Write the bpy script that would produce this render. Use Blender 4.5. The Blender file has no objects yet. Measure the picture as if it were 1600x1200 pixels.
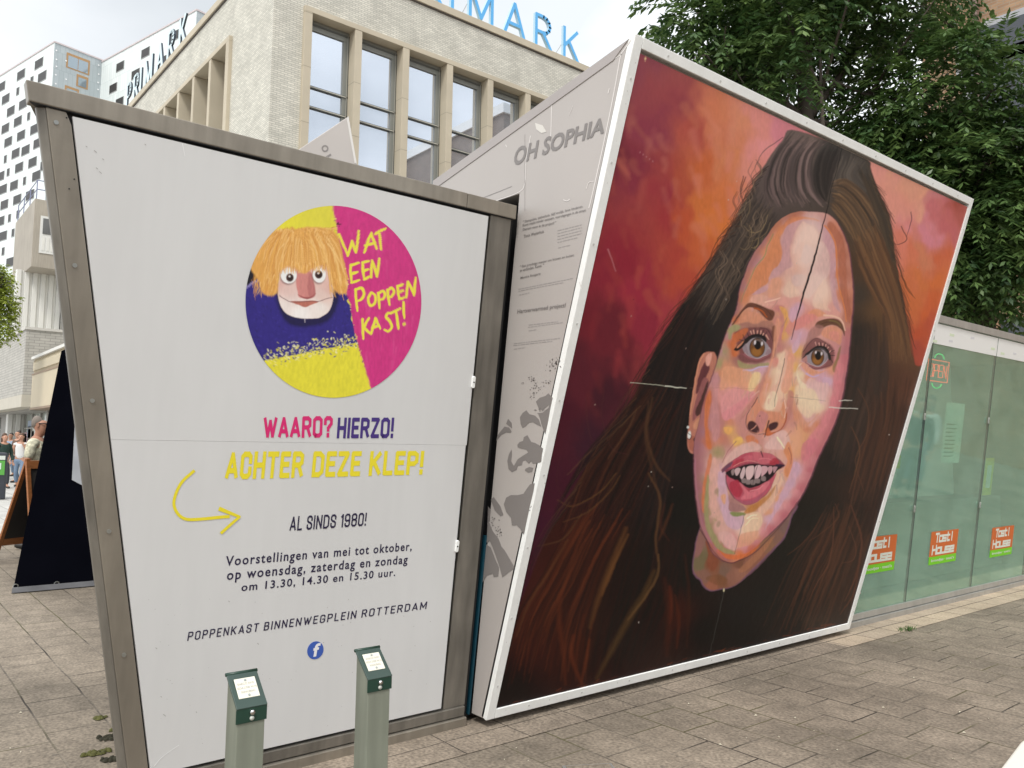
import bpy, bmesh, math, random
import numpy as np
from mathutils import Vector, Matrix
R_ = math.radians
# ---------------------------------------------------------------- camera, light, exposure
sc = bpy.context.scene; COL = sc.collection
CAM_H = 1.55; FPX = 1269.2555
_y, _p, _r = R_(50.82829), R_(4.36264), R_(0.92001)
FW = np.array([math.cos(_y) * math.cos(_p), math.sin(_y) * math.cos(_p), math.sin(_p)])
_R0 = np.array([math.sin(_y), -math.cos(_y), 0.0]); _U0 = np.cross(_R0, FW)
RT = math.cos(_r) * _R0 + math.sin(_r) * _U0; UP = -math.sin(_r) * _R0 + math.cos(_r) * _U0
CP = np.array([0, 0, CAM_H])
cd = bpy.data.cameras.new('camera'); cam = bpy.data.objects.new('camera', cd); COL.objects.link(cam)
M4 = Matrix.Identity(4)
for i in range(3): M4[i][0], M4[i][1], M4[i][2], M4[i][3] = RT[i], UP[i], -FW[i], CP[i]
cam.matrix_world = M4
cd.sensor_width = 36; cd.lens = 36 * FPX / 1600; cd.clip_end = 2000; cd.clip_start = 0.05
sc.camera = cam

SUN_AZ, SUN_EL = R_(220), R_(54)          # direction towards the sun, measured from +X
wd = bpy.data.worlds.new('World'); sc.world = wd; wd.use_nodes = True
nt = wd.node_tree; nt.nodes.clear(); L = nt.links.new
out = nt.nodes.new('ShaderNodeOutputWorld')
sky = nt.nodes.new('ShaderNodeTexSky'); sky.sky_type = 'NISHITA'; sky.sun_disc = False
sky.sun_elevation = SUN_EL; sky.sun_rotation = R_(90) - SUN_AZ; sky.air_density = 1.2; sky.dust_density = 2.0
b1 = nt.nodes.new('ShaderNodeBackground'); b1.inputs[1].default_value = 0.12; L(sky.outputs[0], b1.inputs[0])
tc = nt.nodes.new('ShaderNodeTexCoord')
mp = nt.nodes.new('ShaderNodeMapping'); mp.inputs['Scale'].default_value = (1, 1, 2.4); mp.inputs['Location'].default_value = (0.35, 0.1, 0.2); L(tc.outputs['Generated'], mp.inputs[0])
ns = nt.nodes.new('ShaderNodeTexNoise'); ns.inputs['Scale'].default_value = 1.7; ns.inputs['Detail'].default_value = 6; ns.inputs['Roughness'].default_value = 0.5; L(mp.outputs[0], ns.inputs['Vector'])
rp = nt.nodes.new('ShaderNodeValToRGB'); L(ns.outputs[0], rp.inputs[0])
rp.color_ramp.elements[0].position = 0.36; rp.color_ramp.elements[0].color = (0.64, 0.67, 0.69, 1)
rp.color_ramp.elements[1].position = 0.62; rp.color_ramp.elements[1].color = (1.12, 1.14, 1.16, 1)
b2 = nt.nodes.new('ShaderNodeBackground'); b2.inputs[1].default_value = 1.0; L(rp.outputs[0], b2.inputs[0])
dk = nt.nodes.new('ShaderNodeVectorMath'); dk.operation = 'DOT_PRODUCT'; dk.inputs[1].default_value = (0.29, 0.82, 0.49); L(tc.outputs['Generated'], dk.inputs[0])   # a darker bank of cloud in the north
dn = nt.nodes.new('ShaderNodeMath'); dn.operation = 'MULTIPLY_ADD'; dn.inputs[1].default_value = 0.30; L(ns.outputs[0], dn.inputs[0]); L(dk.outputs['Value'], dn.inputs[2])
dr = nt.nodes.new('ShaderNodeMapRange'); dr.interpolation_type = 'SMOOTHSTEP'; dr.inputs[1].default_value = 1.02; dr.inputs[2].default_value = 1.17; dr.inputs[3].default_value = 1.0; dr.inputs[4].default_value = 0.66; L(dn.outputs[0], dr.inputs[0]); L(dr.outputs[0], b2.inputs[1])
mx = nt.nodes.new('ShaderNodeMixShader'); mx.inputs[0].default_value = 0.9
L(b1.outputs[0], mx.inputs[1]); L(b2.outputs[0], mx.inputs[2]); L(mx.outputs[0], out.inputs[0])

sd = bpy.data.lights.new('sun', 'SUN'); sd.energy = 1.5; sd.angle = R_(14); sd.color = (1.0, 0.965, 0.91)
sun = bpy.data.objects.new('sun', sd); COL.objects.link(sun)
sun.rotation_euler = Vector((math.cos(SUN_AZ) * math.cos(SUN_EL), math.sin(SUN_AZ) * math.cos(SUN_EL), math.sin(SUN_EL))).to_track_quat('Z', 'Y').to_euler()
sc.view_settings.view_transform = 'Standard'; sc.view_settings.look = 'None'; sc.view_settings.gamma = 1; sc.view_settings.exposure = 0.66
sc.view_settings.use_curve_mapping = False

# ---------------------------------------------------------------- geometry helpers
def ray(x, y): return FW + RT * ((x - 800) / FPX) - UP * ((y - 600) / FPX)
def onz(x, y, z=0.0): d = ray(x, y); return CP + d * ((z - CAM_H) / d[2])
def ony(x, y, Y): d = ray(x, y); return CP + d * (Y / d[1])
def onx(x, y, X): d = ray(x, y); return CP + d * (X / d[0])
def onpl(x, y, p, n): d = ray(x, y); return CP + d * (np.dot(np.asarray(p) - CP, n) / np.dot(d, n))
def at(x, y, depth): return CP + ray(x, y) * depth

def nrm(v): v = np.asarray(v, float); return v / np.linalg.norm(v)

class MB:
    """collects boxes, bars and tubes for ONE mesh"""
    def __init__(s): s.v = []; s.f = []; s.m = []; s.cur = 0
    def add(s, vs, fs):
        o = len(s.v); s.v += [tuple(map(float, p)) for p in vs]
        for f in fs: s.f.append([i + o for i in f]); s.m.append(s.cur)
        return s
    def hexa(s, p):               # p: 4 bottom (ccw) + 4 top
        return s.add(p, [(3, 2, 1, 0), (4, 5, 6, 7), (0, 1, 5, 4), (1, 2, 6, 5), (2, 3, 7, 6), (3, 0, 4, 7)])
    def box(s, x0, x1, y0, y1, z0, z1):
        return s.hexa([(x0, y0, z0), (x1, y0, z0), (x1, y1, z0), (x0, y1, z0), (x0, y0, z1), (x1, y0, z1), (x1, y1, z1), (x0, y1, z1)])
    def slab(s, quad, n, t):      # quad ccw seen from the +n side; thickness t behind it
        q = [np.asarray(p, float) for p in quad]; n = nrm(n)
        b = [p - n * t for p in q]
        return s.add(b + q, [(3, 2, 1, 0), (4, 5, 6, 7), (0, 1, 5, 4), (1, 2, 6, 5), (2, 3, 7, 6), (3, 0, 4, 7)])
    def prism(s, prof, d):        # polygon of 3-D points pushed along d
        k = len(prof); a = [np.asarray(p, float) for p in prof]; b = [p + np.asarray(d, float) for p in a]
        return s.add(a + b, [tuple(range(k))[::-1], tuple(range(k, 2 * k))] + [(i, (i + 1) % k, k + (i + 1) % k, k + i) for i in range(k)])
    def tube(s, pts, rad, n=8, cap=True):
        pts = [np.asarray(p, float) for p in pts]; k = len(pts)
        if not hasattr(rad, '__len__'): rad = [rad] * k
        vs = []
        up = np.array([0, 0, 1.0])
        for i, p in enumerate(pts):
            t = nrm(pts[min(i + 1, k - 1)] - pts[max(i - 1, 0)])
            a = np.cross(t, up if abs(t[2]) < 0.9 else np.array([1.0, 0, 0])); a = nrm(a); b = np.cross(t, a)
            for j in range(n):
                th = 2 * math.pi * j / n; vs.append(p + rad[i] * (math.cos(th) * a + math.sin(th) * b))
        fs = [(i * n + j, i * n + (j + 1) % n, (i + 1) * n + (j + 1) % n, (i + 1) * n + j) for i in range(k - 1) for j in range(n)]
        if cap: fs += [tuple(range(n))[::-1], tuple(range((k - 1) * n, k * n))]
        return s.add(vs, fs)
    def disc(s, c, n, r, t, k=20, ry=None):  # a short cylinder whose face looks along n
        n = nrm(n); a = nrm(np.cross(n, (0, 0, 1) if abs(n[2]) < 0.9 else (1, 0, 0))); b = np.cross(n, a); c = np.asarray(c, float); ry = ry or r
        p = [c + a * (r * math.cos(2 * math.pi * i / k)) + b * (ry * math.sin(2 * math.pi * i / k)) for i in range(k)]
        return s.prism([q for q in p], n * t)
    def build(s, name, mat, parent=None, smooth=False, bevel=0.0, seg=2):
        me = bpy.data.meshes.new(name); org = np.array(ORG.get(parent.name, (0, 0, 0))) if parent else np.zeros(3)
        me.from_pydata([tuple(np.array(p) - org) for p in s.v], [], s.f)
        for m in (mat if isinstance(mat, (list, tuple)) else [mat]): me.materials.append(m)
        if isinstance(mat, (list, tuple)): me.polygons.foreach_set('material_index', s.m)
        bm = bmesh.new(); bm.from_mesh(me); bmesh.ops.recalc_face_normals(bm, faces=bm.faces); bm.to_mesh(me); bm.free()
        if smooth: me.polygons.foreach_set('use_smooth', [True] * len(me.polygons))
        return link(name, me, parent, bevel, seg)
ORG = {}
def link(name, me, parent=None, bevel=0.0, seg=2):
    o = bpy.data.objects.new(name, me); COL.objects.link(o)
    if parent: o.parent = parent; ORG[o.name] = ORG.get(parent.name, (0, 0, 0))
    if bevel:
        b = o.modifiers.new('bevel', 'BEVEL'); b.width = bevel; b.segments = seg; b.limit_method = 'ANGLE'; b.angle_limit = R_(40)
    return o
def tag(o, label, cat, group=None, kind=None):
    if label: o['label'] = label
    if cat: o['category'] = cat
    if group: o['group'] = group
    if kind: o['kind'] = kind
    return o
def thing(name, label, cat, loc, group=None):
    o = bpy.data.objects.new(name, None); COL.objects.link(o); o.location = tuple(map(float, loc)); o.empty_display_size = 0.2
    ORG[o.name] = tuple(map(float, loc)); return tag(o, label, cat, group)
def copy_tree(o, parent=None):
    c = o.copy(); COL.objects.link(c)
    if parent: c.parent = parent
    for ch in [x for x in bpy.data.objects if x.parent == o]: copy_tree(ch, c)
    return c
def grid_mesh(name, P, colors, mat, parent):
    """a dense sheet with painted point colours; P is (rows, cols, 3)"""
    nv, nu = P.shape[:2]; org = np.array(ORG.get(parent.name, (0, 0, 0)))
    me = bpy.data.meshes.new(name); idx = np.arange(nv * nu).reshape(nv, nu)
    q = np.stack([idx[:-1, :-1], idx[:-1, 1:], idx[1:, 1:], idx[1:, :-1]], -1).reshape(-1, 4)
    me.vertices.add(nv * nu); me.vertices.foreach_set('co', (P - org).astype(np.float32).ravel())
    me.loops.add(q.size); me.loops.foreach_set('vertex_index', q.astype(np.int32).ravel())
    me.polygons.add(len(q)); me.polygons.foreach_set('loop_start', np.arange(0, q.size, 4, dtype=np.int32))
    me.update(calc_edges=True); me.validate()
    a = me.color_attributes.new('paint', 'FLOAT_COLOR', 'POINT')
    a.data.foreach_set('color', np.concatenate([np.clip(colors, 0, 1).reshape(-1, 3), np.ones((nv * nu, 1))], 1).astype(np.float32).ravel())
    me.materials.append(mat); return link(name, me, parent)
def glyphs(text, bold=0.0, spacing=1.0):
    """vertices (scaled to the unit box) and faces of a line of lettering"""
    cu = bpy.data.curves.new('lettering', 'FONT'); cu.body = text; cu.offset = bold; cu.space_character = spacing; cu.resolution_u = 3; cu.fill_mode = 'FRONT'
    o = bpy.data.objects.new('lettering', cu); COL.objects.link(o)
    me = bpy.data.meshes.new_from_object(o.evaluated_get(bpy.context.evaluated_depsgraph_get()))
    v = np.array([tuple(x.co) for x in me.vertices]); f = [tuple(p.vertices) for p in me.polygons]
    bpy.data.objects.remove(o); bpy.data.curves.remove(cu); bpy.data.meshes.remove(me)
    lo, hi = v[:, :2].min(0), v[:, :2].max(0)
    return (v[:, :2] - lo) / np.maximum(hi - lo, 1e-6), f
def write(name, text, quad, n, mat, parent, bold=0.0, lift=0.002, spacing=1.0, depth=0.0):
    """lettering laid on a board: quad = 3-D corners of its box (bottom left, bottom right, top right, top left)"""
    uv, f = glyphs(text, bold, spacing); q = [np.asarray(p, float) for p in quad]; n = nrm(n)
    u = uv[:, :1]; w = uv[:, 1:2]
    P = (q[0] * (1 - u) + q[1] * u) * (1 - w) + (q[3] * (1 - u) + q[2] * u) * w + n * lift
    mb = MB(); mb.add(P, f)
    o = mb.build(name, mat, parent)
    if depth:
        s = o.modifiers.new('solid', 'SOLIDIFY'); s.thickness = depth; s.offset = 0
    return o

# ---------------------------------------------------------------- materials
def mat(name, col, rough=0.6, metal=0.0, var=0.0, vscale=6.0, bump=0.0, bscale=60.0, spec=0.5, var2=0.0, v2scale=0.8, stretch=(1, 1, 1), alpha=1.0, streak=0.0):
    m = bpy.data.materials.new(name); m.use_nodes = True; t = m.node_tree; N = t.nodes; K = t.links.new
    p = N['Principled BSDF']; p.inputs['Roughness'].default_value = rough; p.inputs['Metallic'].default_value = metal
    p.inputs['Specular IOR Level'].default_value = spec; p.inputs['Base Color'].default_value = (*col, 1); p.inputs['Alpha'].default_value = alpha
    if var or bump or var2 or streak:
        tc = N.new('ShaderNodeTexCoord'); mp = N.new('ShaderNodeMapping'); mp.inputs['Scale'].default_value = stretch; K(tc.outputs['Object'], mp.inputs[0])
        cur = None
        def layer(sc_, amt, det, vec):
            nonlocal cur
            n = N.new('ShaderNodeTexNoise'); n.inputs['Scale'].default_value = sc_; n.inputs['Detail'].default_value = det; K(vec, n.inputs['Vector'])
            r = N.new('ShaderNodeMapRange'); r.inputs[1].default_value = 0.25; r.inputs[2].default_value = 0.75; r.inputs[3].default_value = 1 - amt; r.inputs[4].default_value = 1 + amt; K(n.outputs[0], r.inputs[0])
            x = N.new('ShaderNodeMix'); x.data_type = 'RGBA'; x.blend_type = 'MULTIPLY'; x.inputs[0].default_value = 1
            if cur is None: x.inputs[6].default_value = (*col, 1)
            else: K(cur, x.inputs[6])
            K(r.outputs[0], x.inputs[7]); cur = x.outputs[2]; return n
        if var: layer(vscale, var, 5, mp.outputs[0])
        if var2: layer(v2scale, var2, 3, mp.outputs[0])
        if streak:
            ms = N.new('ShaderNodeMapping'); ms.inputs['Scale'].default_value = (9, 9, 0.7); K(tc.outputs['Object'], ms.inputs[0]); layer(2.0, streak, 4, ms.outputs[0])
        if cur is not None: K(cur, p.inputs['Base Color'])
        if bump:
            nb = N.new('ShaderNodeTexNoise'); nb.inputs['Scale'].default_value = bscale; nb.inputs['Detail'].default_value = 4; K(mp.outputs[0], nb.inputs['Vector'])
            bp = N.new('ShaderNodeBump'); bp.inputs['Strength'].default_value = bump; bp.inputs['Distance'].default_value = 0.01; K(nb.outputs[0], bp.inputs['Height']); K(bp.outputs[0], p.inputs['Normal'])
    return m
def srgb(r, g, b): return tuple(float(x) for x in lin((r, g, b)))
# ---------------------------------------------------------------- brush painter (numpy)
def lin(c):
    c = np.asarray(c, float) / 255.0
    return np.where(c <= 0.04045, c / 12.92, ((c + 0.055) / 1.055) ** 2.4)

def vnoise(x, y, seed=0):
    xi = np.floor(x).astype(np.int64); yi = np.floor(y).astype(np.int64)
    fx = x - xi; fy = y - yi
    fx = fx * fx * (3 - 2 * fx); fy = fy * fy * (3 - 2 * fy)
    def hsh(a, b):
        h = (a * 374761393 + b * 668265263 + seed * 974711) & 0xffffffff
        h = ((h ^ (h >> 13)) * 1274126177) & 0xffffffff
        return ((h ^ (h >> 16)) & 0xffff) / 65535.0
    a = hsh(xi, yi); b = hsh(xi + 1, yi); c = hsh(xi, yi + 1); d = hsh(xi + 1, yi + 1)
    return (a + (b - a) * fx) * (1 - fy) + (c + (d - c) * fx) * fy

def fbm(x, y, seed=0, oct=3):
    s = 0; a = 0.5; t = 0
    for o in range(oct):
        s = s + a * vnoise(x * 2 ** o, y * 2 ** o, seed + o * 17); t += a; a *= 0.5
    return s / t

def spline(pts, closed=False, n=6):
    p = np.array(pts, float)
    if len(p) < 3: return p
    if closed: q = np.vstack([p[-1:], p, p[:2]]); m = len(p)
    else: q = np.vstack([2 * p[0] - p[1], p, 2 * p[-1] - p[-2]]); m = len(p) - 1
    out = []
    for i in range(m):
        a, b, c, d = q[i], q[i + 1], q[i + 2], q[i + 3]
        for k in range(n):
            t = k / n
            out.append(0.5 * ((2 * b) + (c - a) * t + (2 * a - 5 * b + 4 * c - d) * t * t + (3 * b - a - 3 * c + d) * t ** 3))
    if not closed: out.append(p[-1])
    return np.array(out)

class Canvas:
    """A grid of paint samples on a flat board; X, Y are the drawing coordinates of every sample."""
    def __init__(s, X, Y, warp=0.0, wscale=9.0):
        s.X, s.Y = X, Y
        s.WX = X + warp * (fbm(X / wscale, Y / wscale, 3, 2) - 0.5) * 2
        s.WY = Y + warp * (fbm(X / wscale, Y / wscale, 91, 2) - 0.5) * 2
        s.c = np.zeros(X.shape + (3,), np.float32)
        s.rx0, s.rx1 = X.min(1), X.max(1); s.ry0, s.ry1 = Y.min(1), Y.max(1)
        s.cx0, s.cx1 = X.min(0), X.max(0); s.cy0, s.cy1 = Y.min(0), Y.max(0)
        s.grain = fbm(X / 2.2, Y / 7.0, 7, 2) - 0.5
    def win(s, x0, y0, x1, y1):
        r = np.nonzero((s.rx1 >= x0) & (s.rx0 <= x1) & (s.ry1 >= y0) & (s.ry0 <= y1))[0]
        c = np.nonzero((s.cx1 >= x0) & (s.cx0 <= x1) & (s.cy1 >= y0) & (s.cy0 <= y1))[0]
        if len(r) == 0 or len(c) == 0: return None
        return slice(r[0], r[-1] + 1), slice(c[0], c[-1] + 1)
    def put(s, w, a, col):
        a = a[..., None]
        s.c[w] = s.c[w] * (1 - a) + np.asarray(col, np.float32) * a
    def sdist(s, pts, w, closed):
        x = s.WX[w].astype(np.float32); y = s.WY[w].astype(np.float32)
        best = np.full(x.shape, 1e9, np.float32); ins = np.zeros(x.shape, bool)
        m = len(pts) if closed else len(pts) - 1
        for i in range(m):
            ax, ay = pts[i]; bx, by = pts[(i + 1) % len(pts)]
            dx, dy = bx - ax, by - ay; L = dx * dx + dy * dy + 1e-9
            t = np.clip(((x - ax) * dx + (y - ay) * dy) / L, 0, 1)
            d = (x - ax - t * dx) ** 2 + (y - ay - t * dy) ** 2
            best = np.minimum(best, d)
            if closed and ay != by:
                cr = ((ay > y) != (by > y)) & (x < (bx - ax) * (y - ay) / (by - ay) + ax)
                ins ^= cr
        d = np.sqrt(best)
        return np.where(ins, -d, d)
    def poly(s, pts, col, soft=0.8, alpha=1.0, smooth=True, mott=0.06):
        p = spline(pts, True, 4) if smooth else np.array(pts, float)
        m = soft + 4
        w = s.win(p[:, 0].min() - m, p[:, 1].min() - m, p[:, 0].max() + m, p[:, 1].max() + m)
        if w is None: return
        a = np.clip(0.5 - s.sdist(p, w, True) / (2 * soft), 0, 1) * alpha
        c = lin(col) * (1 + mott * 4 * s.grain[w][..., None])
        s.put(w, a, np.clip(c, 0, 1))
    def stroke(s, pts, w0, w1, col, alpha=1.0, soft=0.6, n=5, mid=None):
        p = spline(pts, False, n)
        mw = max(w0, w1, mid or 0) + soft + 2
        w = s.win(p[:, 0].min() - mw, p[:, 1].min() - mw, p[:, 0].max() + mw, p[:, 1].max() + mw)
        if w is None: return
        x = s.WX[w].astype(np.float32); y = s.WY[w].astype(np.float32)
        best = np.full(x.shape, 1e9, np.float32)
        k = len(p) - 1
        for i in range(k):
            ax, ay = p[i]; dx, dy = p[i + 1] - p[i]; L = dx * dx + dy * dy + 1e-9
            t = np.clip(((x - ax) * dx + (y - ay) * dy) / L, 0, 1)
            u = (i + t) / k
            r = w0 + (w1 - w0) * u
            if mid is not None: r = r + (mid - (w0 + w1) / 2) * 4 * u * (1 - u)
            d = np.sqrt((x - ax - t * dx) ** 2 + (y - ay - t * dy) ** 2) - r / 2
            best = np.minimum(best, d)
        a = np.clip(0.5 - best / (2 * soft), 0, 1) * alpha
        s.put(w, a, lin(col))
    def ell(s, cx, cy, rx, ry, col, rot=0, soft=0.7, alpha=1.0):
        m = max(rx, ry) + 3
        w = s.win(cx - m, cy - m, cx + m, cy + m)
        if w is None: return
        x = s.X[w] - cx; y = s.Y[w] - cy; cr, sr = math.cos(rot), math.sin(rot)
        u = (x * cr + y * sr) / rx; v = (-x * sr + y * cr) / ry
        d = (np.sqrt(u * u + v * v) - 1) * min(rx, ry)
        s.put(w, np.clip(0.5 - d / (2 * soft), 0, 1) * alpha, lin(col))
    def field(s, samples, sharp, mask=None, warp=0, wscale=20, region=None, seed=5, stretch=(1, 1)):
        """blend of colour samples by inverse distance: sharp > 6 gives palette-knife facets"""
        w = (slice(None), slice(None)) if region is None else s.win(*region)
        x = s.X[w] + warp * (fbm(s.X[w] / wscale, s.Y[w] / (wscale * 1.6), seed, 3) - 0.5) * 2
        y = s.Y[w] + warp * (fbm(s.X[w] / wscale, s.Y[w] / (wscale * 1.6), seed + 40, 3) - 0.5) * 2
        acc = np.zeros(x.shape + (3,), np.float32); tot = np.zeros(x.shape, np.float32)
        for (px, py, col) in samples:
            d = np.sqrt(((x - px) / stretch[0]) ** 2 + ((y - py) / stretch[1]) ** 2) + 2
            k = ((40.0 / d) ** sharp).astype(np.float32)
            acc += k[..., None] * lin(col).astype(np.float32); tot += k
        c = acc / tot[..., None]
        c = c * (1 + 0.12 * s.grain[w][..., None])
        s.put(w, np.ones(x.shape, np.float32) if mask is None else mask[w], c)
    def mask(s, pts, soft=0.8, smooth=True):
        p = spline(pts, True, 4) if smooth else np.array(pts, float)
        a = np.zeros(s.X.shape, np.float32)
        w = s.win(p[:, 0].min() - 5, p[:, 1].min() - 5, p[:, 0].max() + 5, p[:, 1].max() + 5)
        a[w] = np.clip(0.5 - s.sdist(p, w, True) / (2 * soft), 0, 1)
        return a

def portrait(cv):
    """the painted head of a long-haired woman, drawn in the coordinates of a 1600 px wide picture"""
    rg = random.Random(11)
    A = lambda L: [(1130 + x / 5.714, 320 + y / 5.714) for x, y in L]
    B = lambda L: [(1040 + x / 4, 450 + y / 4) for x, y in L]
    Cc = lambda L: [(1040 + x / 4, 680 + y / 4) for x, y in L]
    D = lambda L: [(1080 + x / 3, 200 + y / 3) for x, y in L]
    E = lambda L: [(1140 + x / 8, 480 + y / 8) for x, y in L]
    M = lambda L: [(1060 + x / 8, 680 + y / 8) for x, y in L]
    G = lambda L: [(760 + x / 3.159, 400 + y / 3.159) for x, y in L]
    Hh = lambda L: [(760 + x / 3.159, 740 + y / 3.159) for x, y in L]
    I = lambda L: [(1080 + x / 4, 780 + y / 4) for x, y in L]
    J = lambda L: [(1220 + x / 3, 400 + y / 3) for x, y in L]
    # ---- background
    bg = [(1000, 90, (142, 66, 78)), (1015, 200, (140, 56, 72)), (990, 260, (134, 48, 64)), (960, 230, (118, 42, 56)), (1040, 300, (152, 52, 62)), (1060, 160, (148, 62, 70)),
          (940, 420, (134, 38, 54)), (975, 400, (140, 38, 54)), (1000, 450, (152, 44, 62)), (920, 500, (112, 34, 46)), (960, 520, (104, 34, 46)), (1010, 500, (140, 42, 60)), (1040, 490, (160, 58, 66)),
          (900, 580, (88, 32, 44)), (950, 610, (68, 28, 40)), (880, 660, (74, 26, 40)), (930, 700, (60, 28, 42)), (860, 760, (66, 24, 40)), (840, 830, (64, 24, 42)), (820, 920, (62, 24, 38)), (800, 1000, (52, 20, 32)),
          (1080, 200, (176, 80, 68)), (1100, 260, (196, 100, 58)), (1060, 290, (172, 78, 58)), (1120, 180, (206, 120, 86)), (1150, 190, (214, 136, 104)), (1110, 320, (204, 112, 60)), (1080, 350, (188, 84, 54)),
          (1060, 400, (170, 66, 56)), (1100, 390, (196, 96, 58)), (1070, 440, (178, 74, 56)), (1140, 250, (208, 128, 88)), (1130, 300, (210, 118, 70)), (1180, 190, (220, 140, 130)), (1215, 200, (214, 132, 142)), (1190, 225, (226, 146, 144)),
          (1175, 260, (218, 140, 124)), (1160, 300, (212, 130, 104)), (1230, 205, (212, 130, 140)), (1120, 350, (212, 118, 60)), (1050, 340, (158, 54, 58)),
          (1380, 265, (226, 152, 140)), (1410, 280, (222, 156, 132)), (1440, 290, (226, 158, 132)), (1465, 300, (208, 130, 132)), (1500, 322, (170, 82, 72)), (1490, 330, (184, 94, 88)), (1470, 330, (202, 114, 118)),
          (1400, 320, (224, 150, 134)), (1420, 350, (224, 142, 146)), (1440, 330, (226, 158, 136)), (1455, 360, (216, 134, 146)), (1480, 360, (196, 104, 108)), (1410, 390, (220, 130, 110)), (1430, 400, (214, 120, 92)),
          (1450, 400, (208, 128, 96)), (1475, 400, (206, 104, 70)), (1440, 440, (210, 118, 70)), (1420, 460, (204, 110, 66)), (1470, 440, (212, 112, 62)), (1455, 480, (206, 100, 56)), (1440, 520, (190, 84, 54)), (1460, 500, (188, 84, 60)), (1450, 550, (172, 76, 60)), (1436, 570, (166, 72, 58))]
    cv.field(bg, 3.4, warp=26, wscale=26, stretch=(1, 1.35))
    pal = [(214, 120, 70), (220, 140, 100), (190, 84, 60), (222, 150, 140), (160, 60, 62), (206, 104, 60)]
    for k in range(300):                                            # loose brush marks over the ground
        x = rg.uniform(900, 1500); y = rg.uniform(90, 620); w = cv.win(x - 1, y - 1, x + 1, y + 1)
        if w is None: continue
        q = cv.c[w].reshape(-1, 3).mean(0)
        q = np.clip(q, 0, 1); q = np.where(q <= 0.0031308, q * 12.92, 1.055 * q ** (1 / 2.4) - 0.055) * 255
        j = rg.uniform(-14, 16); c = np.clip(q + np.array([j, j * 0.7 + rg.uniform(-6, 6), j * 0.6 + rg.uniform(-6, 6)]), 0, 255)
        a = rg.uniform(-0.5, 0.5) + 1.4; L = rg.uniform(14, 46)
        cv.stroke([(x, y), (x + math.cos(a) * L * 0.5 + rg.uniform(-3, 3), y + math.sin(a) * L * 0.5), (x + math.cos(a) * L, y + math.sin(a) * L)], rg.uniform(5, 16), rg.uniform(3, 10), c, rg.uniform(0.12, 0.34), 3.5, 4)
    # ---- hair mass
    hair = D([(470, 8), (430, 55), (385, 110), (345, 170), (310, 230), (275, 300), (245, 350), (215, 420), (190, 480), (160, 540), (110, 610), (60, 690), (0, 770)]) + \
        [(1056, 490), (1032, 530), (1010, 575), (996, 610), (975, 645), (945, 690), (915, 730), (895, 770), (868, 815), (845, 860), (826, 910), (805, 965), (785, 1030), (772, 1110), (1000, 1060), (1330, 978), (1372, 840), (1440, 600)] + \
        D([(1052, 1110), (1030, 1040), (1020, 980), (1010, 900), (995, 800), (968, 660), (948, 560), (935, 460), (915, 380), (890, 320), (862, 250), (840, 190), (825, 145), (640, 60)])
    mh = cv.mask(hair, 1.2)
    hs = [(1260, 225, (112, 96, 90)), (1230, 240, (106, 90, 86)), (1280, 280, (76, 67, 64)), (1200, 290, (92, 79, 76)), (1300, 240, (60, 58, 56)), (1340, 270, (68, 64, 60)), (1330, 300, (70, 62, 54)), (1365, 330, (70, 62, 56)),  # the greys at the crown carry the varnish glare as colour
          (1160, 350, (48, 46, 46)), (1130, 420, (46, 42, 42)), (1100, 460, (40, 38, 38)), (1080, 520, (30, 29, 31)), (1040, 560, (32, 27, 29)), (1020, 620, (40, 28, 30)), (980, 680, (38, 24, 28)), (1050, 680, (22, 21, 24)), (1060, 600, (24, 23, 26)),
          (930, 780, (56, 26, 26)), (900, 860, (58, 26, 23)), (850, 920, (62, 27, 25)), (830, 1000, (58, 26, 23)), (800, 1070, (26, 18, 20)), (960, 880, (26, 16, 18)), (1000, 800, (24, 18, 20)), (920, 980, (62, 28, 20)), (960, 1000, (28, 18, 20)), (1010, 940, (26, 17, 17)), (1050, 960, (56, 24, 18)),
          (1070, 800, (18, 17, 20)), (1080, 900, (20, 17, 18)), (1100, 980, (22, 18, 18)), (1150, 960, (24, 22, 23)), (1200, 940, (24, 23, 23)), (1160, 1000, (22, 20, 20)), (1240, 900, (24, 22, 22)), (1230, 860, (24, 23, 22)), (1260, 800, (24, 22, 21)),
          (1350, 420, (74, 56, 44)), (1340, 460, (62, 54, 48)), (1370, 400, (84, 64, 48)), (1380, 480, (96, 70, 48)), (1400, 520, (102, 72, 48)), (1350, 520, (44, 40, 38)), (1340, 580, (38, 34, 33)), (1370, 600, (46, 38, 36)), (1400, 600, (82, 52, 40)), (1420, 560, (96, 66, 48)), (1410, 660, (58, 36, 30)), (1390, 720, (44, 29, 26)),
          (1330, 640, (36, 32, 32)), (1310, 720, (30, 26, 26)), (1340, 760, (48, 32, 28)), (1370, 800, (46, 28, 25)), (1320, 820, (40, 28, 25)), (1350, 860, (48, 30, 25)), (1300, 880, (36, 26, 23)), (1330, 920, (46, 29, 25)), (1290, 960, (40, 28, 25)), (1240, 980, (28, 23, 22)), (1290, 800, (28, 24, 23)), (1340, 700, (50, 36, 34)), (1425, 610, (96, 60, 46))]
    cv.field(hs, 3.0, mask=mh, warp=10, wscale=30)
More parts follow.
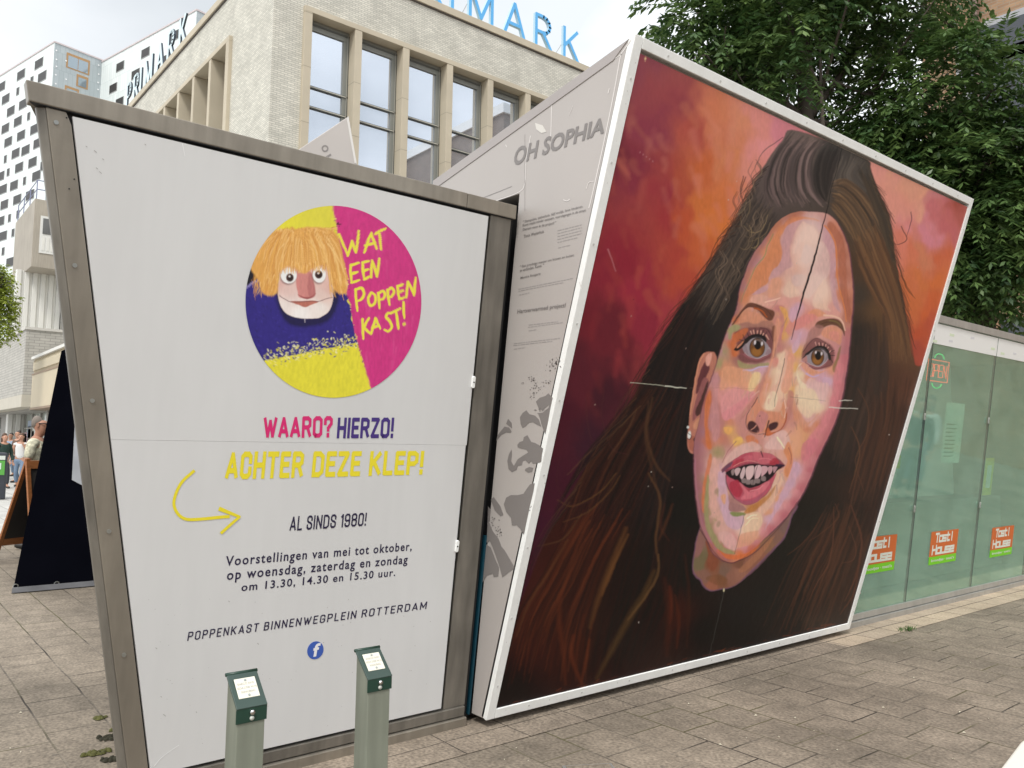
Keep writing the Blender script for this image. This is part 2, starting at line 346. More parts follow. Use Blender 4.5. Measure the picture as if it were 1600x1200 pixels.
    def band(ga, gb, n, cols, w=(0.8, 2.2), al=(0.35, 0.9), jit=3.0, t0=(0, 0.25), t1=(0.75, 1)):
        ga = spline(ga, False, 6); gb = spline(gb, False, 6)
        la = np.linspace(0, 1, 24)
        ga = np.stack([np.interp(la, np.linspace(0, 1, len(ga)), ga[:, i]) for i in (0, 1)], 1)
        gb = np.stack([np.interp(la, np.linspace(0, 1, len(gb)), gb[:, i]) for i in (0, 1)], 1)
        for k in range(n):
            f0 = rg.random(); f1 = f0 + rg.uniform(-0.12, 0.12)
            s0 = rg.uniform(*t0); s1 = rg.uniform(*t1)
            pts = []
            ph = rg.uniform(0, 6.28); am = rg.uniform(0, jit)
            for t in np.linspace(s0, s1, 7):
                i = t * 23; a = int(min(22, i)); u = i - a
                ff = f0 + (f1 - f0) * t
                p = (ga[a] * (1 - u) + ga[a + 1] * u) * (1 - ff) + (gb[a] * (1 - u) + gb[a + 1] * u) * ff
                pts.append((p[0] + am * math.sin(ph + t * 5), p[1] + am * 0.4 * math.cos(ph + t * 4)))
            ww = rg.uniform(*w)
            cv.stroke(pts, ww * 0.5, ww * 0.3, rg.choice(cols), rg.uniform(*al) * .8, 0.9 + ww * .18, 3, mid=ww * 1.35)
    dk = [(36, 34, 34), (44, 40, 40), (30, 28, 29)]
    tp = [(128, 106, 104), (104, 86, 84), (146, 122, 118), (84, 72, 70), (60, 54, 54), (112, 92, 92)]
    # fringe sweeping up from the forehead
    band(D([(470, 12), (400, 110), (360, 200), (350, 290), (385, 380)]), D([(640, 62), (575, 120), (560, 210), (580, 300), (640, 370)]), 170, tp + dk, (1.2, 3.2), (0.4, 0.85), 2)
    band(D([(640, 62), (590, 130), (575, 220), (590, 300), (630, 350)]), D([(704, 84), (690, 140), (670, 200), (655, 260), (640, 330)]), 60, dk + dk + [(70, 62, 60)], (1.5, 4), (0.4, 0.9), 1)
    band(D([(712, 84), (700, 160), (670, 240), (700, 300), (760, 330)]), D([(830, 150), (800, 180), (780, 220), (830, 280), (880, 330)]), 70, [(88, 82, 78), (74, 68, 64), (58, 54, 52), (106, 96, 88)], (1, 2.6), (0.3, 0.8), 2)
    band(D([(665, 255), (720, 240), (790, 290), (850, 370), (930, 520)]), D([(650, 370), (690, 420), (740, 500), (800, 640), (850, 760)]), 180, [(104, 80, 60), (124, 94, 66), (84, 66, 52), (68, 57, 50), (54, 46, 42), (140, 108, 78)], (1, 2.8), (0.35, 0.85), 3)
    band(D([(830, 150), (870, 290), (920, 400), (945, 520), (960, 640)]), D([(770, 180), (830, 300), (870, 400), (910, 520), (940, 640)]), 60, [(60, 54, 48), (48, 44, 42), (84, 70, 56)], (1.5, 3.5), (0.4, 0.9), 1)
    # right lengths
    band(D([(870, 430), (930, 600), (980, 760), (1020, 960), (1050, 1110)]), D([(740, 520), (790, 650), (860, 790), (915, 900), (925, 1110)]), 150, [(106, 74, 52), (122, 86, 58), (90, 62, 46), (72, 52, 42), (60, 46, 40), (134, 98, 68)], (1, 3), (0.35, 0.8), 2)
    band(J([(330, 330), (330, 500), (300, 640), (260, 800), (200, 980)]), J([(500, 260), (500, 500), (490, 640), (430, 800), (390, 1100)]), 120, [(44, 38, 36), (60, 47, 42), (34, 31, 31), (76, 56, 48), (48, 38, 35)], (2, 5), (0.3, 0.7), 3)
    band(J([(400, 560), (420, 740), (380, 900), (340, 1060), (300, 1200)]), J([(620, 560), (580, 760), (540, 900), (500, 1040), (460, 1200)]), 110, [(84, 52, 40), (66, 42, 34), (96, 60, 42), (50, 34, 30), (42, 30, 28)], (1, 3), (0.3, 0.7), 4)
    band(I([(860, 0), (800, 130), (740, 250), (640, 420), (440, 900)]), I([(1190, 0), (1130, 250), (1070, 450), (1010, 650), (960, 790)]), 150, [(74, 46, 35), (60, 38, 31), (90, 55, 39), (46, 30, 27), (40, 28, 26), (34, 25, 24)], (1, 3.4), (0.3, 0.75), 4)
    for pts, w, c in [(I([(900, 30), (920, 110), (830, 200), (740, 260)]), 1.4, (92, 58, 42)), (I([(1000, 40), (1060, 220), (1060, 330), (1030, 480), (960, 640)]), 3.4, (92, 54, 40)), (I([(985, 170), (1030, 300), (1010, 380), (940, 400)]), 1.3, (100, 62, 46)),
                      (I([(890, 50), (890, 220), (860, 400), (790, 520), (730, 640)]), 2.0, (96, 58, 42)), (I([(820, 90), (760, 200), (680, 290), (600, 350)]), 1.6, (84, 52, 38)), (I([(1050, 420), (1010, 600), (930, 720)]), 2.4, (88, 50, 36)),
                      (J([(360, 620), (410, 720), (400, 840), (350, 960), (390, 1100)]), 1.8, (92, 60, 44)), (J([(330, 800), (370, 900), (350, 1010), (320, 1110)]), 2.0, (100, 66, 46))]:
        cv.stroke(pts, w * 0.5, w * 0.3, c, 0.8, 0.8, 6, mid=w)
    # left lengths
    band(D([(300, 260), (240, 380), (160, 520), (60, 680), (-80, 880)]), D([(400, 400), (330, 520), (260, 640), (200, 760), (110, 960)]), 190, [(66, 58, 55), (54, 48, 47), (42, 38, 38), (92, 78, 68), (34, 31, 32), (108, 92, 78)], (.9, 2.4), (0.4, 0.9), 6)
    for k in range(26):                                             # curls beside the temple
        x, y = D([(rg.uniform(200, 320), rg.uniform(330, 640))])[0]; r = rg.uniform(8, 24); a0 = rg.uniform(-1, 0.6)
        cv.stroke([(x + r * math.cos(a0 + t), y + 1.5 * r * math.sin(a0 + t)) for t in np.linspace(0, rg.uniform(1.2, 2.4), 6)], 0.6, 0.4, rg.choice([(128, 108, 82), (110, 92, 74), (150, 128, 96), (84, 74, 66)]), rg.uniform(0.5, 0.9), 0.6, 4, mid=rg.uniform(0.9, 1.7))
    band([(1100, 430), (1056, 500), (1010, 590), (960, 670), (885, 780)], [(1110, 520), (1070, 640), (1040, 760), (1020, 860), (1000, 960)], 160, [(30, 26, 28), (22, 20, 23), (38, 28, 29), (50, 33, 30), (20, 19, 22), (24, 22, 24)], (1.4, 4.5), (0.3, 0.75), 7)
    band(G([(800, 560), (640, 800), (500, 1000), (420, 1150), (330, 1350)]), G([(1000, 700), (900, 900), (820, 1080), (740, 1250), (640, 1500)]), 150, [(58, 30, 26), (40, 23, 22), (82, 48, 34), (30, 19, 21), (24, 17, 20), (48, 27, 24), (22, 17, 19)], (.9, 3.4), (0.35, 0.8), 8)
    band(Hh([(470, 180), (380, 330), (280, 520), (160, 720), (60, 1060)]), Hh([(760, 150), (640, 380), (560, 600), (500, 800), (470, 1050)]), 150, [(74, 34, 24), (56, 28, 22), (96, 48, 30), (38, 20, 20), (28, 18, 20), (46, 24, 22)], (1.2, 5), (0.3, 0.75), 5)
    band(Hh([(720, 150), (620, 400), (570, 600), (520, 800), (470, 1050)]), Hh([(1000, 250), (960, 500), (920, 650), (860, 800), (800, 980)]), 120, [(30, 19, 19), (22, 17, 19), (42, 24, 20), (20, 17, 20)], (2, 6), (0.3, 0.7), 4)
    for pts, w, c in [(Hh([(690, 270), (640, 390), (590, 520), (545, 640), (510, 760)]), 8, (104, 66, 38)), (Hh([(700, 300), (620, 470), (570, 600)]), 4, (120, 78, 44)), (Hh([(830, 480), (780, 590), (690, 740), (620, 870), (545, 1010)]), 9, (86, 62, 36)),
                      (Hh([(850, 400), (845, 500), (790, 600), (700, 720)]), 2.6, (122, 88, 54)), (Hh([(800, 0), (855, 110), (850, 220), (835, 330), (850, 430)]), 3.2, (112, 76, 48)), (Hh([(905, 560), (912, 660), (905, 740)]), 6, (104, 42, 24)), (Hh([(930, 600), (950, 720), (940, 860)]), 4, (84, 36, 22)),
                      (Hh([(880, 520), (900, 700), (890, 900)]), 9, (66, 30, 22)), (Hh([(980, 400), (1000, 600), (990, 860)]), 4, (60, 30, 22)), (Hh([(370, 580), (358, 720), (380, 880), (390, 1040)]), 7, (90, 42, 26)), (Hh([(430, 800), (420, 900), (470, 1040)]), 6, (104, 48, 28)), (Hh([(480, 700), (450, 850), (440, 1020)]), 5, (78, 36, 24)), (Hh([(510, 820), (490, 930), (470, 1030)]), 4, (108, 52, 30)),
                      (Hh([(440, 430), (350, 560), (250, 760), (150, 900)]), 5, (70, 34, 24)), (Hh([(400, 330), (300, 500), (210, 640), (150, 800)]), 3, (96, 60, 38)), (Hh([(550, 150), (440, 310), (380, 420)]), 4, (98, 48, 30)), (Hh([(470, 200), (380, 320), (250, 360)]), 1.6, (96, 66, 44)), (Hh([(880, 150), (860, 260), (900, 330)]), 3, (72, 36, 26)), (Hh([(920, 150), (880, 260), (850, 330)]), 4, (86, 50, 32)),
                      (Hh([(640, 0), (560, 90), (430, 160), (350, 130)]), 1.6, (110, 76, 46)), (Hh([(660, 10), (600, 100), (500, 190), (380, 240)]), 1.6, (104, 70, 44)), (G([(820, 700), (790, 860), (830, 1020), (905, 1110)]), 4, (92, 62, 42)), (G([(800, 720), (785, 900), (820, 1060), (860, 1200)]), 3, (78, 52, 38)),
                      (G([(760, 740), (640, 860), (520, 960), (400, 1080)]), 1.3, (104, 76, 54)), (G([(490, 700), (500, 830), (520, 910)]), 0.9, (80, 44, 44)), (G([(740, 760), (700, 850), (600, 1000)]), 2, (92, 64, 46)), (G([(580, 660), (570, 800), (620, 950), (700, 980)]), 0.8, (78, 44, 44)), (G([(360, 1000), (350, 1130), (420, 1230), (520, 1210)]), 1.0, (70, 36, 38)),
                      (G([(1000, 260), (900, 420), (780, 540)]), 1.4, (70, 42, 36)), (Hh([(470, 760), (490, 800), (560, 770), (620, 680)]), 1.6, (44, 24, 24))]:
        cv.stroke(pts, w * 0.5, w * 0.3, c, 0.55, 1.2 + w * .25, 6, mid=w * 1.1)
    # the dark jumper under the chin
    # fly-away wisps
    for pts, c in [(D([(245, 225), (230, 300), (255, 370)]), (40, 30, 30)), (D([(255, 230), (235, 290), (240, 350)]), (44, 32, 30)), (D([(430, 45), (340, 110), (300, 180)]), (110, 80, 80)), (D([(1030, 395), (1033, 430), (1010, 510)]), (70, 40, 50)), (D([(985, 460), (1010, 520), (975, 545), (945, 540)]), (70, 46, 46)), (D([(960, 570), (980, 610)]), (60, 40, 36)),
                   (D([(985, 690), (1015, 760), (1050, 800)]), (80, 50, 34)), (D([(970, 640), (1000, 720), (1040, 790)]), (84, 54, 36)), (D([(200, 490), (130, 520), (90, 600), (60, 680)]), (60, 40, 34)), (D([(210, 500), (120, 560), (70, 650)]), (50, 36, 32)), (D([(230, 460), (170, 470), (120, 520)]), (70, 46, 36)), (D([(1020, 900), (1040, 1000), (1055, 1040)]), (80, 46, 34)),
                   (D([(300, 250), (285, 300), (240, 340)]), (44, 34, 32)), (D([(110, 600), (50, 690), (-20, 790)]), (50, 34, 32)), (G([(1060, 100), (960, 240), (840, 400)]), (50, 32, 32)), (G([(1000, 240), (900, 400), (800, 500)]), (60, 34, 34))]:
        cv.stroke(pts, 1.3, 0.5, c, 0.8, 0.6, 6, mid=1.4)
    lo = spline(D([(345, 170), (275, 300), (215, 420), (160, 540), (60, 690)]) + [(1056, 490), (1010, 575), (975, 645), (915, 730), (868, 815), (826, 910)], False, 8)
    for k in range(90):
        i = rg.randrange(0, len(lo) - 9); a = lo[i]; b = lo[min(len(lo) - 1, i + 8)]; t = (b - a); nx = np.array([-t[1], t[0]]) / (np.hypot(*t) + 1e-6); nx = nx if nx[0] < 0 else -nx
        o = rg.uniform(1, 13); cv.stroke([tuple(a - nx * 6), tuple(a + t * .4 + nx * o * .4), tuple(a + t * .8 + nx * o), tuple(a + t * 1.2 + nx * o * rg.uniform(.2, 1.4))], 1.2, .3, rg.choice([(40, 30, 30), (58, 38, 34), (34, 27, 28), (76, 52, 40)]), rg.uniform(.45, .9), .6, 5)
    ro = spline(D([(850, 220), (890, 310), (935, 440), (950, 560), (985, 720), (1015, 880), (1035, 1050)]), False, 8)
    for k in range(50):
        i = rg.randrange(0, len(ro) - 7); a = ro[i]; b = ro[i + 6]; t = b - a; nx = np.array([-t[1], t[0]]) / (np.hypot(*t) + 1e-6); nx = nx if nx[0] > 0 else -nx
        o = rg.uniform(1, 8); cv.stroke([tuple(a - nx * 5), tuple(a + t * .5 + nx * o * .3), tuple(a + t + nx * o)], 1.2, .3, rg.choice([(64, 48, 40), (84, 62, 46), (52, 42, 38)]), rg.uniform(.5, .9), .6, 5)
    for (x0, y0), w_ in [((1178, 255), 30), ((1160, 300), 28), ((1143, 350), 30), ((1128, 390), 32), ((1170, 345), 26), ((1152, 400), 26), ((1190, 330), 20), ((1136, 430), 30)]:   # loose waves by the temple
        for j in range(7):
            x = x0 + rg.uniform(-9, 9); y = y0 + rg.uniform(-10, 10); s_ = rg.choice((-1, 1)); cv.stroke([(x, y), (x - s_ * w_ * .25, y + w_ * .5), (x + s_ * w_ * .05 - 4, y + w_), (x - s_ * w_ * .2 - 8, y + w_ * 1.6)], .8, .4, rg.choice([(128, 108, 92), (104, 88, 76), (84, 72, 64), (54, 47, 45)]), rg.uniform(.35, .8), .6, 5, mid=rg.uniform(1, 1.9))
    # ---- neck
    neck = [(1094, 827), (1085, 868), (1084, 890), (1089, 901), (1096, 906), (1102, 917), (1112, 922), (1125, 920), (1142, 917), (1155, 910), (1170, 895), (1195, 870), (1215, 850), (1226, 836), (1235, 808), (1243, 785), (1200, 780), (1120, 790)]
    nk = [(1090, 860, (150, 104, 98)), (1092, 880, (122, 108, 80)), (1097, 868, (120, 106, 78)), (1112, 880, (136, 82, 60)), (1118, 890, (140, 90, 68)), (1130, 895, (128, 98, 84)), (1100, 900, (140, 100, 86)), (1112, 912, (160, 100, 78)), (1125, 908, (134, 88, 66)), (1140, 900, (150, 102, 86)), (1155, 895, (158, 108, 90)), (1170, 880, (150, 100, 84)),
          (1185, 865, (150, 98, 80)), (1200, 850, (146, 106, 82)), (1212, 840, (138, 100, 88)), (1225, 820, (128, 98, 92)), (1215, 815, (120, 92, 80)), (1232, 800, (134, 104, 96)), (1160, 880, (128, 84, 66))]
    cv.poly([(x + (1.8 if x > 1160 else -1.6), y + 1.8) for x, y in neck], (126, 88, 110), 1.2)
    cv.field(nk, 7, mask=cv.mask(neck, 1), warp=5, wscale=12, region=(1070, 770, 1260, 940))
    cv.poly(Cc([(250, 660), (300, 700), (330, 790), (300, 850), (265, 820), (265, 740)]), (140, 80, 58), 1)
    cv.poly(Cc([(410, 950), (540, 850), (640, 740), (690, 690), (640, 760), (530, 870)]), (120, 82, 92), 1, 0.7)
    cv.poly(Cc([(460, 840), (560, 740), (680, 630), (600, 750), (500, 850)]), (176, 118, 88), 1.2, 0.8)
    cv.poly(Cc([(340, 870), (385, 900), (370, 935), (300, 930), (250, 890)]), (128, 84, 56), 1, 0.6)
    # ---- ear
    ear = B([(290, 398), (240, 406), (208, 455), (188, 540), (172, 640), (156, 740), (146, 850), (136, 930), (140, 1000), (160, 1032), (192, 1030), (205, 960), (215, 860), (260, 640), (320, 470), (310, 410)])
    cv.poly(ear, (190, 124, 106), 0.9)
    cv.poly(B([(255, 455), (225, 500), (200, 580), (190, 660), (215, 640), (250, 560), (275, 500)]), (104, 58, 62), 1)
    cv.poly(B([(240, 560), (200, 660), (175, 760), (170, 830), (205, 790), (250, 700), (275, 600)]), (150, 92, 92), 1)
    cv.poly(B([(265, 580), (225, 680), (185, 770), (200, 800), (240, 760), (260, 690)]), (70, 46, 44), 1, 0.9)
    cv.poly(B([(250, 430), (290, 405), (275, 480), (255, 480)]), (226, 164, 148), 0.9)
    cv.stroke(B([(240, 412), (208, 470), (190, 560), (170, 680), (155, 790)]), 2, 2, (214, 146, 116), 0.9, 0.6)
    cv.poly(B([(175, 850), (210, 810), (215, 850), (200, 880), (178, 880)]), (206, 144, 116), 0.8)
    cv.poly(B([(142, 940), (170, 925), (200, 940), (192, 1000), (165, 1020), (145, 990)]), (176, 106, 88), 0.8)
    cv.ell(*B([(182, 948)])[0], 2.2, 3, (90, 56, 50), 0, 0.6)
    cv.ell(*B([(148, 918)])[0], 2.6, 6, (232, 232, 228), 0.1, 0.7); cv.ell(*B([(140, 870)])[0], 1.8, 2.2, (220, 222, 220)); cv.stroke(B([(138, 880), (140, 905), (160, 925), (150, 945), (136, 940)]), 0.8, 0.8, (30, 30, 34))
    # ---- face ground
    face = [(1112, 592), (1120, 568), (1130, 535), (1140, 508), (1151, 484), (1158, 447), (1176, 400), (1193, 377), (1212, 350), (1227, 338), (1247, 331), (1267, 331), (1292, 334), (1309, 350), (1322, 377), (1328, 407), (1332, 447), (1332, 483), (1329, 510), (1326, 550), (1322, 580),
            (1317, 612), (1310, 642), (1297, 676), (1280, 710), (1265, 748), (1250, 778), (1230, 806), (1210, 826), (1187, 849), (1170, 864), (1150, 877), (1135, 877), (1117, 866), (1106, 845), (1095, 820), (1090, 792), (1086, 755), (1085, 717), (1086, 690), (1092, 665), (1097, 640), (1103, 618)]
    cv.poly([(x + (2.0 if x > 1200 else -1.5), y + 1.2) for x, y in face], (116, 70, 84), 1.4)
    sk = [(p[0], p[1], c) for c, L in {
        (168, 120, 138): B([(395, 300), (350, 400), (310, 560), (200, 1000), (235, 900)]) + A([(340, 300), (270, 520), (170, 720), (90, 930), (40, 1080)]),
        (206, 126, 80): A([(500, 200), (440, 330), (420, 430), (330, 580), (260, 720), (200, 840), (480, 400)]),
        (190, 148, 152): A([(580, 200), (560, 330), (540, 480), (480, 580), (740, 140), (860, 190), (930, 260), (980, 400), (990, 560), (330, 760), (1000, 700)]),
        (222, 182, 170): A([(700, 230), (640, 400), (690, 500), (610, 560), (780, 240), (680, 180)]),
        (212, 178, 172): A([(760, 420), (880, 420), (900, 560), (840, 640), (700, 680), (650, 660), (800, 560)]),
        (226, 192, 174): A([(570, 760), (600, 680), (900, 780), (870, 880), (740, 320), (930, 850), (620, 780)]),
        (214, 156, 132): A([(440, 720), (500, 700), (350, 820), (250, 860), (460, 800), (660, 560), (690, 480)]),
        (222, 160, 152): A([(560, 860), (660, 840), (400, 880), (500, 880), (760, 880), (960, 960), (1000, 900)]),
        (196, 112, 74): A([(1010, 430), (1030, 600), (1060, 800), (960, 220), (640, 110)]),
        (158, 88, 66): A([(1070, 450), (1080, 620), (1110, 860), (1040, 300), (1130, 980)]),
        (204, 138, 100): B([(480, 170), (560, 190), (640, 210), (380, 500), (420, 560), (340, 540)]),
        (150, 106, 94): B([(480, 240), (560, 230), (640, 250), (640, 190)]),
        (146, 148, 96): B([(430, 245), (360, 400), (330, 470), (395, 270)]),
        (192, 96, 50): B([(425, 300), (415, 350), (440, 400), (430, 200), (260, 700), (260, 900), (265, 970)]),
        (126, 80, 82): B([(530, 270), (620, 270), (670, 320), (690, 380), (460, 440), (580, 460), (660, 420)]),
        (190, 120, 118): B([(700, 200), (720, 260), (705, 380), (690, 130), (700, 310)]),
        (226, 176, 86): B([(750, 210), (745, 290), (735, 160), (815, 400), (808, 500), (390, 890), (455, 950), (765, 640)]),
        (206, 164, 192): B([(800, 160), (830, 120), (830, 290), (800, 330), (870, 490), (1020, 590), (970, 560), (600, 505), (1110, 1120)]),
        (218, 136, 126): B([(870, 200), (900, 170), (790, 230), (770, 270), (700, 470), (770, 430), (400, 700), (560, 690)]),
        (238, 222, 184): B([(730, 430), (700, 520), (690, 600), (660, 700), (650, 740), (560, 570), (900, 700), (850, 680), (950, 740), (840, 540)]),
        (222, 150, 116): B([(640, 600), (600, 700), (760, 540), (740, 600), (720, 720), (560, 620), (480, 620), (430, 620), (900, 550), (1050, 510), (740, 740)]),
        (218, 146, 148): B([(390, 640), (440, 660), (480, 700), (380, 760), (420, 800), (470, 760), (350, 680)]),
        (222, 178, 176): B([(960, 620), (1000, 650), (980, 700), (900, 620), (880, 800), (910, 830), (720, 940), (680, 960), (460, 1060), (500, 1010), (400, 1040)]),
        (190, 128, 126): B([(470, 820), (430, 760), (500, 860), (480, 920), (330, 850), (310, 760), (330, 930), (550, 960), (800, 860), (780, 800)]),
        (206, 128, 92): B([(600, 790), (680, 800), (720, 830), (820, 800), (880, 880), (940, 860), (400, 830), (350, 940), (760, 780)]),
        (206, 118, 132): B([(1080, 600), (1060, 700), (1040, 800), (980, 900), (1000, 840), (900, 1000), (930, 950), (900, 1080), (1090, 500), (1110, 430)]),
        (220, 160, 110): B([(870, 920), (860, 960), (830, 1020), (800, 950), (850, 1000), (840, 880)]),
        (178, 122, 132): B([(300, 800), (230, 1000), (220, 1100), (1110, 400), (1100, 560), (280, 880)]) + Cc([(210, 200), (205, 330), (225, 440), (215, 100), (235, 520)]),
        (142, 142, 92): Cc([(265, 300), (255, 400), (265, 480), (280, 560), (310, 640), (345, 690), (400, 730), (330, 110), (320, 520), (340, 360), (430, 495)]),
        (222, 176, 166): Cc([(300, 180), (290, 260), (310, 340), (300, 420), (350, 520), (360, 600), (330, 560), (340, 640), (300, 500), (640, 430), (600, 480)]),
        (206, 170, 196): Cc([(345, 300), (350, 400), (380, 480), (420, 520), (460, 560), (820, 220), (780, 300), (740, 370), (700, 440), (650, 520), (340, 230)]),
        (232, 206, 178): Cc([(520, 510), (540, 560), (500, 590), (570, 520), (500, 490), (690, 320), (650, 390), (720, 270)]),
        (224, 160, 120): Cc([(720, 350), (690, 400), (640, 480), (520, 640), (560, 650), (360, 370), (500, 620), (760, 260)]),
        (218, 142, 152): Cc([(400, 650), (440, 680), (500, 700), (560, 660), (610, 600), (700, 520), (760, 440), (820, 360), (880, 250), (930, 160), (330, 690), (380, 700), (270, 560), (290, 640)]),
        (150, 104, 104): Cc([(430, 440), (420, 400), (440, 470), (210, 470)]),
        (176, 112, 48): Cc([(540, 450), (580, 410), (520, 480), (620, 380)]),
        (214, 104, 46): Cc([(350, 720), (400, 745), (460, 750), (540, 720), (300, 680), (600, 690)]),
        (196, 106, 122): Cc([(840, 330), (800, 420), (740, 500), (660, 590), (900, 220), (960, 100)])}.items() for p in L]
    fm = cv.mask(face, 0.9)
    sk = [(a, b, tuple(0.74 * np.array(c) + 0.26 * np.array((206, 150, 136)))) for a, b, c in sk]
    cv.field(sk, 5.0, mask=fm, warp=4, wscale=13, region=(1070, 320, 1345, 890))
    base = cv.c.copy(); cv.field(sk, 2.2, mask=fm, warp=3, wscale=16, region=(1070, 320, 1345, 890)); cv.c[:] = 0.62 * base + 0.38 * cv.c
    def dabs(n, x0, x1, y0, y1, m, ang, wl, jit=13):
        keep = cv.c.copy()
        for k in range(n):
            x = rg.uniform(x0, x1); y = rg.uniform(y0, y1); w = cv.win(x - .6, y - .6, x + .6, y + .6)
            if w is None or m[w].mean() < .8: continue
            q = np.clip(cv.c[w].reshape(-1, 3).mean(0), 0, 1); q = np.where(q <= 0.0031308, q * 12.92, 1.055 * q ** (1 / 2.4) - 0.055) * 255
            j = rg.gauss(0, jit); c = np.clip(q + np.array([j, j * .8 + rg.gauss(0, 4), j * .8 + rg.gauss(0, 5)]), 0, 255); a = ang(x, y) + rg.gauss(0, .25); L = rg.uniform(*wl)
            cv.stroke([(x, y), (x + math.cos(a) * L * .5 + rg.uniform(-1, 1), y + math.sin(a) * L * .5), (x + math.cos(a) * L, y + math.sin(a) * L)], rg.uniform(1.5, 4), rg.uniform(.5, 2), c, rg.uniform(.35, .8), .6, 3)
        cv.c[:] = keep * (1 - m[..., None]) + cv.c * m[..., None]
    dabs(420, 1090, 1330, 335, 880, fm, lambda x, y: 1.75 - (x - 1205) / 260, (6, 20))
    def P(pts, col, soft=1.0, al=1.0):
        c = np.array(col, float)
        if c.max() > 140: c = .84 * c + .16 * np.array((212, 160, 146)); al = al * .92
        cv.poly(pts, c, soft * 1.25, al)
    S = lambda pts, w, col, al=0.9, mid=None: cv.stroke(pts, w, w * 0.6, col, al, 0.6, 5, mid)
    # forehead planes
    P(A([(530, 180), (480, 240), (440, 320), (400, 440), (370, 470), (290, 570), (240, 680), (190, 820), (250, 800), (330, 740), (400, 690), (430, 600), (490, 540), (525, 460), (515, 380), (510, 290), (560, 200)]), (204, 126, 82), 0.9)
    P(A([(590, 120), (680, 105), (780, 115), (860, 140), (820, 150), (700, 135), (620, 160), (560, 200), (530, 190)]), (202, 124, 84), 0.8)
    S(A([(445, 260), (395, 370), (370, 455), (300, 540), (250, 640), (190, 780), (160, 870)]), 1.6, (140, 148, 96), 0.85)
    P(A([(560, 205), (620, 160), (720, 130), (700, 160), (650, 230), (600, 350), (600, 460), (620, 540), (560, 580), (480, 640), (410, 660), (440, 590), (500, 530), (530, 450), (520, 330)]), (192, 146, 152), 1, 0.9)
    P(A([(410, 650), (400, 700), (330, 750), (260, 800), (340, 790), (400, 750), (430, 690)]), (196, 150, 160), 0.8, 0.9)
    P(A([(720, 130), (830, 140), (890, 180), (870, 250), (820, 190), (740, 160)]), (194, 152, 160), 1, 0.8)
    P(A([(900, 190), (950, 260), (1000, 370), (1005, 540), (1000, 700), (1020, 850), (1050, 960), (990, 900), (960, 760), (950, 560), (940, 420), (880, 320), (860, 330)]), (194, 150, 162), 1, 0.85)
    P(A([(700, 160), (750, 170), (830, 230), (850, 290), (820, 350), (740, 330), (680, 330), (640, 430), (620, 420), (640, 300)]), (226, 186, 172), 1.2, 0.9)
    P(A([(730, 360), (800, 400), (800, 480), (740, 530), (690, 480)]), (208, 178, 176), 1.2, 0.8)
    P(A([(680, 340), (720, 350), (690, 470), (640, 530), (650, 440)]), (222, 168, 150), 1, 0.7)
    P(A([(620, 640), (720, 620), (740, 660), (700, 720), (630, 720)]), (206, 178, 174), 1, 0.8)
    P(A([(860, 330), (920, 370), (950, 480), (945, 620), (900, 680), (830, 760), (770, 830), (710, 800), (770, 640), (830, 460)]), (214, 182, 178), 1.2, 0.85)
    P(A([(910, 660), (935, 780), (930, 900), (960, 950), (880, 930), (800, 900), (830, 780)]), (230, 194, 172), 1, 0.85)
    P(A([(590, 680), (650, 740), (690, 800), (600, 830), (540, 790), (560, 720)]), (230, 198, 176), 1, 0.7)
    P(A([(410, 680), (500, 650), (520, 700), (490, 790), (410, 830), (400, 760)]), (216, 152, 122), 1, 0.75)
    P(A([(240, 860), (290, 800), (400, 820), (380, 870), (450, 890), (350, 900)]), (220, 168, 150), 0.9, 0.8)
    S(A([(380, 870), (450, 850), (510, 830)]), 2.4, (236, 196, 176), 0.8)
    P(A([(960, 150), (1010, 200), (1060, 280), (1090, 400), (1100, 560), (1110, 760), (1140, 960), (1130, 1060), (1090, 980), (1060, 860), (1030, 640), (1020, 420), (980, 280), (930, 190)]), (164, 92, 68), 1, 0.9)
    S(A([(910, 190), (970, 270), (1010, 400), (1015, 600), (1040, 760), (1080, 900), (1100, 1040)]), 3, (208, 126, 80), 0.9)
    P(A([(760, 960), (840, 930), (920, 980), (850, 1000), (770, 1010)]), (216, 142, 100), 1, 0.8)
    P(A([(600, 930), (680, 900), (670, 960), (620, 1050), (590, 1000)]), (206, 164, 186), 0.9, 0.9)
    P(A([(640, 1040), (760, 970), (840, 1000), (760, 1060), (700, 1100), (640, 1120)]), (214, 130, 128), 1, 0.85)
    P(A([(470, 910), (540, 900), (560, 980), (560, 1060), (530, 1200), (500, 1190), (520, 1060), (490, 960)]), (190, 116, 120), 1, 0.8)
    P(A([(500, 910), (550, 920), (580, 990), (570, 1060), (540, 1150), (535, 1200), (520, 1190), (545, 1080), (540, 990)]), (218, 160, 78), 0.8, 0.9)
    dabs(160, 1130, 1330, 335, 500, fm, lambda x, y: 1.9, (6, 18), 9)
    lf_ = [(1103, 618), (1092, 665), (1087, 715), (1090, 760), (1095, 805), (1110, 848), (1134, 874)]
    keep = cv.c.copy()
    for w_, al_ in ((30, .20), (20, .26), (11, .35)): cv.stroke(lf_, w_, w_, (140, 84, 92), al_, 3.0, 5)
    for w_, al_ in ((22, .22), (12, .32)): cv.stroke([(1326, 520), (1320, 590), (1308, 648), (1282, 708), (1254, 772), (1215, 824), (1172, 864)], w_, w_, (168, 84, 100), al_, 3.0, 5)
    for w_, al_ in ((16, .25), (8, .4)): cv.stroke([(1150, 490), (1160, 445), (1180, 398), (1214, 350), (1250, 330)], w_, w_, (150, 92, 78), al_, 2.5, 5)
    cv.stroke([(1122, 640), (1134, 690), (1150, 722)], 18, 12, (166, 100, 104), .35, 4, 5)
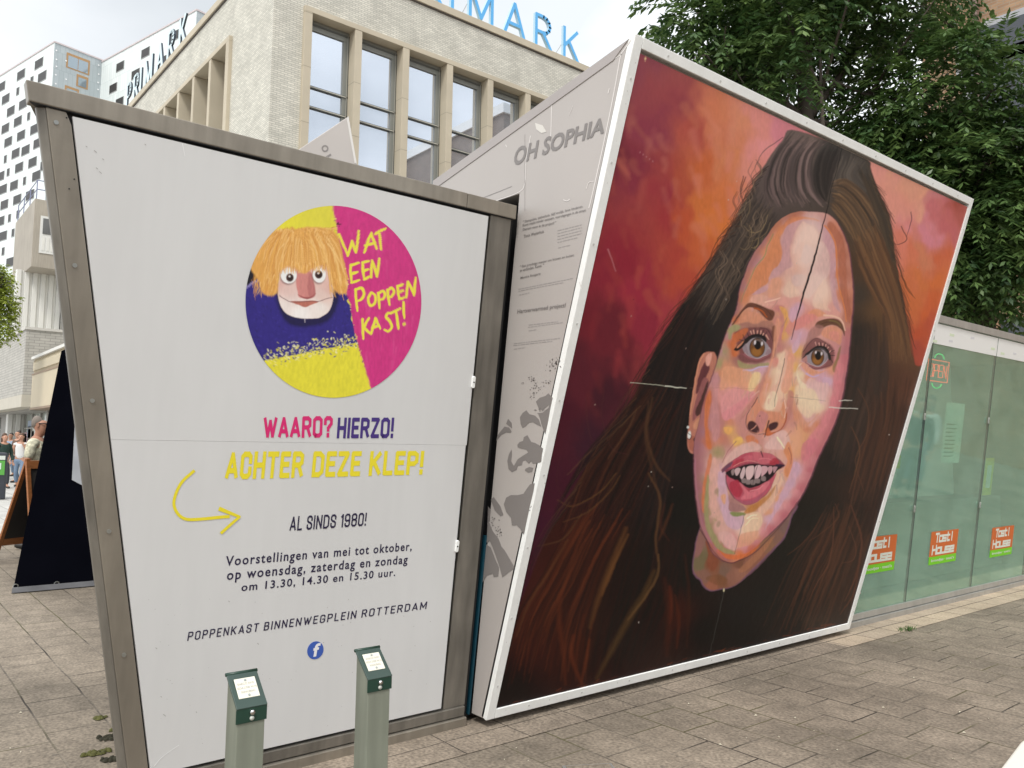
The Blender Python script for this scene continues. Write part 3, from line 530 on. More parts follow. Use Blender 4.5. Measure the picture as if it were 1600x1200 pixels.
    for x, y, rx, ry, c, al_ in [(1262, 385, 20, 44, (240, 214, 202), .5), (1272, 450, 26, 24, (240, 212, 198), .45), (1225, 600, 9, 34, (246, 220, 204), .5), (1268, 625, 20, 16, (244, 224, 196), .5), (1160, 615, 24, 20, (230, 168, 150), .4), (1168, 822, 18, 20, (244, 214, 194), .5), (1235, 690, 16, 26, (238, 178, 150), .35)]: cv.ell(x, y, rx, ry, c, .2, 6.0, al_)
    cv.c[:] = keep * (1 - fm[..., None]) + cv.c * fm[..., None]
    # brows
    P(A([(80, 1060), (130, 990), (190, 910), (245, 872), (330, 895), (400, 925), (455, 955), (450, 1010), (410, 1035), (360, 1000), (310, 945), (250, 915), (200, 930), (140, 1000), (90, 1070)]), (106, 66, 54), 0.8)
    S(A([(280, 925), (340, 945), (390, 1000)]), 3, (176, 88, 46), 0.9); S(A([(120, 1010), (200, 925), (245, 900)]), 1.2, (76, 46, 42)); S(A([(300, 900), (380, 930), (440, 1000)]), 1.2, (72, 44, 40))
    P(A([(820, 1080), (850, 1040), (930, 1018), (1010, 1020), (1060, 1060), (1085, 1110), (1085, 1170), (1060, 1120), (1010, 1082), (950, 1075), (890, 1100), (845, 1100)]), (104, 72, 56), 0.8)
    S(A([(950, 1035), (1010, 1045), (1050, 1080)]), 2, (126, 108, 66), 0.8); S(A([(860, 1075), (920, 1050), (980, 1050)]), 1.4, (80, 52, 44))
    S(A([(900, 985), (1000, 1000), (1060, 1040), (1090, 1120)]), 3, (232, 192, 168), 0.8)
    # eye sockets
    P(E([(60, 330), (140, 280), (250, 250), (400, 240), (500, 270), (560, 330), (560, 420), (540, 560), (500, 640), (380, 690), (260, 700), (150, 680), (100, 610), (120, 560)]), (116, 70, 72), 1.6, 0.9)
    P(E([(30, 390), (80, 320), (200, 260), (230, 290), (150, 400), (60, 480), (90, 600), (40, 610), (20, 520)]), (190, 96, 50), 1, 0.9)
    P(E([(120, 210), (250, 190), (330, 220), (420, 170), (520, 180), (560, 260), (470, 250), (340, 250), (230, 250)]), (152, 104, 92), 1, 0.85)
    P(E([(0, 260), (60, 225), (140, 240), (100, 290), (40, 320), (10, 400), (-20, 380)]), (146, 150, 104), 1, 0.9)
    P(E([(110, 170), (170, 80), (260, 55), (380, 90), (470, 160), (400, 170), (320, 210), (230, 185), (140, 200), (70, 215)]), (206, 138, 108), 1, 0.85)
    P(E([(540, 240), (580, 250), (585, 420), (560, 600), (530, 640), (545, 520), (530, 340)]), (116, 72, 58), 0.9, 0.9)
    P(E([(100, 660), (160, 690), (280, 720), (400, 700), (490, 690), (480, 730), (340, 750), (200, 770), (120, 750)]), (146, 146, 96), 0.9, 0.9)
    S(E([(170, 790), (280, 790), (370, 750), (470, 740)]), 3, (196, 178, 206), 0.9)
    P(E([(300, 820), (380, 830), (320, 960), (270, 1040), (230, 960)]), (232, 204, 150), 0.8, 0.85)
    P(E([(910, 560), (960, 450), (1070, 380), (1180, 420), (1270, 480), (1310, 560), (1300, 640), (1290, 720), (1160, 770), (1040, 760), (980, 700), (905, 660)]), (118, 72, 74), 1.5, 0.9)
    P(E([(950, 430), (1000, 300), (1090, 220), (1180, 250), (1140, 340), (1060, 390), (980, 450), (920, 540), (930, 480)]), (150, 104, 98), 1.2, 0.8)
    P(E([(1180, 270), (1280, 230), (1370, 260), (1410, 330), (1380, 470), (1320, 430), (1240, 400), (1150, 340)]), (212, 142, 112), 1, 0.9)
    P(E([(1240, 320), (1330, 300), (1370, 350), (1350, 420), (1270, 390)]), (214, 136, 126), 1, 0.8)
    P(E([(1395, 490), (1375, 600), (1345, 700), (1330, 800), (1300, 810), (1290, 740), (1330, 640), (1370, 520)]), (140, 112, 76), 0.9, 0.9)
    P(E([(880, 690), (960, 700), (1010, 760), (1120, 800), (1200, 790), (1120, 830), (1000, 830), (920, 770)]), (218, 148, 112), 0.9, 0.85)
    S(E([(960, 830), (1040, 870), (1110, 850)]), 3, (200, 170, 200), 0.9); P(E([(1180, 870), (1280, 910), (1250, 980), (1160, 950)]), (204, 166, 190), 0.9)
    P(E([(870, 720), (905, 700), (850, 780), (880, 900), (950, 960), (1000, 1000), (900, 1010), (850, 920), (840, 800)]), (238, 222, 190), 0.8, 0.9)
    # eyes
    def eye(out, iris, r, pup, pr, hl):
        cv.poly(out, (150, 139, 146), 0.6, mott=0)
        m = cv.mask(out, 0.6)
        keep = cv.c.copy()
        cv.ell(*iris, r[0], r[1], (58, 42, 34), 0.06, 0.6); cv.ell(iris[0], iris[1] + 0.4, r[0] - 1.1, r[1] - 1.2, (112, 72, 38), 0.06, 0.7)
        cv.ell(iris[0] - 1.2, iris[1] + r[1] * 0.42, r[0] * 0.62, r[1] * 0.45, (158, 106, 54), 0, 2.0, 0.8)
        cv.ell(iris[0] + 1.2, iris[1] - r[1] * 0.45, r[0] * 0.72, r[1] * 0.42, (104, 92, 92), 0, 1.2, 0.8)
        cv.ell(*pup, pr[0], pr[1], (22, 20, 22), 0, 0.6)
        for hx, hy, rx, ry in hl: cv.ell(hx, hy, rx, ry, (214, 206, 210), 0.1, 0.5)
        cv.c[:] = keep * (1 - m[..., None]) + cv.c * m[..., None]
    eye(E([(165, 500), (200, 440), (260, 385), (330, 360), (400, 375), (450, 430), (490, 500), (520, 560), (470, 590), (420, 615), (360, 635), (300, 630), (240, 605), (185, 560)]), E([(345, 505)])[0], (12.2, 15.2), E([(350, 475)])[0], (5.2, 6.8), [(*E([(318, 440)])[0], 1.5, 3.4), (*E([(405, 455)])[0], 1.6, 3.0)])
    P(E([(165, 500), (215, 450), (230, 520), (240, 600), (190, 560)]), (160, 146, 154), 0.9, 0.8)
    P(E([(440, 600), (490, 500), (520, 555), (480, 590)]), (176, 150, 158), 0.7, 0.8)
    S(E([(190, 570), (250, 620), (330, 640), (400, 625), (470, 595)]), 1.0, (208, 178, 180), 0.9)
    P(E([(60, 520), (130, 450), (190, 400), (260, 350), (330, 335), (410, 345), (460, 390), (450, 430), (400, 385), (330, 370), (265, 395), (205, 455), (165, 500), (100, 545), (55, 540)]), (34, 29, 31), 0.6)
    P(E([(90, 500), (170, 420), (175, 435), (110, 510)]), (196, 124, 92), 0.5)
    for a, b in [((200, 410), (165, 345)), ((240, 375), (215, 320)), ((280, 350), (262, 285)), ((320, 345), (318, 268)), ((360, 345), (372, 275)), ((400, 350), (425, 285)), ((430, 370), (462, 310)), ((180, 430), (120, 400))]:
        S(E([a, b]), 1.3, (34, 29, 31))
    for a, b in [((262, 300), (275, 335)), ((298, 290), (305, 330)), ((345, 300), (345, 328)), ((390, 300), (385, 335)), ((420, 330), (412, 350)), ((455, 350), (490, 400))]:
        S(E([a, b]), 2.0, (216, 164, 146), 0.9)
    S(E([(480, 290), (530, 380), (540, 470), (525, 560)]), 1.2, (70, 42, 48), 0.9); S(E([(150, 580), (240, 640), (360, 670), (470, 640), (530, 590)]), 2.4, (138, 80, 84), 0.8)
    S(E([(380, 260), (470, 280), (520, 360)]), 1.4, (84, 50, 56), 0.9)
    S(E([(565, 430), (558, 540), (548, 620)]), 1.0, (236, 190, 160), 0.8)
    eye(E([(905, 655), (955, 590), (1030, 530), (1100, 500), (1180, 515), (1225, 570), (1235, 640), (1190, 695), (1120, 735), (1050, 725), (980, 690)]), E([(1100, 622)])[0], (10.2, 13.2), E([(1106, 606)])[0], (4.8, 6.8), [(*E([(1078, 565)])[0], 1.2, 2.2), (*E([(1150, 580)])[0], 1.3, 2.6)])
    P(E([(905, 655), (955, 595), (970, 690)]), (176, 120, 116), 0.7)
    S(E([(960, 690), (1040, 728), (1120, 742), (1190, 700), (1232, 645)]), 1.1, (214, 196, 198), 0.9)
    P(E([(905, 640), (960, 575), (1030, 515), (1100, 480), (1190, 490), (1240, 540), (1270, 640), (1240, 660), (1215, 570), (1170, 522), (1100, 510), (1035, 540), (965, 600)]), (36, 31, 33), 0.6)
    for a, b in [((1100, 490), (1075, 440)), ((1140, 485), (1140, 435)), ((1180, 490), (1200, 440)), ((1220, 520), (1255, 470)), ((1245, 560), (1310, 540)), ((1255, 600), (1315, 605)), ((1250, 630), (1290, 690))]:
        S(E([a, b]), 1.3, (36, 31, 33))
    for a, b in [((1075, 440), (1085, 475)), ((1120, 450), (1125, 475)), ((1165, 455), (1165, 480)), ((1205, 465), (1200, 490)), ((1235, 500), (1225, 515)), ((1262, 545), (1250, 560))]:
        S(E([a, b]), 1.9, (214, 160, 150), 0.9)
    S(E([(920, 560), (990, 450), (1080, 390), (1180, 430), (1290, 520)]), 1.4, (96, 58, 62), 0.9); S(E([(1000, 735), (1080, 770), (1180, 750), (1280, 720)]), 2.6, (122, 70, 76), 0.85)
    S(E([(205, 440), (262, 392), (330, 374), (402, 388), (455, 428)]), 2.4, (40, 32, 34), .95); S(E([(975, 588), (1035, 542), (1104, 518), (1172, 530), (1212, 570)]), 2.2, (42, 34, 36), .95)
    S(E([(185, 590), (245, 628), (330, 650), (410, 640), (480, 606), (525, 570)]), 2.6, (150, 92, 98), .85); S(E([(950, 690), (1030, 738), (1115, 752), (1190, 715), (1235, 655)]), 2.4, (152, 96, 102), .85)
    P(E([(165, 505), (200, 455), (222, 520), (235, 598), (190, 565)]), (128, 112, 120), .8, .6); P(E([(450, 590), (480, 520), (520, 556), (490, 585)]), (132, 108, 116), .7, .7); P(E([(1190, 690), (1215, 600), (1232, 640)]), (126, 112, 120), .7, .6)
    # nose
    P(B([(740, 390), (765, 410), (745, 500), (715, 580), (695, 660), (690, 740), (650, 765), (615, 750), (640, 680), (680, 560), (710, 460)]), (228, 178, 158), 1.6, 0.8)
    P(B([(715, 430), (745, 400), (735, 500), (705, 580), (680, 600), (690, 520)]), (238, 216, 186), 1.2, 0.7)
    P(B([(650, 660), (690, 650), (700, 700), (670, 760), (620, 750)]), (242, 226, 192), 1.2, 0.8)
    P(B([(765, 420), (800, 430), (795, 540), (770, 640), (740, 660), (720, 620), (750, 520)]), (224, 156, 128), 1, 0.85)
    P(B([(690, 200), (720, 230), (690, 380), (650, 520), (610, 640), (585, 700), (560, 690), (610, 580), (660, 440)]), (220, 150, 120), 1.2, 0.8)
    P(B([(805, 340), (850, 270), (830, 370), (800, 410), (790, 370)]), (206, 168, 190), 0.9, 0.9)
    P(B([(760, 700), (770, 640), (800, 660), (790, 760), (770, 830), (745, 880), (700, 900), (740, 820)]), (182, 118, 112), 1, 0.85)
    P(B([(600, 560), (640, 500), (600, 640), (575, 690), (520, 780), (470, 820), (490, 760), (550, 680)]), (176, 112, 108), 1.6, .7)
    P(B([(575, 690), (540, 740), (510, 800), (505, 850), (530, 900), (580, 910), (620, 900), (700, 890), (740, 850), (755, 780), (740, 700), (720, 770), (660, 770), (610, 760)]), (208, 136, 106), 1, 0.9)
    P(B([(590, 770), (640, 790), (630, 840), (600, 900), (560, 880), (560, 830)]), (190, 122, 128), 1, 0.8)
    P(B([(740, 690), (758, 760), (745, 840), (720, 830), (720, 760)]), (214, 140, 104), 0.9, 0.9); S(B([(742, 700), (752, 760), (742, 810)]), 2, (236, 196, 178), 0.8)
    P(B([(515, 850), (530, 830), (560, 840), (585, 880), (575, 905), (540, 900), (515, 880)]), (70, 42, 46), 0.8)
    P(B([(640, 880), (650, 850), (690, 836), (705, 850), (690, 880), (650, 895)]), (72, 42, 46), 0.8)
    S(B([(575, 685), (545, 735), (512, 790), (503, 840), (520, 890), (570, 915), (620, 908)]), 1.4, (106, 62, 66), 0.9)
    S(B([(755, 760), (750, 830), (720, 885), (650, 915), (610, 915)]), 2.4, (170, 88, 56), 0.9)
    P(B([(620, 900), (640, 870), (660, 900), (690, 900), (640, 925)]), (190, 92, 46), 0.8)
    # cheeks and mouth surround
    P(B([(400, 640), (480, 610), (560, 660), (500, 720), (420, 800), (370, 825), (345, 770), (350, 690)]), (218, 146, 150), 1, 0.85)
    P(B([(560, 655), (540, 700), (440, 790), (380, 830), (350, 790), (430, 730)]), (214, 130, 140), 1, 0.7)
    P(B([(365, 490), (460, 500), (540, 540), (520, 640), (420, 610), (345, 640), (345, 560)]), (222, 158, 120), 1, 0.75)
    P(B([(545, 540), (595, 540), (550, 640), (515, 630)]), (234, 204, 150), 0.8, 0.85)
    P(B([(810, 620), (880, 610), (940, 650), (960, 720), (920, 790), (880, 810), (820, 740)]), (236, 214, 180), 1.6, 0.8)
    P(B([(900, 560), (960, 590), (1020, 600), (1005, 680), (970, 720), (930, 640), (880, 620)]), (222, 184, 184), 1, 0.8)
    P(B([(800, 690), (830, 760), (890, 840), (960, 780), (920, 830), (860, 880), (810, 820)]), (212, 146, 116), 1, 0.75)
    P(B([(1060, 500), (1110, 480), (1100, 600), (1070, 720), (1020, 830), (960, 920), (880, 960), (960, 850), (1030, 720)]), (210, 124, 134), 1.2, 0.75)
    P(B([(860, 970), (920, 940), (960, 960), (920, 1040), (870, 1080), (845, 1050)]), (206, 112, 130), 1, 0.75)
    P(B([(245, 740), (275, 640), (285, 700), (265, 840), (275, 930), (290, 1000), (262, 1000), (245, 900)]), (204, 108, 56), 0.8, 0.9)
    P(B([(300, 560), (330, 540), (325, 700), (340, 850), (330, 930), (300, 960), (285, 860), (290, 700)]), (192, 134, 138), 1, 0.8)
    P(B([(365, 870), (420, 880), (400, 915), (370, 900)]), (228, 170, 92), 0.7); P(B([(425, 950), (470, 930), (480, 960), (430, 985)]), (232, 186, 96), 0.7)
    P(B([(500, 930), (540, 920), (580, 960), (560, 990), (520, 980)]), (208, 116, 68), 0.8, 0.9)
    P(B([(640, 960), (720, 890), (770, 920), (770, 1000), (690, 1010), (620, 1000)]), (224, 186, 180), 1, 0.85)
    S(B([(700, 935), (745, 1000)]), 3, (242, 226, 190), 0.9)
    P(B([(380, 1060), (440, 1000), (540, 960), (600, 1000), (540, 1020), (450, 1060), (390, 1110), (340, 1150)]), (220, 180, 172), 1, 0.85)
    P(B([(770, 960), (790, 1030), (790, 1130), (760, 1180), (740, 1140), (760, 1080), (740, 1020)]), (214, 130, 80), 0.9, 0.9)
    S(B([(770, 1000), (785, 1050), (782, 1100)]), 1.4, (150, 84, 84), 0.8); S(B([(440, 960), (390, 1020), (355, 1090)]), 1.4, (168, 104, 106), 0.8)
    P(Cc([(800, 170), (840, 190), (810, 290), (760, 380), (700, 470), (640, 560), (620, 590), (660, 500), (720, 370), (770, 260)]), (204, 164, 188), 0.9, 0.85)
    P(Cc([(250, 230), (275, 120), (290, 150), (265, 280), (250, 380), (255, 480), (230, 470), (228, 340)]), (206, 108, 60), 0.8, 0.85)
    P(Cc([(262, 250), (275, 300), (265, 420), (275, 540), (310, 620), (350, 690), (410, 720), (430, 740), (350, 730), (290, 660), (250, 560), (240, 430)]), (142, 144, 94), 0.9, 0.95)
    P(Cc([(300, 140), (340, 200), (330, 300), (320, 420), (360, 540), (320, 530), (280, 470), (270, 360), (275, 240)]), (218, 168, 156), 1, 0.8)
    P(Cc([(330, 230), (370, 260), (385, 350), (400, 450), (430, 500), (480, 490), (490, 560), (440, 590), (380, 560), (340, 440), (330, 350)]), (204, 168, 190), 0.9, 0.9)
    P(Cc([(345, 380), (375, 370), (370, 430), (355, 420)]), (220, 160, 120), 0.8)
    P(Cc([(400, 420), (440, 430), (490, 445), (500, 470), (430, 475), (395, 470)]), (152, 108, 108), 0.9)
    P(Cc([(405, 480), (490, 485), (495, 500), (430, 508), (410, 500)]), (134, 138, 88), 0.8)
    P(Cc([(520, 450), (560, 430), (640, 370), (690, 310), (660, 400), (590, 450), (530, 490), (490, 485)]), (180, 116, 52), 0.9, 0.9)
    P(Cc([(700, 250), (730, 260), (710, 340), (660, 440), (600, 500), (580, 460), (640, 400), (690, 320)]), (228, 186, 160), 1, 0.8)
    P(Cc([(500, 500), (560, 480), (600, 500), (600, 560), (550, 610), (480, 600), (490, 540)]), (232, 200, 166), 1, 0.9)
    S(Cc([(510, 520), (540, 500), (570, 500)]), 2, (246, 230, 200)); S(Cc([(500, 560), (540, 520), (580, 520)]), 1.5, (246, 226, 190))
    P(Cc([(360, 600), (420, 620), (450, 680), (430, 720), (370, 690), (330, 620)]), (222, 176, 172), 1, 0.85)
    P(Cc([(470, 620), (540, 600), (580, 600), (550, 670), (480, 700), (440, 700)]), (220, 158, 126), 1, 0.8)
    P(Cc([(320, 710), (370, 740), (440, 750), (520, 730), (590, 680), (540, 740), (460, 775), (380, 770), (330, 740)]), (208, 100, 48), 0.9, 0.95)
    S(Cc([(185, 150), (190, 300), (210, 450), (240, 580), (300, 690), (380, 780)]), 2.0, (170, 110, 128), 0.8)
    S(Cc([(215, 590), (270, 680), (330, 760), (400, 798), (470, 780), (560, 730), (650, 640), (740, 540), (820, 420)]), 1.6, (92, 50, 56), 0.75)
    for p in [(318, 350), (330, 555)]: cv.ell(*Cc([p])[0], 3, 5, (166, 138, 118), 0.3, 1.2, 0.8)
    dabs(260, 1090, 1320, 610, 880, fm, lambda x, y: 1.9 - (x - 1190) / 160, (5, 16), 10)
    # mouth
    P(M([(530, 440), (600, 370), (720, 290), (830, 230), (930, 210), (1030, 225), (1130, 225), (1220, 270), (1320, 360), (1315, 400), (1220, 460), (1180, 600), (1120, 720), (1020, 800), (920, 860), (830, 870), (740, 820), (660, 740), (610, 640), (595, 470)]), (140, 70, 84), 0.8)
    P(M([(590, 470), (660, 430), (780, 390), (900, 360), (1000, 360), (1120, 375), (1230, 375), (1300, 390), (1240, 440), (1150, 540), (1060, 610), (960, 640), (880, 660), (800, 620), (700, 560), (630, 520)]), (34, 24, 30), 0.6)
    P(M([(600, 400), (720, 290), (830, 230), (930, 212), (1000, 250), (1000, 330), (900, 345), (780, 370), (660, 420)]), (180, 66, 88), 0.7)
    P(M([(930, 215), (1130, 225), (1220, 275), (1180, 340), (1080, 360), (1000, 345)]), (196, 92, 108), 0.7)
    P(M([(800, 290), (880, 250), (970, 270), (960, 330), (830, 320)]), (196, 92, 110), 0.8, 0.8)
    P(M([(670, 350), (760, 300), (820, 290), (800, 340), (700, 400)]), (168, 38, 60), 0.7, 0.9); P(M([(1160, 310), (1215, 285), (1260, 345), (1200, 370), (1140, 360)]), (164, 30, 50), 0.7, 0.9)
    S(M([(690, 390), (800, 335), (900, 325), (1000, 345)]), 1.2, (222, 160, 150), 0.7); S(M([(1010, 300), (1100, 290), (1170, 310)]), 1.2, (220, 140, 146), 0.7)
    P(M([(540, 440), (600, 375), (680, 330), (650, 390), (590, 430), (550, 470)]), (112, 72, 92), 0.7); P(M([(1220, 360), (1320, 370), (1310, 395), (1240, 385)]), (56, 32, 56), 0.6)
    for t, c in [([(665, 440), (700, 425), (690, 490), (672, 500), (662, 470)], (150, 128, 128)), ([(705, 430), (740, 410), (775, 420), (760, 470), (725, 505), (708, 480)], (196, 168, 170)), ([(770, 500), (800, 420), (830, 400), (832, 470), (800, 548), (778, 535)], (204, 176, 178)),
                 ([(840, 440), (870, 395), (940, 385), (940, 480), (910, 540), (870, 568), (845, 520)], (216, 184, 184)), ([(950, 480), (960, 390), (1010, 370), (1040, 400), (1035, 470), (1000, 530), (960, 555)], (212, 176, 180)),
                 ([(1040, 400), (1060, 380), (1110, 395), (1110, 450), (1060, 505), (1035, 515)], (204, 160, 166)), ([(1118, 400), (1160, 385), (1178, 410), (1165, 460), (1135, 492), (1118, 450)], (196, 150, 156)), ([(1182, 400), (1220, 390), (1240, 400), (1215, 450), (1190, 468)], (180, 136, 144))]:
        cv.poly(M(t), c, 0.5, 1, True, 0.02)
    for x0, x1 in [(790, 850), (840, 900), (900, 960), (950, 1020), (1030, 1090)]:
        y = 610 - abs((x0 + x1) / 2 - 905) * 0.35
        cv.poly(M([(x0, y - 30), ((x0 + x1) / 2, y - 45), (x1, y - 30), (x1 - 5, y + 15), (x0 + 8, y + 15)]), (140, 122, 122), 0.6, 0.9)
    P(M([(600, 500), (640, 530), (700, 560), (770, 600), (830, 640), (880, 670), (960, 650), (1060, 610), (1150, 550), (1230, 470), (1180, 600), (1120, 710), (1020, 790), (920, 850), (830, 865), (740, 810), (660, 730), (615, 620)]), (184, 72, 96), 0.7)
    P(M([(690, 570), (740, 560), (800, 640), (800, 700), (770, 770), (700, 760), (640, 680), (640, 600)]), (162, 30, 56), 0.9, 0.95)
    P(M([(760, 590), (850, 660), (900, 690), (1000, 640), (1120, 570), (1140, 600), (1080, 690), (980, 760), (880, 800), (780, 800), (820, 720)]), (210, 108, 124), 0.9, 0.95)
    P(M([(830, 640), (880, 675), (960, 655), (1040, 620), (960, 690), (880, 710)]), (150, 30, 52), 0.8, 0.85)
    P(M([(700, 790), (800, 820), (900, 815), (1010, 760), (1100, 690), (1020, 800), (920, 855), (830, 868), (750, 830)]), (156, 76, 100), 0.8, 0.9)
    S(M([(900, 700), (1000, 670), (1060, 630)]), 2.2, (222, 140, 150), 0.7); S(M([(600, 500), (600, 600), (640, 700), (700, 790)]), 2, (110, 56, 74), 0.8)
    cv.c[:] = np.where(fm[..., None] > .5, np.clip(cv.c * 1.12, 0, .93), cv.c)
    # ---- the split between the two boards and old scratches
    S(A([(935, 10), (870, 260), (845, 370), (800, 530), (760, 660), (715, 800), (690, 900), (660, 1000), (610, 1200)]), 1.2, (26, 18, 26), 1, 3.2)
    S(B([(745, 440), (720, 560), (690, 670), (680, 740)]), 1.2, (50, 34, 40), 0.8); S(B([(645, 830), (620, 930)]), 2, (30, 22, 30)); S(B([(597, 1022), (607, 1055)]), 2, (26, 22, 34)); S(Cc([(575, 185), (560, 240), (545, 310)]), 1, (50, 36, 40), 0.8)
    S(Cc([(490, 500), (470, 590), (430, 740)]), 0.8, (70, 50, 56), 0.8); S(D([(708, 84), (685, 190), (660, 270), (640, 370)]), 1.6, (20, 18, 20), 0.9); S([(1131, 925), (1120, 975), (1108, 1025)], 0.6, (90, 90, 86), 0.6)
    cv.ell(1131, 922, 1.2, 2.4, (222, 210, 170))
    S(B([(-220, 590), (0, 612), (60, 622), (130, 628)]), 0.9, (200, 200, 180), 0.8); S(B([(0, 612), (60, 620), (130, 626)]), 1.5, (222, 222, 206), 0.9); S(B([(150, 626), (400, 625), (560, 630)]), 0.5, (150, 110, 100), 0.4); S(B([(780, 680), (1000, 706)]), 0.6, (90, 70, 70), 0.6)
    S(B([(1085, 704), (1165, 702)]), 1.2, (224, 222, 210)); S(B([(1025, 745), (1200, 755)]), 1.4, (228, 226, 214)); S([(950, 390), (955, 402), (962, 424)], 2.0, (190, 120, 126), 0.7)
    for k in range(26):
        x = rg.uniform(1090, 1260); y = 700; cv.ell(rg.uniform(790, 1480), rg.uniform(120, 1060), rg.uniform(0.5, 1.0), rg.uniform(0.5, 1.3), rg.choice([(200, 190, 180), (180, 150, 140), (30, 26, 26)]), 0, 0.5, 0.7)
    cv.stroke([(1009, 84), (1008, 96)], 1.2, 1.2, (214, 160, 130)); cv.ell(1008.4, 91.5, 1.4, 1.8, (236, 200, 150))
    for y in np.linspace(0, 1, 5): cv.ell(1000 + y * 20, 238 + y * 14, 0.8, 1.2, (190, 130, 136), 0, 0.6, 0.7)
    # worn paint along the frame
    for k in range(60):
        t = rg.random(); x = 780 + t * 540; y = 1105 - t * 132 - rg.uniform(0, 5)
        cv.stroke([(x, y), (x + rg.uniform(4, 16), y - rg.uniform(1, 4))], 1.0, 0.6, rg.choice([(90, 44, 26), (120, 60, 34), (60, 30, 24)]), 0.7, 0.7, 3)
# ---------------------------------------------------------------- shared materials
def brick(name, c1, c2, mortar, bw, bh, ms=0.012, rough=0.85, ground=False, bump=0.5, off=0.5, speck=0.0, moss=0.0, var=0.12, worn=False):
    m = bpy.data.materials.new(name); m.use_nodes = True; t = m.node_tree; N = t.nodes; K = t.links.new
    p = N['Principled BSDF']; p.inputs['Roughness'].default_value = rough; p.inputs['Specular IOR Level'].default_value = 0.35
    ge = N.new('ShaderNodeNewGeometry'); sp = N.new('ShaderNodeSeparateXYZ'); K(ge.outputs['Position'], sp.inputs[0]); cb = N.new('ShaderNodeCombineXYZ')
    if ground: K(sp.outputs[1], cb.inputs[0]); K(sp.outputs[0], cb.inputs[1])
    else:
        ad = N.new('ShaderNodeMath'); K(sp.outputs[0], ad.inputs[0]); K(sp.outputs[1], ad.inputs[1]); K(ad.outputs[0], cb.inputs[0]); K(sp.outputs[2], cb.inputs[1])
    vec = cb.outputs[0]
    if ground:                       # joints that wander a little
        nz = N.new('ShaderNodeTexNoise'); nz.inputs['Scale'].default_value = 2.3; nz.inputs['Detail'].default_value = 2; K(vec, nz.inputs['Vector'])
        sb = N.new('ShaderNodeVectorMath'); sb.operation = 'MULTIPLY_ADD'; sb.inputs[1].default_value = (0.022, 0.022, 0); K(nz.outputs['Color'], sb.inputs[0]); K(vec, sb.inputs[2]); vec = sb.outputs[0]
    br = N.new('ShaderNodeTexBrick'); br.offset = off; br.inputs['Color1'].default_value = (*c1, 1); br.inputs['Color2'].default_value = (*c2, 1); br.inputs['Mortar'].default_value = (*mortar, 1)
    br.inputs['Scale'].default_value = 1; br.inputs['Mortar Size'].default_value = ms; br.inputs['Mortar Smooth'].default_value = 0.25; br.inputs['Bias'].default_value = 0; br.inputs['Brick Width'].default_value = bw; br.inputs['Row Height'].default_value = bh
    K(vec, br.inputs['Vector']); cur = br.outputs['Color']
    def mul(scale, amt, det, lo=0.3, hi=0.7):
        nonlocal cur
        n = N.new('ShaderNodeTexNoise'); n.inputs['Scale'].default_value = scale; n.inputs['Detail'].default_value = det; K(cb.outputs[0], n.inputs['Vector'])
        r = N.new('ShaderNodeMapRange'); r.inputs[1].default_value = lo; r.inputs[2].default_value = hi; r.inputs[3].default_value = 1 - amt; r.inputs[4].default_value = 1 + amt; K(n.outputs[0], r.inputs[0])
        x = N.new('ShaderNodeMix'); x.data_type = 'RGBA'; x.blend_type = 'MULTIPLY'; x.inputs[0].default_value = 1; K(cur, x.inputs[6]); K(r.outputs[0], x.inputs[7]); cur = x.outputs[2]; return n
    mul(1.3, var, 4)
    n2 = None
    if speck:
        n2 = mul(55, speck, 5); mul(9, speck * 0.45, 4)
    if worn:                         # joints that are dark in places and filled with grit elsewhere; stains
        n4 = N.new('ShaderNodeTexNoise'); n4.inputs['Scale'].default_value = 2.6; n4.inputs['Detail'].default_value = 4; K(cb.outputs[0], n4.inputs['Vector'])
        r4 = N.new('ShaderNodeMapRange'); r4.inputs[1].default_value = 0.40; r4.inputs[2].default_value = 0.60; r4.inputs[3].default_value = 0.12; r4.inputs[4].default_value = 0.95; K(n4.outputs[0], r4.inputs[0])
        m4 = N.new('ShaderNodeMath'); m4.operation = 'MULTIPLY'; K(r4.outputs[0], m4.inputs[0]); K(br.outputs['Fac'], m4.inputs[1])
        x = N.new('ShaderNodeMix'); x.data_type = 'RGBA'; K(m4.outputs[0], x.inputs[0]); K(cur, x.inputs[6]); x.inputs[7].default_value = (0.035, 0.029, 0.024, 1); cur = x.outputs[2]
        n5 = N.new('ShaderNodeTexNoise'); n5.inputs['Scale'].default_value = 0.75; n5.inputs['Detail'].default_value = 6; n5.inputs['Roughness'].default_value = .65; K(cb.outputs[0], n5.inputs['Vector'])
        r5 = N.new('ShaderNodeMapRange'); r5.inputs[1].default_value = 0.56; r5.inputs[2].default_value = 0.68; r5.inputs[3].default_value = 1.0; r5.inputs[4].default_value = 0.74; K(n5.outputs[0], r5.inputs[0])
        x = N.new('ShaderNodeMix'); x.data_type = 'RGBA'; x.blend_type = 'MULTIPLY'; x.inputs[0].default_value = 1; K(cur, x.inputs[6]); K(r5.outputs[0], x.inputs[7]); cur = x.outputs[2]
        vo = N.new('ShaderNodeTexVoronoi'); vo.inputs['Scale'].default_value = 3.1; K(cb.outputs[0], vo.inputs['Vector'])           # old chewing gum
        r6 = N.new('ShaderNodeMapRange'); r6.inputs[1].default_value = 0.035; r6.inputs[2].default_value = 0.055; r6.inputs[3].default_value = 0.55; r6.inputs[4].default_value = 0.0; K(vo.outputs['Distance'], r6.inputs[0])
        x = N.new('ShaderNodeMix'); x.data_type = 'RGBA'; K(r6.outputs[0], x.inputs[0]); K(cur, x.inputs[6]); x.inputs[7].default_value = (0.10, 0.088, 0.078, 1); cur = x.outputs[2]
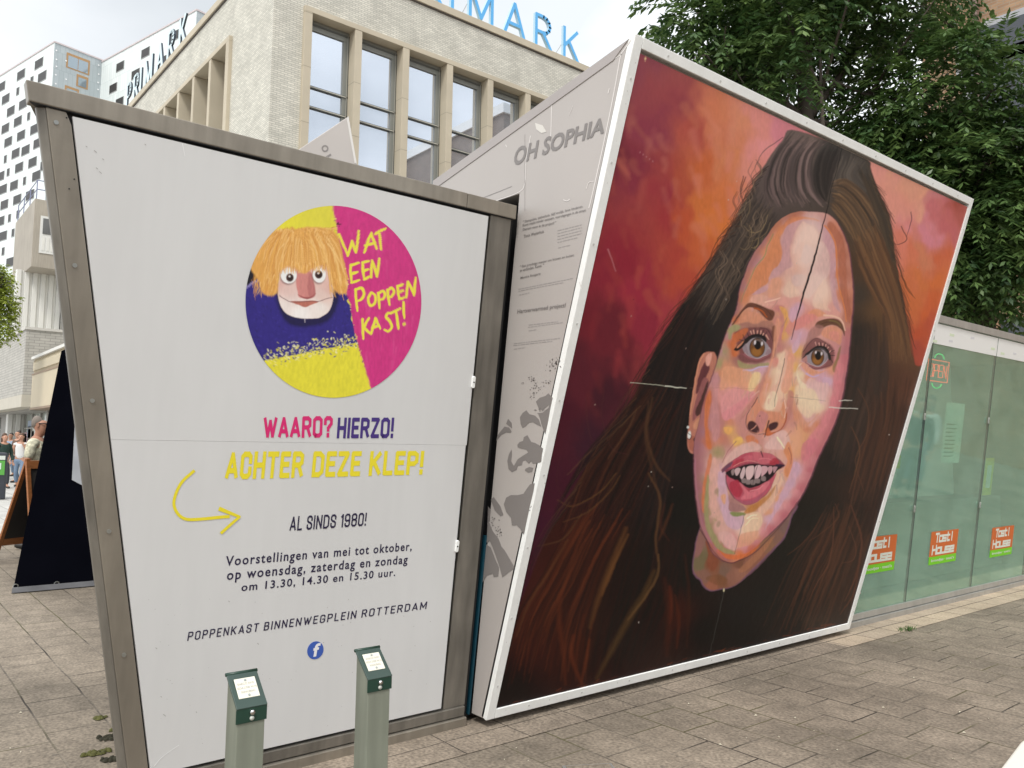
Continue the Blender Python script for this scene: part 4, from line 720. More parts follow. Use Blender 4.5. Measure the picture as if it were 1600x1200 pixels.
    if moss:                         # greenish growth along some of the joints
        n3 = N.new('ShaderNodeTexNoise'); n3.inputs['Scale'].default_value = 1.1; n3.inputs['Detail'].default_value = 3; K(cb.outputs[0], n3.inputs['Vector'])
        r3 = N.new('ShaderNodeMapRange'); r3.inputs[1].default_value = 0.52; r3.inputs[2].default_value = 0.66; r3.inputs[3].default_value = 0; r3.inputs[4].default_value = moss; K(n3.outputs[0], r3.inputs[0])
        mm = N.new('ShaderNodeMath'); mm.operation = 'MULTIPLY'; K(r3.outputs[0], mm.inputs[0]); K(br.outputs['Fac'], mm.inputs[1])
        x = N.new('ShaderNodeMix'); x.data_type = 'RGBA'; K(mm.outputs[0], x.inputs[0]); K(cur, x.inputs[6]); x.inputs[7].default_value = (0.11, 0.10, 0.045, 1); cur = x.outputs[2]
    K(cur, p.inputs['Base Color'])
    if bump:
        iv = N.new('ShaderNodeMath'); iv.operation = 'SUBTRACT'; iv.inputs[0].default_value = 1; K(br.outputs['Fac'], iv.inputs[1]); h = iv.outputs[0]
        if n2:
            a2 = N.new('ShaderNodeMath'); a2.operation = 'MULTIPLY_ADD'; a2.inputs[1].default_value = 0.35; K(n2.outputs[0], a2.inputs[0]); K(h, a2.inputs[2]); h = a2.outputs[0]
        bp = N.new('ShaderNodeBump'); bp.inputs['Strength'].default_value = bump; bp.inputs['Distance'].default_value = 0.012; K(h, bp.inputs['Height']); K(bp.outputs[0], p.inputs['Normal'])
    return m
def paint_mat(name, rough=0.38, spec=0.4):
    m = bpy.data.materials.new(name); m.use_nodes = True; t = m.node_tree; N = t.nodes; p = N['Principled BSDF']
    a = N.new('ShaderNodeVertexColor'); a.layer_name = 'paint'; t.links.new(a.outputs[0], p.inputs['Base Color']); p.inputs['Roughness'].default_value = rough; p.inputs['Specular IOR Level'].default_value = spec
    tc = N.new('ShaderNodeTexCoord'); nb = N.new('ShaderNodeTexNoise'); nb.inputs['Scale'].default_value = 14; nb.inputs['Detail'].default_value = 5; t.links.new(tc.outputs['Object'], nb.inputs[0])
    bp = N.new('ShaderNodeBump'); bp.inputs['Strength'].default_value = 0.12; bp.inputs['Distance'].default_value = 0.01; t.links.new(nb.outputs[0], bp.inputs['Height']); t.links.new(bp.outputs[0], p.inputs['Normal'])
    return m
def shop_glass(name, tint, refl_veil, body, ior=1.7):
    m = bpy.data.materials.new(name); m.use_nodes = True; t = m.node_tree; N = t.nodes; K = t.links.new; N.remove(N['Principled BSDF'])
    tr = N.new('ShaderNodeBsdfTransparent'); tr.inputs[0].default_value = (*tint, 1); df = N.new('ShaderNodeBsdfDiffuse'); df.inputs[0].default_value = (*body, 1)
    tc = N.new('ShaderNodeTexCoord'); n = N.new('ShaderNodeTexNoise'); n.inputs['Scale'].default_value = 1.6; n.inputs['Detail'].default_value = 8; n.inputs['Roughness'].default_value = .72; K(tc.outputs['Object'], n.inputs[0])
    r = N.new('ShaderNodeMapRange'); r.inputs[1].default_value = .3; r.inputs[2].default_value = .72; r.inputs[3].default_value = refl_veil * .55; r.inputs[4].default_value = refl_veil * 1.45; K(n.outputs[0], r.inputs[0])
    m1 = N.new('ShaderNodeMixShader'); K(r.outputs[0], m1.inputs[0]); K(tr.outputs[0], m1.inputs[1]); K(df.outputs[0], m1.inputs[2])  # diffuse veil puts the reflected brightness of the street into the pane
    gl = N.new('ShaderNodeBsdfGlossy'); gl.inputs['Roughness'].default_value = .045; gl.inputs[0].default_value = (.80, .97, .88, 1); lw = N.new('ShaderNodeLayerWeight'); lw.inputs[0].default_value = .5; pw_ = N.new('ShaderNodeMath'); pw_.operation = 'POWER'; pw_.inputs[1].default_value = 3.2; K(lw.outputs['Facing'], pw_.inputs[0]); fr = N.new('ShaderNodeMath'); fr.operation = 'MULTIPLY_ADD'; fr.inputs[1].default_value = .8; fr.inputs[2].default_value = .05 * ior; K(pw_.outputs[0], fr.inputs[0])
    m2 = N.new('ShaderNodeMixShader'); K(fr.outputs[0], m2.inputs[0]); K(m1.outputs[0], m2.inputs[1]); K(gl.outputs[0], m2.inputs[2]); K(m2.outputs[0], N['Material Output'].inputs[0]); return m
def glass_mat(name, tint, mixf, rough=0.06, body=(0.3, 0.45, 0.38), ior_spec=0.5, noise=0.0):
    """a pane that partly shows what is behind it, partly its own milky body and the reflections on it"""
    m = bpy.data.materials.new(name); m.use_nodes = True; t = m.node_tree; N = t.nodes; K = t.links.new
    o = N['Material Output']; p = N['Principled BSDF']; p.inputs['Base Color'].default_value = (*body, 1); p.inputs['Roughness'].default_value = rough; p.inputs['Specular IOR Level'].default_value = ior_spec
    tr = N.new('ShaderNodeBsdfTransparent'); tr.inputs[0].default_value = (*tint, 1)
    mx = N.new('ShaderNodeMixShader'); mx.inputs[0].default_value = mixf; K(tr.outputs[0], mx.inputs[1]); K(p.outputs[0], mx.inputs[2]); K(mx.outputs[0], o.inputs[0])
    if noise:
        tc = N.new('ShaderNodeTexCoord'); n = N.new('ShaderNodeTexNoise'); n.inputs['Scale'].default_value = 2.2; n.inputs['Detail'].default_value = 7; n.inputs['Roughness'].default_value = 0.7; K(tc.outputs['Object'], n.inputs[0])
        r = N.new('ShaderNodeMapRange'); r.inputs[1].default_value = 0.3; r.inputs[2].default_value = 0.7; r.inputs[3].default_value = mixf - noise; r.inputs[4].default_value = mixf + noise; K(n.outputs[0], r.inputs[0]); K(r.outputs[0], mx.inputs[0])
    return m
def frosted(name, col):
    m = bpy.data.materials.new(name); m.use_nodes = True; t = m.node_tree; N = t.nodes; p = N['Principled BSDF']; p.inputs['Base Color'].default_value = (*col, 1); p.inputs['Roughness'].default_value = .5
    tl = N.new('ShaderNodeBsdfTranslucent'); tl.inputs[0].default_value = (*col, 1); mx = N.new('ShaderNodeMixShader'); mx.inputs[0].default_value = .65; t.links.new(p.outputs[0], mx.inputs[1]); t.links.new(tl.outputs[0], mx.inputs[2]); t.links.new(mx.outputs[0], N['Material Output'].inputs[0]); return m
def emit_mat(name, col, s):
    m = bpy.data.materials.new(name); m.use_nodes = True; p = m.node_tree.nodes['Principled BSDF']; p.inputs['Base Color'].default_value = (*col, 1); p.inputs['Emission Color'].default_value = (*col, 1); p.inputs['Emission Strength'].default_value = s; return m

STEEL = mat('brushed_bronze_steel', (0.30, 0.27, 0.225), 0.42, 0.55, 0.16, 3, 0.04, 90, var2=0.14, v2scale=0.9, streak=0.16)
STEEL_D = mat('dark_bronze_steel', (0.20, 0.185, 0.16), 0.5, 0.5, 0.22, 3, 0.05, 70, streak=0.25)
SILVER = mat('aluminium', (0.46, 0.46, 0.44), 0.42, 0.55, 0.08, 4, streak=0.08)
BLACK = mat('black_rubber', (0.012, 0.012, 0.013), 0.6)
VINYL = mat('white_vinyl', (0.645, 0.645, 0.64), 0.30, 0, 0.02, 1.2, 0.02, 2.5, spec=0.45, var2=0.035, streak=.018)
WHITE_P = mat('white_frame_paint', (0.89, 0.90, 0.88), 0.55, 0, 0.05, 12, 0.08, 60)
GREY_V = mat('grey_printed_vinyl', (0.44, 0.405, 0.38), 0.34, 0, 0.03, 2.0, 0.03, 4, spec=0.45, var2=0.03)
GREY_I = mat('dark_grey_print', (0.20, 0.182, 0.175), 0.45)
INK = mat('dark_blue_ink', srgb(34, 27, 62), 0.5); INK2 = mat('purple_ink', srgb(66, 44, 122), 0.5)
MAG = mat('magenta_ink', srgb(214, 36, 112), 0.45); YEL = mat('yellow_ink', srgb(232, 216, 46), 0.45)
TEAL = mat('teal_paint', (0.006, 0.055, 0.085), 0.5, 0, 0.1, 3)
CHROME = mat('polished_steel', (0.75, 0.75, 0.75), 0.18, 1.0)
ZINC = mat('zinc_screw', (0.45, 0.47, 0.46), 0.35, 0.9)

# ---------------------------------------------------------------- ground
PAVE = brick('concrete_pavers', (0.240, 0.200, 0.155), (0.208, 0.174, 0.135), (0.235, 0.2, 0.158), 0.31, 0.305, 0.0055, 0.86, True, 0.55, 0.47, 0.36, 0.9, 0.26, worn=True)
STRIP = brick('pinkish_kerb_pavers', (0.46, 0.37, 0.275), (0.40, 0.325, 0.25), (0.08, 0.07, 0.06), 0.9, 0.42, 0.005, 0.88, True, 0.8, 0.0, 0.2, 0.0, 0.18)
PLAZA = brick('pale_plaza_paving', (0.50, 0.49, 0.46), (0.44, 0.43, 0.41), (0.25, 0.24, 0.22), 0.6, 0.4, 0.01, 0.85, True, 0.3, 0.5, 0.1, 0, 0.12)
g = MB(); g.add([(-600, -600, 0), (600, -600, 0), (600, 600, 0), (-600, 600, 0)], [(0, 1, 2, 3)])
tag(g.build('pavement', PAVE), 'grey brown concrete pavers with mossy joints', 'pavement', kind='structure')
g = MB(); g.add([(-300, 15.5, 0.004), (300, 15.5, 0.004), (300, 500, 0.004), (-300, 500, 0.004)], [(0, 1, 2, 3)])
tag(g.build('plaza', PLAZA), 'pale paved shopping square further away', 'plaza', kind='structure')
STRIPD = brick('brown_kerb_pavers', (0.262, 0.215, 0.168), (0.232, 0.192, 0.15), (0.06, 0.05, 0.042), 0.9, 0.42, 0.004, 0.88, True, 0.6, 0.0, 0.4, 0.0, 0.2)
g = MB(); g.add([(0.9, 3.39, 0.004), (6.25, 3.39, 0.004), (6.25, 3.8, 0.004), (0.9, 3.8, 0.004)], [(0, 1, 2, 3)])
tag(g.build('path', STRIPD), 'band of brown paving stones under the white flap and the painted box', 'path', kind='structure')
g = MB(); g.add([(6.25, 3.39, 0.004), (40, 3.39, 0.004), (40, 3.8, 0.004), (6.25, 3.8, 0.004)], [(0, 1, 2, 3)])
tag(g.build('path', STRIP), 'band of pinkish paving stones along the kiosk bases', 'path', kind='structure')

# ---------------------------------------------------------------- the kiosk row: one leaning front, Y = 3.755 - 0.128 z
LEAN = 0.128; Y0 = 3.755; FN = nrm((0, -1, -LEAN))
def FP(x, z, o=0.0): return np.array([x, Y0 - LEAN * z, z]) + FN * o
def fpx(px, py, o=0.0):
    p = onpl(px, py, FP(0, 0, o), FN); return p
def fxz(px, py): p = fpx(px, py); return p[0], p[2]
def fslab(mb, xz, o, t): return mb.slab([FP(x, z, o) for x, z in xz], FN, t)

ki = thing('puppet_theatre_kiosk', 'bronze steel kiosk with leaning white poster flap for the puppet theatre', 'kiosk', (1.9, 3.75, 0))
ZT = 2.787
TLx = fxz(112, 179)[0]; BLx = fxz(233.5, 1200); k = (BLx[0] - TLx) / (BLx[1] - fxz(112, 179)[1])
def xl(z, d=0.0): return TLx + k * (z - fxz(112, 179)[1]) - d   # slanting left edge of the flap
# two poster panels with a fine seam between them
zs = fxz(400, 690)[1]
TRx = fxz(761, 338)[0]; BRx = fxz(688, 1105.5)[0]
def xr(z): return BRx + (TRx - BRx) * (z - 0.13) / (ZT - 0.13)
m = MB(); fslab(m, [(xl(zs + .0004), zs + .0004), (xr(zs), zs + .0004), (TRx, 2.772), (xl(2.772), 2.772)], 0.0125, 0.02); flap = m.build('poster_panel', VINYL, ki)
m = MB(); fslab(m, [(xl(.13), .13), (BRx - .004, .13), (xr(zs) - .006, zs - .0004), (xl(zs - .0004), zs - .0004)], 0.0125, 0.02); m.build('poster_panel', VINYL, ki)
m = MB(); fslab(m, [(xl(.10) - .01, .10), (BRx + .05, .10), (TRx + .045, 2.787), (xl(2.787) - .012, 2.787)], -0.012, 0.03); m.build('gasket', BLACK, ki)
# posts
pw = 0.088
m = MB()
m.prism([FP(x, z, 0.008) for x, z in [(xl(.0) - pw, .0), (xl(.0) - .006, .0), (xl(2.74) - .006, 2.74), (xl(2.785) - .02, 2.785), (xl(2.785) - pw, 2.785)]], -FN * 0.05)
post = m.build('post', STEEL, ki, bevel=0.004)
m = MB()                                                       # rounded return along the outer edge, its shading put in as darker steel
m.prism([FP(xl(0) - pw, 0, .008), FP(xl(2.785) - pw, 2.785, .008), FP(xl(2.785) - pw - .028, 2.785, -.02), FP(xl(0) - pw - .028, 0, -.02)], -FN * 0.03)
m.build('post_return', STEEL_D, ki, bevel=0.006)
m = MB(); m.prism([FP(x, z, 0.004) for x, z in [(BRx + .018, .115), (2.742, .115), (2.742, ZT), (TRx + .022, ZT)]], -FN * 0.06); m.build('post', STEEL_D, ki, bevel=0.003)
m = MB(); m.prism([FP(x, z, -.02) for x, z in [(2.742, .03), (2.772, .03), (2.772, ZT), (2.742, ZT)]], -FN * 0.04); m.build('corner_channel', BLACK, ki)
for px, py in [(87.5, 191.5), (116.5, 414.7), (144, 626), (170, 830), (193.5, 1023)]:
    m = MB(); m.disc(fpx(px, py, .006), FN, 0.0085, 0.006, 14); m.build('screw', ZINC, ki)
for px, py in [(104, 184), (116, 280), (108, 295)]:
    m = MB(); m.disc(fpx(px, py, .008), FN, 0.003, 0.002, 8); m.build('rivet', BLACK, ki)
# roof edge with a joint, roof, plinth
yf = 3.372
def fascia(x0, x1, name='roof_edge', st=STEEL, par=None, end=None):
    m = MB(); xa = x0; xb = x0 + (0.014 if end else 0)
    m.prism([(xa, yf, 2.862), (x1, yf, 2.862), (x1, yf + .008, 2.787), (xb, yf + .008, 2.787)], (0, .055, 0)); return m.build(name, st, par, bevel=0.004)
jx = ony(731.5, 305, yf)[0]
fascia(0.428, jx - .001, par=ki, end=True); fascia(jx + .001, 2.763, st=STEEL, par=ki)
m = MB(); m.prism([(0.445, yf + .05, 2.80), (2.76, yf + .05, 2.80), (2.76, 4.95, 2.80), (0.95, 4.95, 2.80)], (0, 0, .05)); m.build('roof', STEEL_D, ki)
m = MB(); m.prism([(.445, yf + .012, 2.788), (2.745, yf + .012, 2.788), (2.745, yf + .05, 2.788), (.47, yf + .05, 2.788)], (0, 0, -.004)); m.build('shadow_gap', BLACK, ki)
m = MB(); m.prism([FP(xl(.13) - .03, .062, .018), FP(2.735, .062, .018), FP(2.735, .114, .018), FP(xl(.13) - .02, .114, .018)], -FN * .04); m.build('sill', STEEL_D, ki, bevel=0.003)
m = MB(); m.prism([FP(xl(.13) - .05, 0, .032), FP(2.745, 0, .032), FP(2.745, .056, .032), FP(xl(.13) - .05, .056, .032)], -FN * .06); m.build('plinth', STEEL, ki, bevel=0.004)
m = MB(); m.hexa([(1.06, 3.80, 0), (2.74, 3.80, 0), (2.74, 4.9, 0), (1.45, 4.9, 0), (0.62, 3.45, 2.79), (2.74, 3.45, 2.79), (2.74, 4.9, 2.79), (0.98, 4.9, 2.79)]); m.build('wall', STEEL_D, ki)
HB = None
def hinge(px, py, par, ang):
    m = MB(); c = fpx(px, py, .012); d = nrm(np.array([math.sin(ang), -LEAN * math.cos(ang), math.cos(ang)])); s = np.cross(FN, d); P = []
    for i in range(20):
        t = 2 * math.pi * i / 20; P.append(c + s * .011 * math.cos(t) + d * (.022 * (1 if math.sin(t) >= 0 else -1) + .011 * math.sin(t)))
    m.prism(P, FN * .012); h = m.build('hinge', WHITE_P if par is ki else SILVER, par, bevel=.003)
    m = MB(); m.disc(c + FN * .012, FN, .004, .002, 10); m.build('screw', BLACK, h); return h
hinge(738.5, 597, ki, 0.02); hinge(713, 853, ki, 0.02)
# ---- printing on the flap
def qp(pts, o=0.0125): return [fpx(x, y, o) for x, y in pts]
def line(text, bl, br, h0, h1, mt, bold=0.0, sp=1.0, skew=0.0, name='lettering'):
    """bl, br: baseline ends; h0, h1: letter heights at the ends"""
    sx0 = skew * h0; sx1 = skew * h1
    return write(name, text, qp([bl, br, (br[0] + sx1 + h1 * .03, br[1] - h1), (bl[0] + sx0 + h0 * .03, bl[1] - h0)]), FN, mt, ki, bold, 0.0012, sp)
CAPS = {'W': (.80, [[(0, 1), (.22, 0), (.40, .86), (.58, 0), (.80, 1)]]), 'A': (.56, [[(0, 0), (.28, 1), (.56, 0)], [(.11, .27), (.45, .27)]]), 'R': (.50, [[(0, 0), (0, 1), (.34, 1), (.48, .9), (.48, .6), (.34, .48), (0, .48)], [(.30, .48), (.50, 0)]]),
        'O': (.50, [[(.13, 0), (0, .12), (0, .88), (.13, 1), (.37, 1), (.50, .88), (.50, .12), (.37, 0), (.13, 0)]]), '?': (.44, [[(0, .72), (0, .90), (.11, 1), (.33, 1), (.44, .9), (.44, .68), (.22, .42), (.22, .34)], [(.22, .03), (.22, 0)]]),
        'H': (.50, [[(0, 0), (0, 1)], [(.50, 0), (.50, 1)], [(0, .5), (.50, .5)]]), 'I': (0, [[(0, 0), (0, 1)]]), 'E': (.40, [[(.40, 0), (0, 0), (0, 1), (.40, 1)], [(0, .52), (.34, .52)]]), 'Z': (.46, [[(0, 1), (.46, 1), (0, 0), (.46, 0)]]), '!': (0, [[(0, .40), (0, 1)], [(0, 0), (0, .03)]]), 'B': (.48, [[(0, 0), (0, 1), (.34, 1), (.45, .9), (.45, .64), (.34, .53), (0, .53)], [(.34, .53), (.48, .42), (.48, .12), (.36, 0), (0, 0)]]), 'G': (.50, [[(.48, .72), (.48, .88), (.36, 1), (.12, 1), (0, .88), (0, .12), (.12, 0), (.36, 0), (.50, .12), (.50, .46), (.28, .46)]]), 'M': (.66, [[(0, 0), (0, 1), (.33, .2), (.66, 1), (.66, 0)]]),
        'C': (.48, [[(.48, .68), (.48, .88), (.36, 1), (.12, 1), (0, .88), (0, .12), (.12, 0), (.36, 0), (.48, .12), (.48, .32)]]), 'T': (.46, [[(0, 1), (.46, 1)], [(.23, 0), (.23, 1)]]), 'D': (.50, [[(0, 0), (0, 1), (.32, 1), (.50, .85), (.50, .15), (.32, 0), (0, 0)]]), 'K': (.52, [[(0, 0), (0, 1)], [(0, .40), (.50, 1)], [(.16, .58), (.52, 0)]]),
        'L': (.38, [[(0, 1), (0, 0), (.38, 0)]]), 'P': (.48, [[(0, 0), (0, 1), (.34, 1), (.48, .9), (.48, .58), (.34, .46), (0, .46)]]), 'S': (.46, [[(.46, .72), (.46, .88), (.34, 1), (.12, 1), (0, .88), (0, .66), (.12, .54), (.34, .47), (.46, .36), (.46, .12), (.34, 0), (.12, 0), (0, .12), (0, .28)]]), 'N': (.50, [[(0, 0), (0, 1), (.50, 0), (.50, 1)]]),
        '1': (.16, [[(0, .82), (.16, 1), (.16, 0)]]), '9': (.46, [[(.46, .5), (.12, .46), (0, .56), (0, .88), (.12, 1), (.34, 1), (.46, .88), (.46, .12), (.34, 0), (.12, 0), (0, .12), (0, .2)]]), '8': (.46, [[(.12, .53), (0, .64), (0, .88), (.12, 1), (.34, 1), (.46, .88), (.46, .64), (.34, .53), (.12, .53), (0, .42), (0, .12), (.12, 0), (.34, 0), (.46, .12), (.46, .42), (.34, .53)]]), '0': (.46, [[(.12, 0), (0, .12), (0, .88), (.12, 1), (.34, 1), (.46, .88), (.46, .12), (.34, 0), (.12, 0)]]), ' ': (.16, [])}
def caps(text, bl, br, h0, h1, sw, mt, lean=.03, gap=.20):
    """heavy condensed capitals drawn with bars of one width"""
    adv = []; x = 0
    for ch in text: adv.append(x); x += CAPS[ch][0] + sw + gap * (1 if ch != ' ' else .4)
    tot = x - gap
    def px(u, v):
        t = u / tot; h = h0 + (h1 - h0) * t
        return np.array([bl[0] + (br[0] - bl[0]) * t + lean * h * v, bl[1] + (br[1] - bl[1]) * t - h * v])
    mb = MB(); k = 0
    for ch, ax in zip(text, adv):
        for path in CAPS[ch][1]:
            pts = [np.array((ax + sw / 2 + a, sw / 2 + b * (1 - sw))) for a, b in path]
            for i in range(len(pts) - 1):
                a, b = pts[i], pts[i + 1]; d = (b - a) / np.linalg.norm(b - a); n_ = np.array([-d[1], d[0]]) * sw / 2
                vert = abs(d[0]) < 1e-6 or abs(d[1]) < 1e-6; e0 = sw / 2 if (i == 0 and vert) else sw * .28; e1 = sw / 2 if (i == len(pts) - 2 and vert) else sw * .28
                a2 = a - d * e0; b2 = b + d * e1
                if not vert: a2[1] = max(a2[1], 0.0); b2[1] = max(b2[1], 0.0)
                k += 1; o = .0138 + .00003 * (k % 7)
                mb.add([fpx(*px(*(q)), o) for q in (a2 - n_, b2 - n_, b2 + n_, a2 + n_)], [(0, 1, 2, 3)])
    return mb.build('lettering', mt, ki)
caps('WAARO?', (411, 685), (519, 683.5), 34, 33.5, .195, MAG, .04, .10)
caps('HIERZO!', (526, 685), (614, 684.5), 32.5, 32, .195, INK2, .07, .11)
caps('ACHTER DEZE KLEP!', (351, 749.5), (660, 741.5), 44, 37, .20, YEL, .09, .11)
caps('AL SINDS 1980!', (452, 830), (571.5, 821.5), 23, 20.5, .145, INK, .10, .15)
line('Voorstellingen van mei tot oktober,', (351.5, 889.5), (642.5, 864), 20.5, 17.5, INK, .016, 1.18, .06)
line('op woensdag, zaterdag en zondag', (353.5, 911.5), (636, 884.5), 21, 17.5, INK, .016, 1.18, .06)
line('om 13.30, 14.30 en 15.30 uur.', (376.5, 926), (617, 902), 15, 14, INK, .016, 1.18, .06)
caps('POPPENKAST BINNENWEGPLEIN ROTTERDAM', (292.5, 1001.5), (666, 951.5), 14, 12, .14, INK, .16, .26)
def ribbon(mb, pts, w, o=.0142):
    """flat brush stroke on the flap, drawn through pixel points"""
    p = spline(pts, False, 8); nrmv = []
    for i in range(len(p)):
        d = nrm(p[min(i + 1, len(p) - 1)] - p[max(i - 1, 0)]); nrmv.append((-d[1], d[0]))
    vs = []; k = len(p)
    ww = w if hasattr(w, '__len__') else [w, w]
    for i in range(k):
        r = (ww[0] + (ww[1] - ww[0]) * i / (k - 1)) / 2
        vs += [fpx(p[i][0] + nrmv[i][0] * r, p[i][1] + nrmv[i][1] * r, o), fpx(p[i][0] - nrmv[i][0] * r, p[i][1] - nrmv[i][1] * r, o)]
    mb.add(vs, [(2 * i, 2 * i + 1, 2 * i + 3, 2 * i + 2) for i in range(k - 1)])
m = MB(); ribbon(m, [(304, 735), (283, 755), (272, 782), (276, 800), (290, 811), (315, 811), (345, 808), (359, 807)], (4.5, 5)); ribbon(m, [(342, 794.5), (358, 801), (375.5, 808)], (6.5, 4), .0146); ribbon(m, [(375, 807), (360, 820), (345, 833.5)], (4, 4.5), .0150); m.build('arrow', YEL, ki)
# round badge with an f
def ellpts(cx, cy, rx, ry, sk=0.0, n=40): return [(cx + rx * math.cos(t) + sk * ry * math.sin(t), cy + ry * math.sin(t)) for t in np.linspace(0, 2 * math.pi, n, endpoint=False)]
m = MB(); m.prism([fpx(x, y, .013) for x, y in ellpts(492.7, 1016, 12.6, 14, -.12)], FN * .0012); bd = m.build('round_badge', mat('badge_blue', srgb(58, 92, 176), .45), ki)
write('letter', 'f', qp([(487.5, 1026.5), (497.5, 1024.5), (501, 1004), (490.5, 1006)]), FN, mat('badge_white', (.8, .8, .82), .5), bd, .035, .0026)

# ---- round emblem, painted
def emblem(cv):
    rg = random.Random(5)
    Q = lambda L: [(360 + x / 3.528, 300 + y / 3.528) for x, y in L]
    yel = (226, 216, 60); cv.c[:] = lin(yel)
    cv.field([(430, 340, (232, 222, 60)), (500, 330, (222, 212, 70)), (500, 590, (224, 214, 62)), (440, 570, (230, 220, 58)), (560, 590, (228, 220, 66))], 2)
    cv.poly(Q([(60, 500), (170, 470), (300, 520), (560, 500), (640, 520), (660, 580), (640, 600), (670, 640), (665, 700), (690, 740), (685, 790), (705, 830), (180, 930), (60, 800)]), (48, 38, 126), 1, smooth=False)
    cv.poly(Q([(70, 440), (150, 410), (150, 480), (80, 520)]), (26, 22, 34), 1); cv.stroke(Q([(84, 530), (150, 490), (220, 520)]), 3, 2, (150, 140, 196), .9)
    for k in range(260):
        x, y = Q([(rg.uniform(90, 680), rg.uniform(560, 880))])[0]; cv.ell(x, y, rg.uniform(.8, 3), rg.uniform(.6, 1.6), rg.choice([(38, 30, 100), (62, 50, 150), (56, 46, 134)]), rg.uniform(0, 3), .6, .6) if cv.c[cv.win(x, y, x + .1, y + .1)].size and True else None
    cv.poly(Q([(180, 938), (705, 828), (760, 1000), (770, 1200), (100, 1200)]), yel, .8, 1, False)
    for k in range(420):                                           # chalky edge of the jersey
        t = rg.random(); x, y = Q([(185 + 515 * t, 915 - 105 * t + rg.gauss(0, 26))])[0]
        cv.ell(x, y, rg.uniform(.6, 2.4), rg.uniform(.5, 1.2), rg.choice([(48, 38, 126), (232, 226, 150), (226, 216, 60), (60, 50, 140), (236, 232, 190)]), rg.uniform(0, 3), .5, .9)
    # shadow under the chin, face
    cv.poly(Q([(250, 560), (290, 690), (360, 740), (480, 735), (560, 690), (600, 560), (520, 500), (320, 500)]), (24, 20, 62), 3, .9)
    fc = Q([(268, 470), (262, 560), (275, 620), (310, 668), (370, 692), (440, 696), (500, 688), (545, 650), (565, 580), (556, 480), (540, 380), (290, 380)])
    cv.poly(fc, (226, 198, 190), 1)
    cv.field([(440, 440, (222, 180, 172)), (450, 450, (228, 196, 188)), (440, 480, (238, 226, 220)), (500, 480, (240, 230, 224)), (470, 492, (246, 240, 236)), (515, 450, (222, 182, 172)), (480, 430, (226, 180, 166)), (505, 465, (228, 200, 190))], 3, mask=cv.mask(fc, 1))
    cv.poly(Q([(365, 430), (440, 440), (455, 480), (470, 560), (440, 585), (405, 585), (372, 565)]), (208, 136, 130), 1)
    cv.poly(Q([(440, 440), (455, 480), (470, 560), (440, 585), (425, 520)]), (184, 112, 110), 1, .8); cv.poly(Q([(372, 565), (405, 578), (440, 578), (470, 558), (440, 588), (405, 588)]), (160, 84, 84), .8)
    cv.poly(Q([(330, 606), (400, 600), (485, 602), (440, 625), (412, 634), (375, 622)]), (186, 112, 96), .8)
    cv.stroke(Q([(270, 570), (330, 606), (400, 604), (480, 602), (560, 580)]), 1.2, .9, (120, 70, 70), .9); cv.stroke(Q([(412, 696), (410, 718)]), 1.2, .5, (220, 210, 220), .9)
    for (x, y, rx, ry, px, py) in [(322, 460, 44, 44, 328, 472), (490, 456, 36, 44, 487, 455)]:
        a = Q([(x, y)])[0]; b = Q([(px, py)])[0]
        cv.ell(a[0] - 1, a[1] + 1.5, rx / 3.4, ry / 3.3, (120, 84, 84), 0, 1.4, .7); cv.ell(*a, rx / 3.53, ry / 3.53, (240, 240, 238)); cv.ell(*b, 6, 6.4, (84, 54, 48), 0, .6); cv.ell(b[0] + .4, b[1] + .6, 4.2, 4.6, (44, 26, 24)); cv.ell(b[0] - .6, b[1] - 2.0, 1.6, 1.4, (236, 230, 226))
    # mop of straw hair
    cv.poly(Q([(110, 420), (130, 340), (190, 250), (270, 205), (350, 205), (430, 192), (520, 200), (580, 225), (610, 300), (640, 420), (655, 540), (600, 560), (550, 500), (545, 400), (470, 415), (400, 450), (350, 410), (290, 420), (265, 470), (255, 560), (180, 560), (150, 480)]), (224, 166, 86), 1.4)
    hc = [(232, 176, 92), (214, 150, 74), (240, 190, 112), (224, 164, 84), (204, 138, 66), (244, 204, 136)]
    for k in range(560):
        t = rg.random(); u = rg.random()
        x0 = 250 + 320 * t; y0 = 205 + rg.uniform(0, 90); sx = (t - .42) * 1.0
        x1 = x0 + sx * rg.uniform(120, 260) + rg.uniform(-14, 14)
        lim = 560 if (x1 < 262 or x1 > 548) else 430
        y1 = min(y0 + rg.uniform(110, 330), lim + rg.uniform(-30, 24))
        if x1 > 660 or x1 < 105: continue
        cv.stroke(Q([(x0, y0), ((x0 + x1) / 2 + sx * 30, (y0 + y1) / 2 - 22), (x1, y1)]), 1.4, .5, rg.choice(hc), rg.uniform(.5, .95), .5, 4)
    for k in range(150):                                           # ragged tips at both sides and over the brow
        sd = rg.choice((0, 1, 2)); x0 = rg.uniform(130, 262) if sd == 0 else rg.uniform(548, 650) if sd == 1 else rg.uniform(270, 545); y0 = rg.uniform(440, 540) if sd < 2 else rg.uniform(380, 412)
        cv.stroke(Q([(x0, y0), (x0 + rg.uniform(-5, 5) + (-6 if sd == 0 else 5 if sd == 1 else 0), y0 + 24), (x0 + rg.uniform(-9, 9) + (-12 if sd == 0 else 10 if sd == 1 else 0), y0 + (rg.uniform(30, 66) if sd < 2 else rg.uniform(22, 44)))]), 1.3, .3, rg.choice(hc), .85, .5, 4)
    for k in range(60):
        t = rg.random(); x0 = 250 + 330 * t; y0 = 215
        cv.stroke(Q([(x0, y0), (x0 - 20 * (.5 - t) - 10, y0 - rg.uniform(5, 24)), (x0 - 70 * (.5 - t) * 2, y0 - rg.uniform(-10, 18))]), 1, .4, rg.choice(hc), .8, .5, 4)
    # magenta half with brush lettering
    mg = (206, 52, 128)
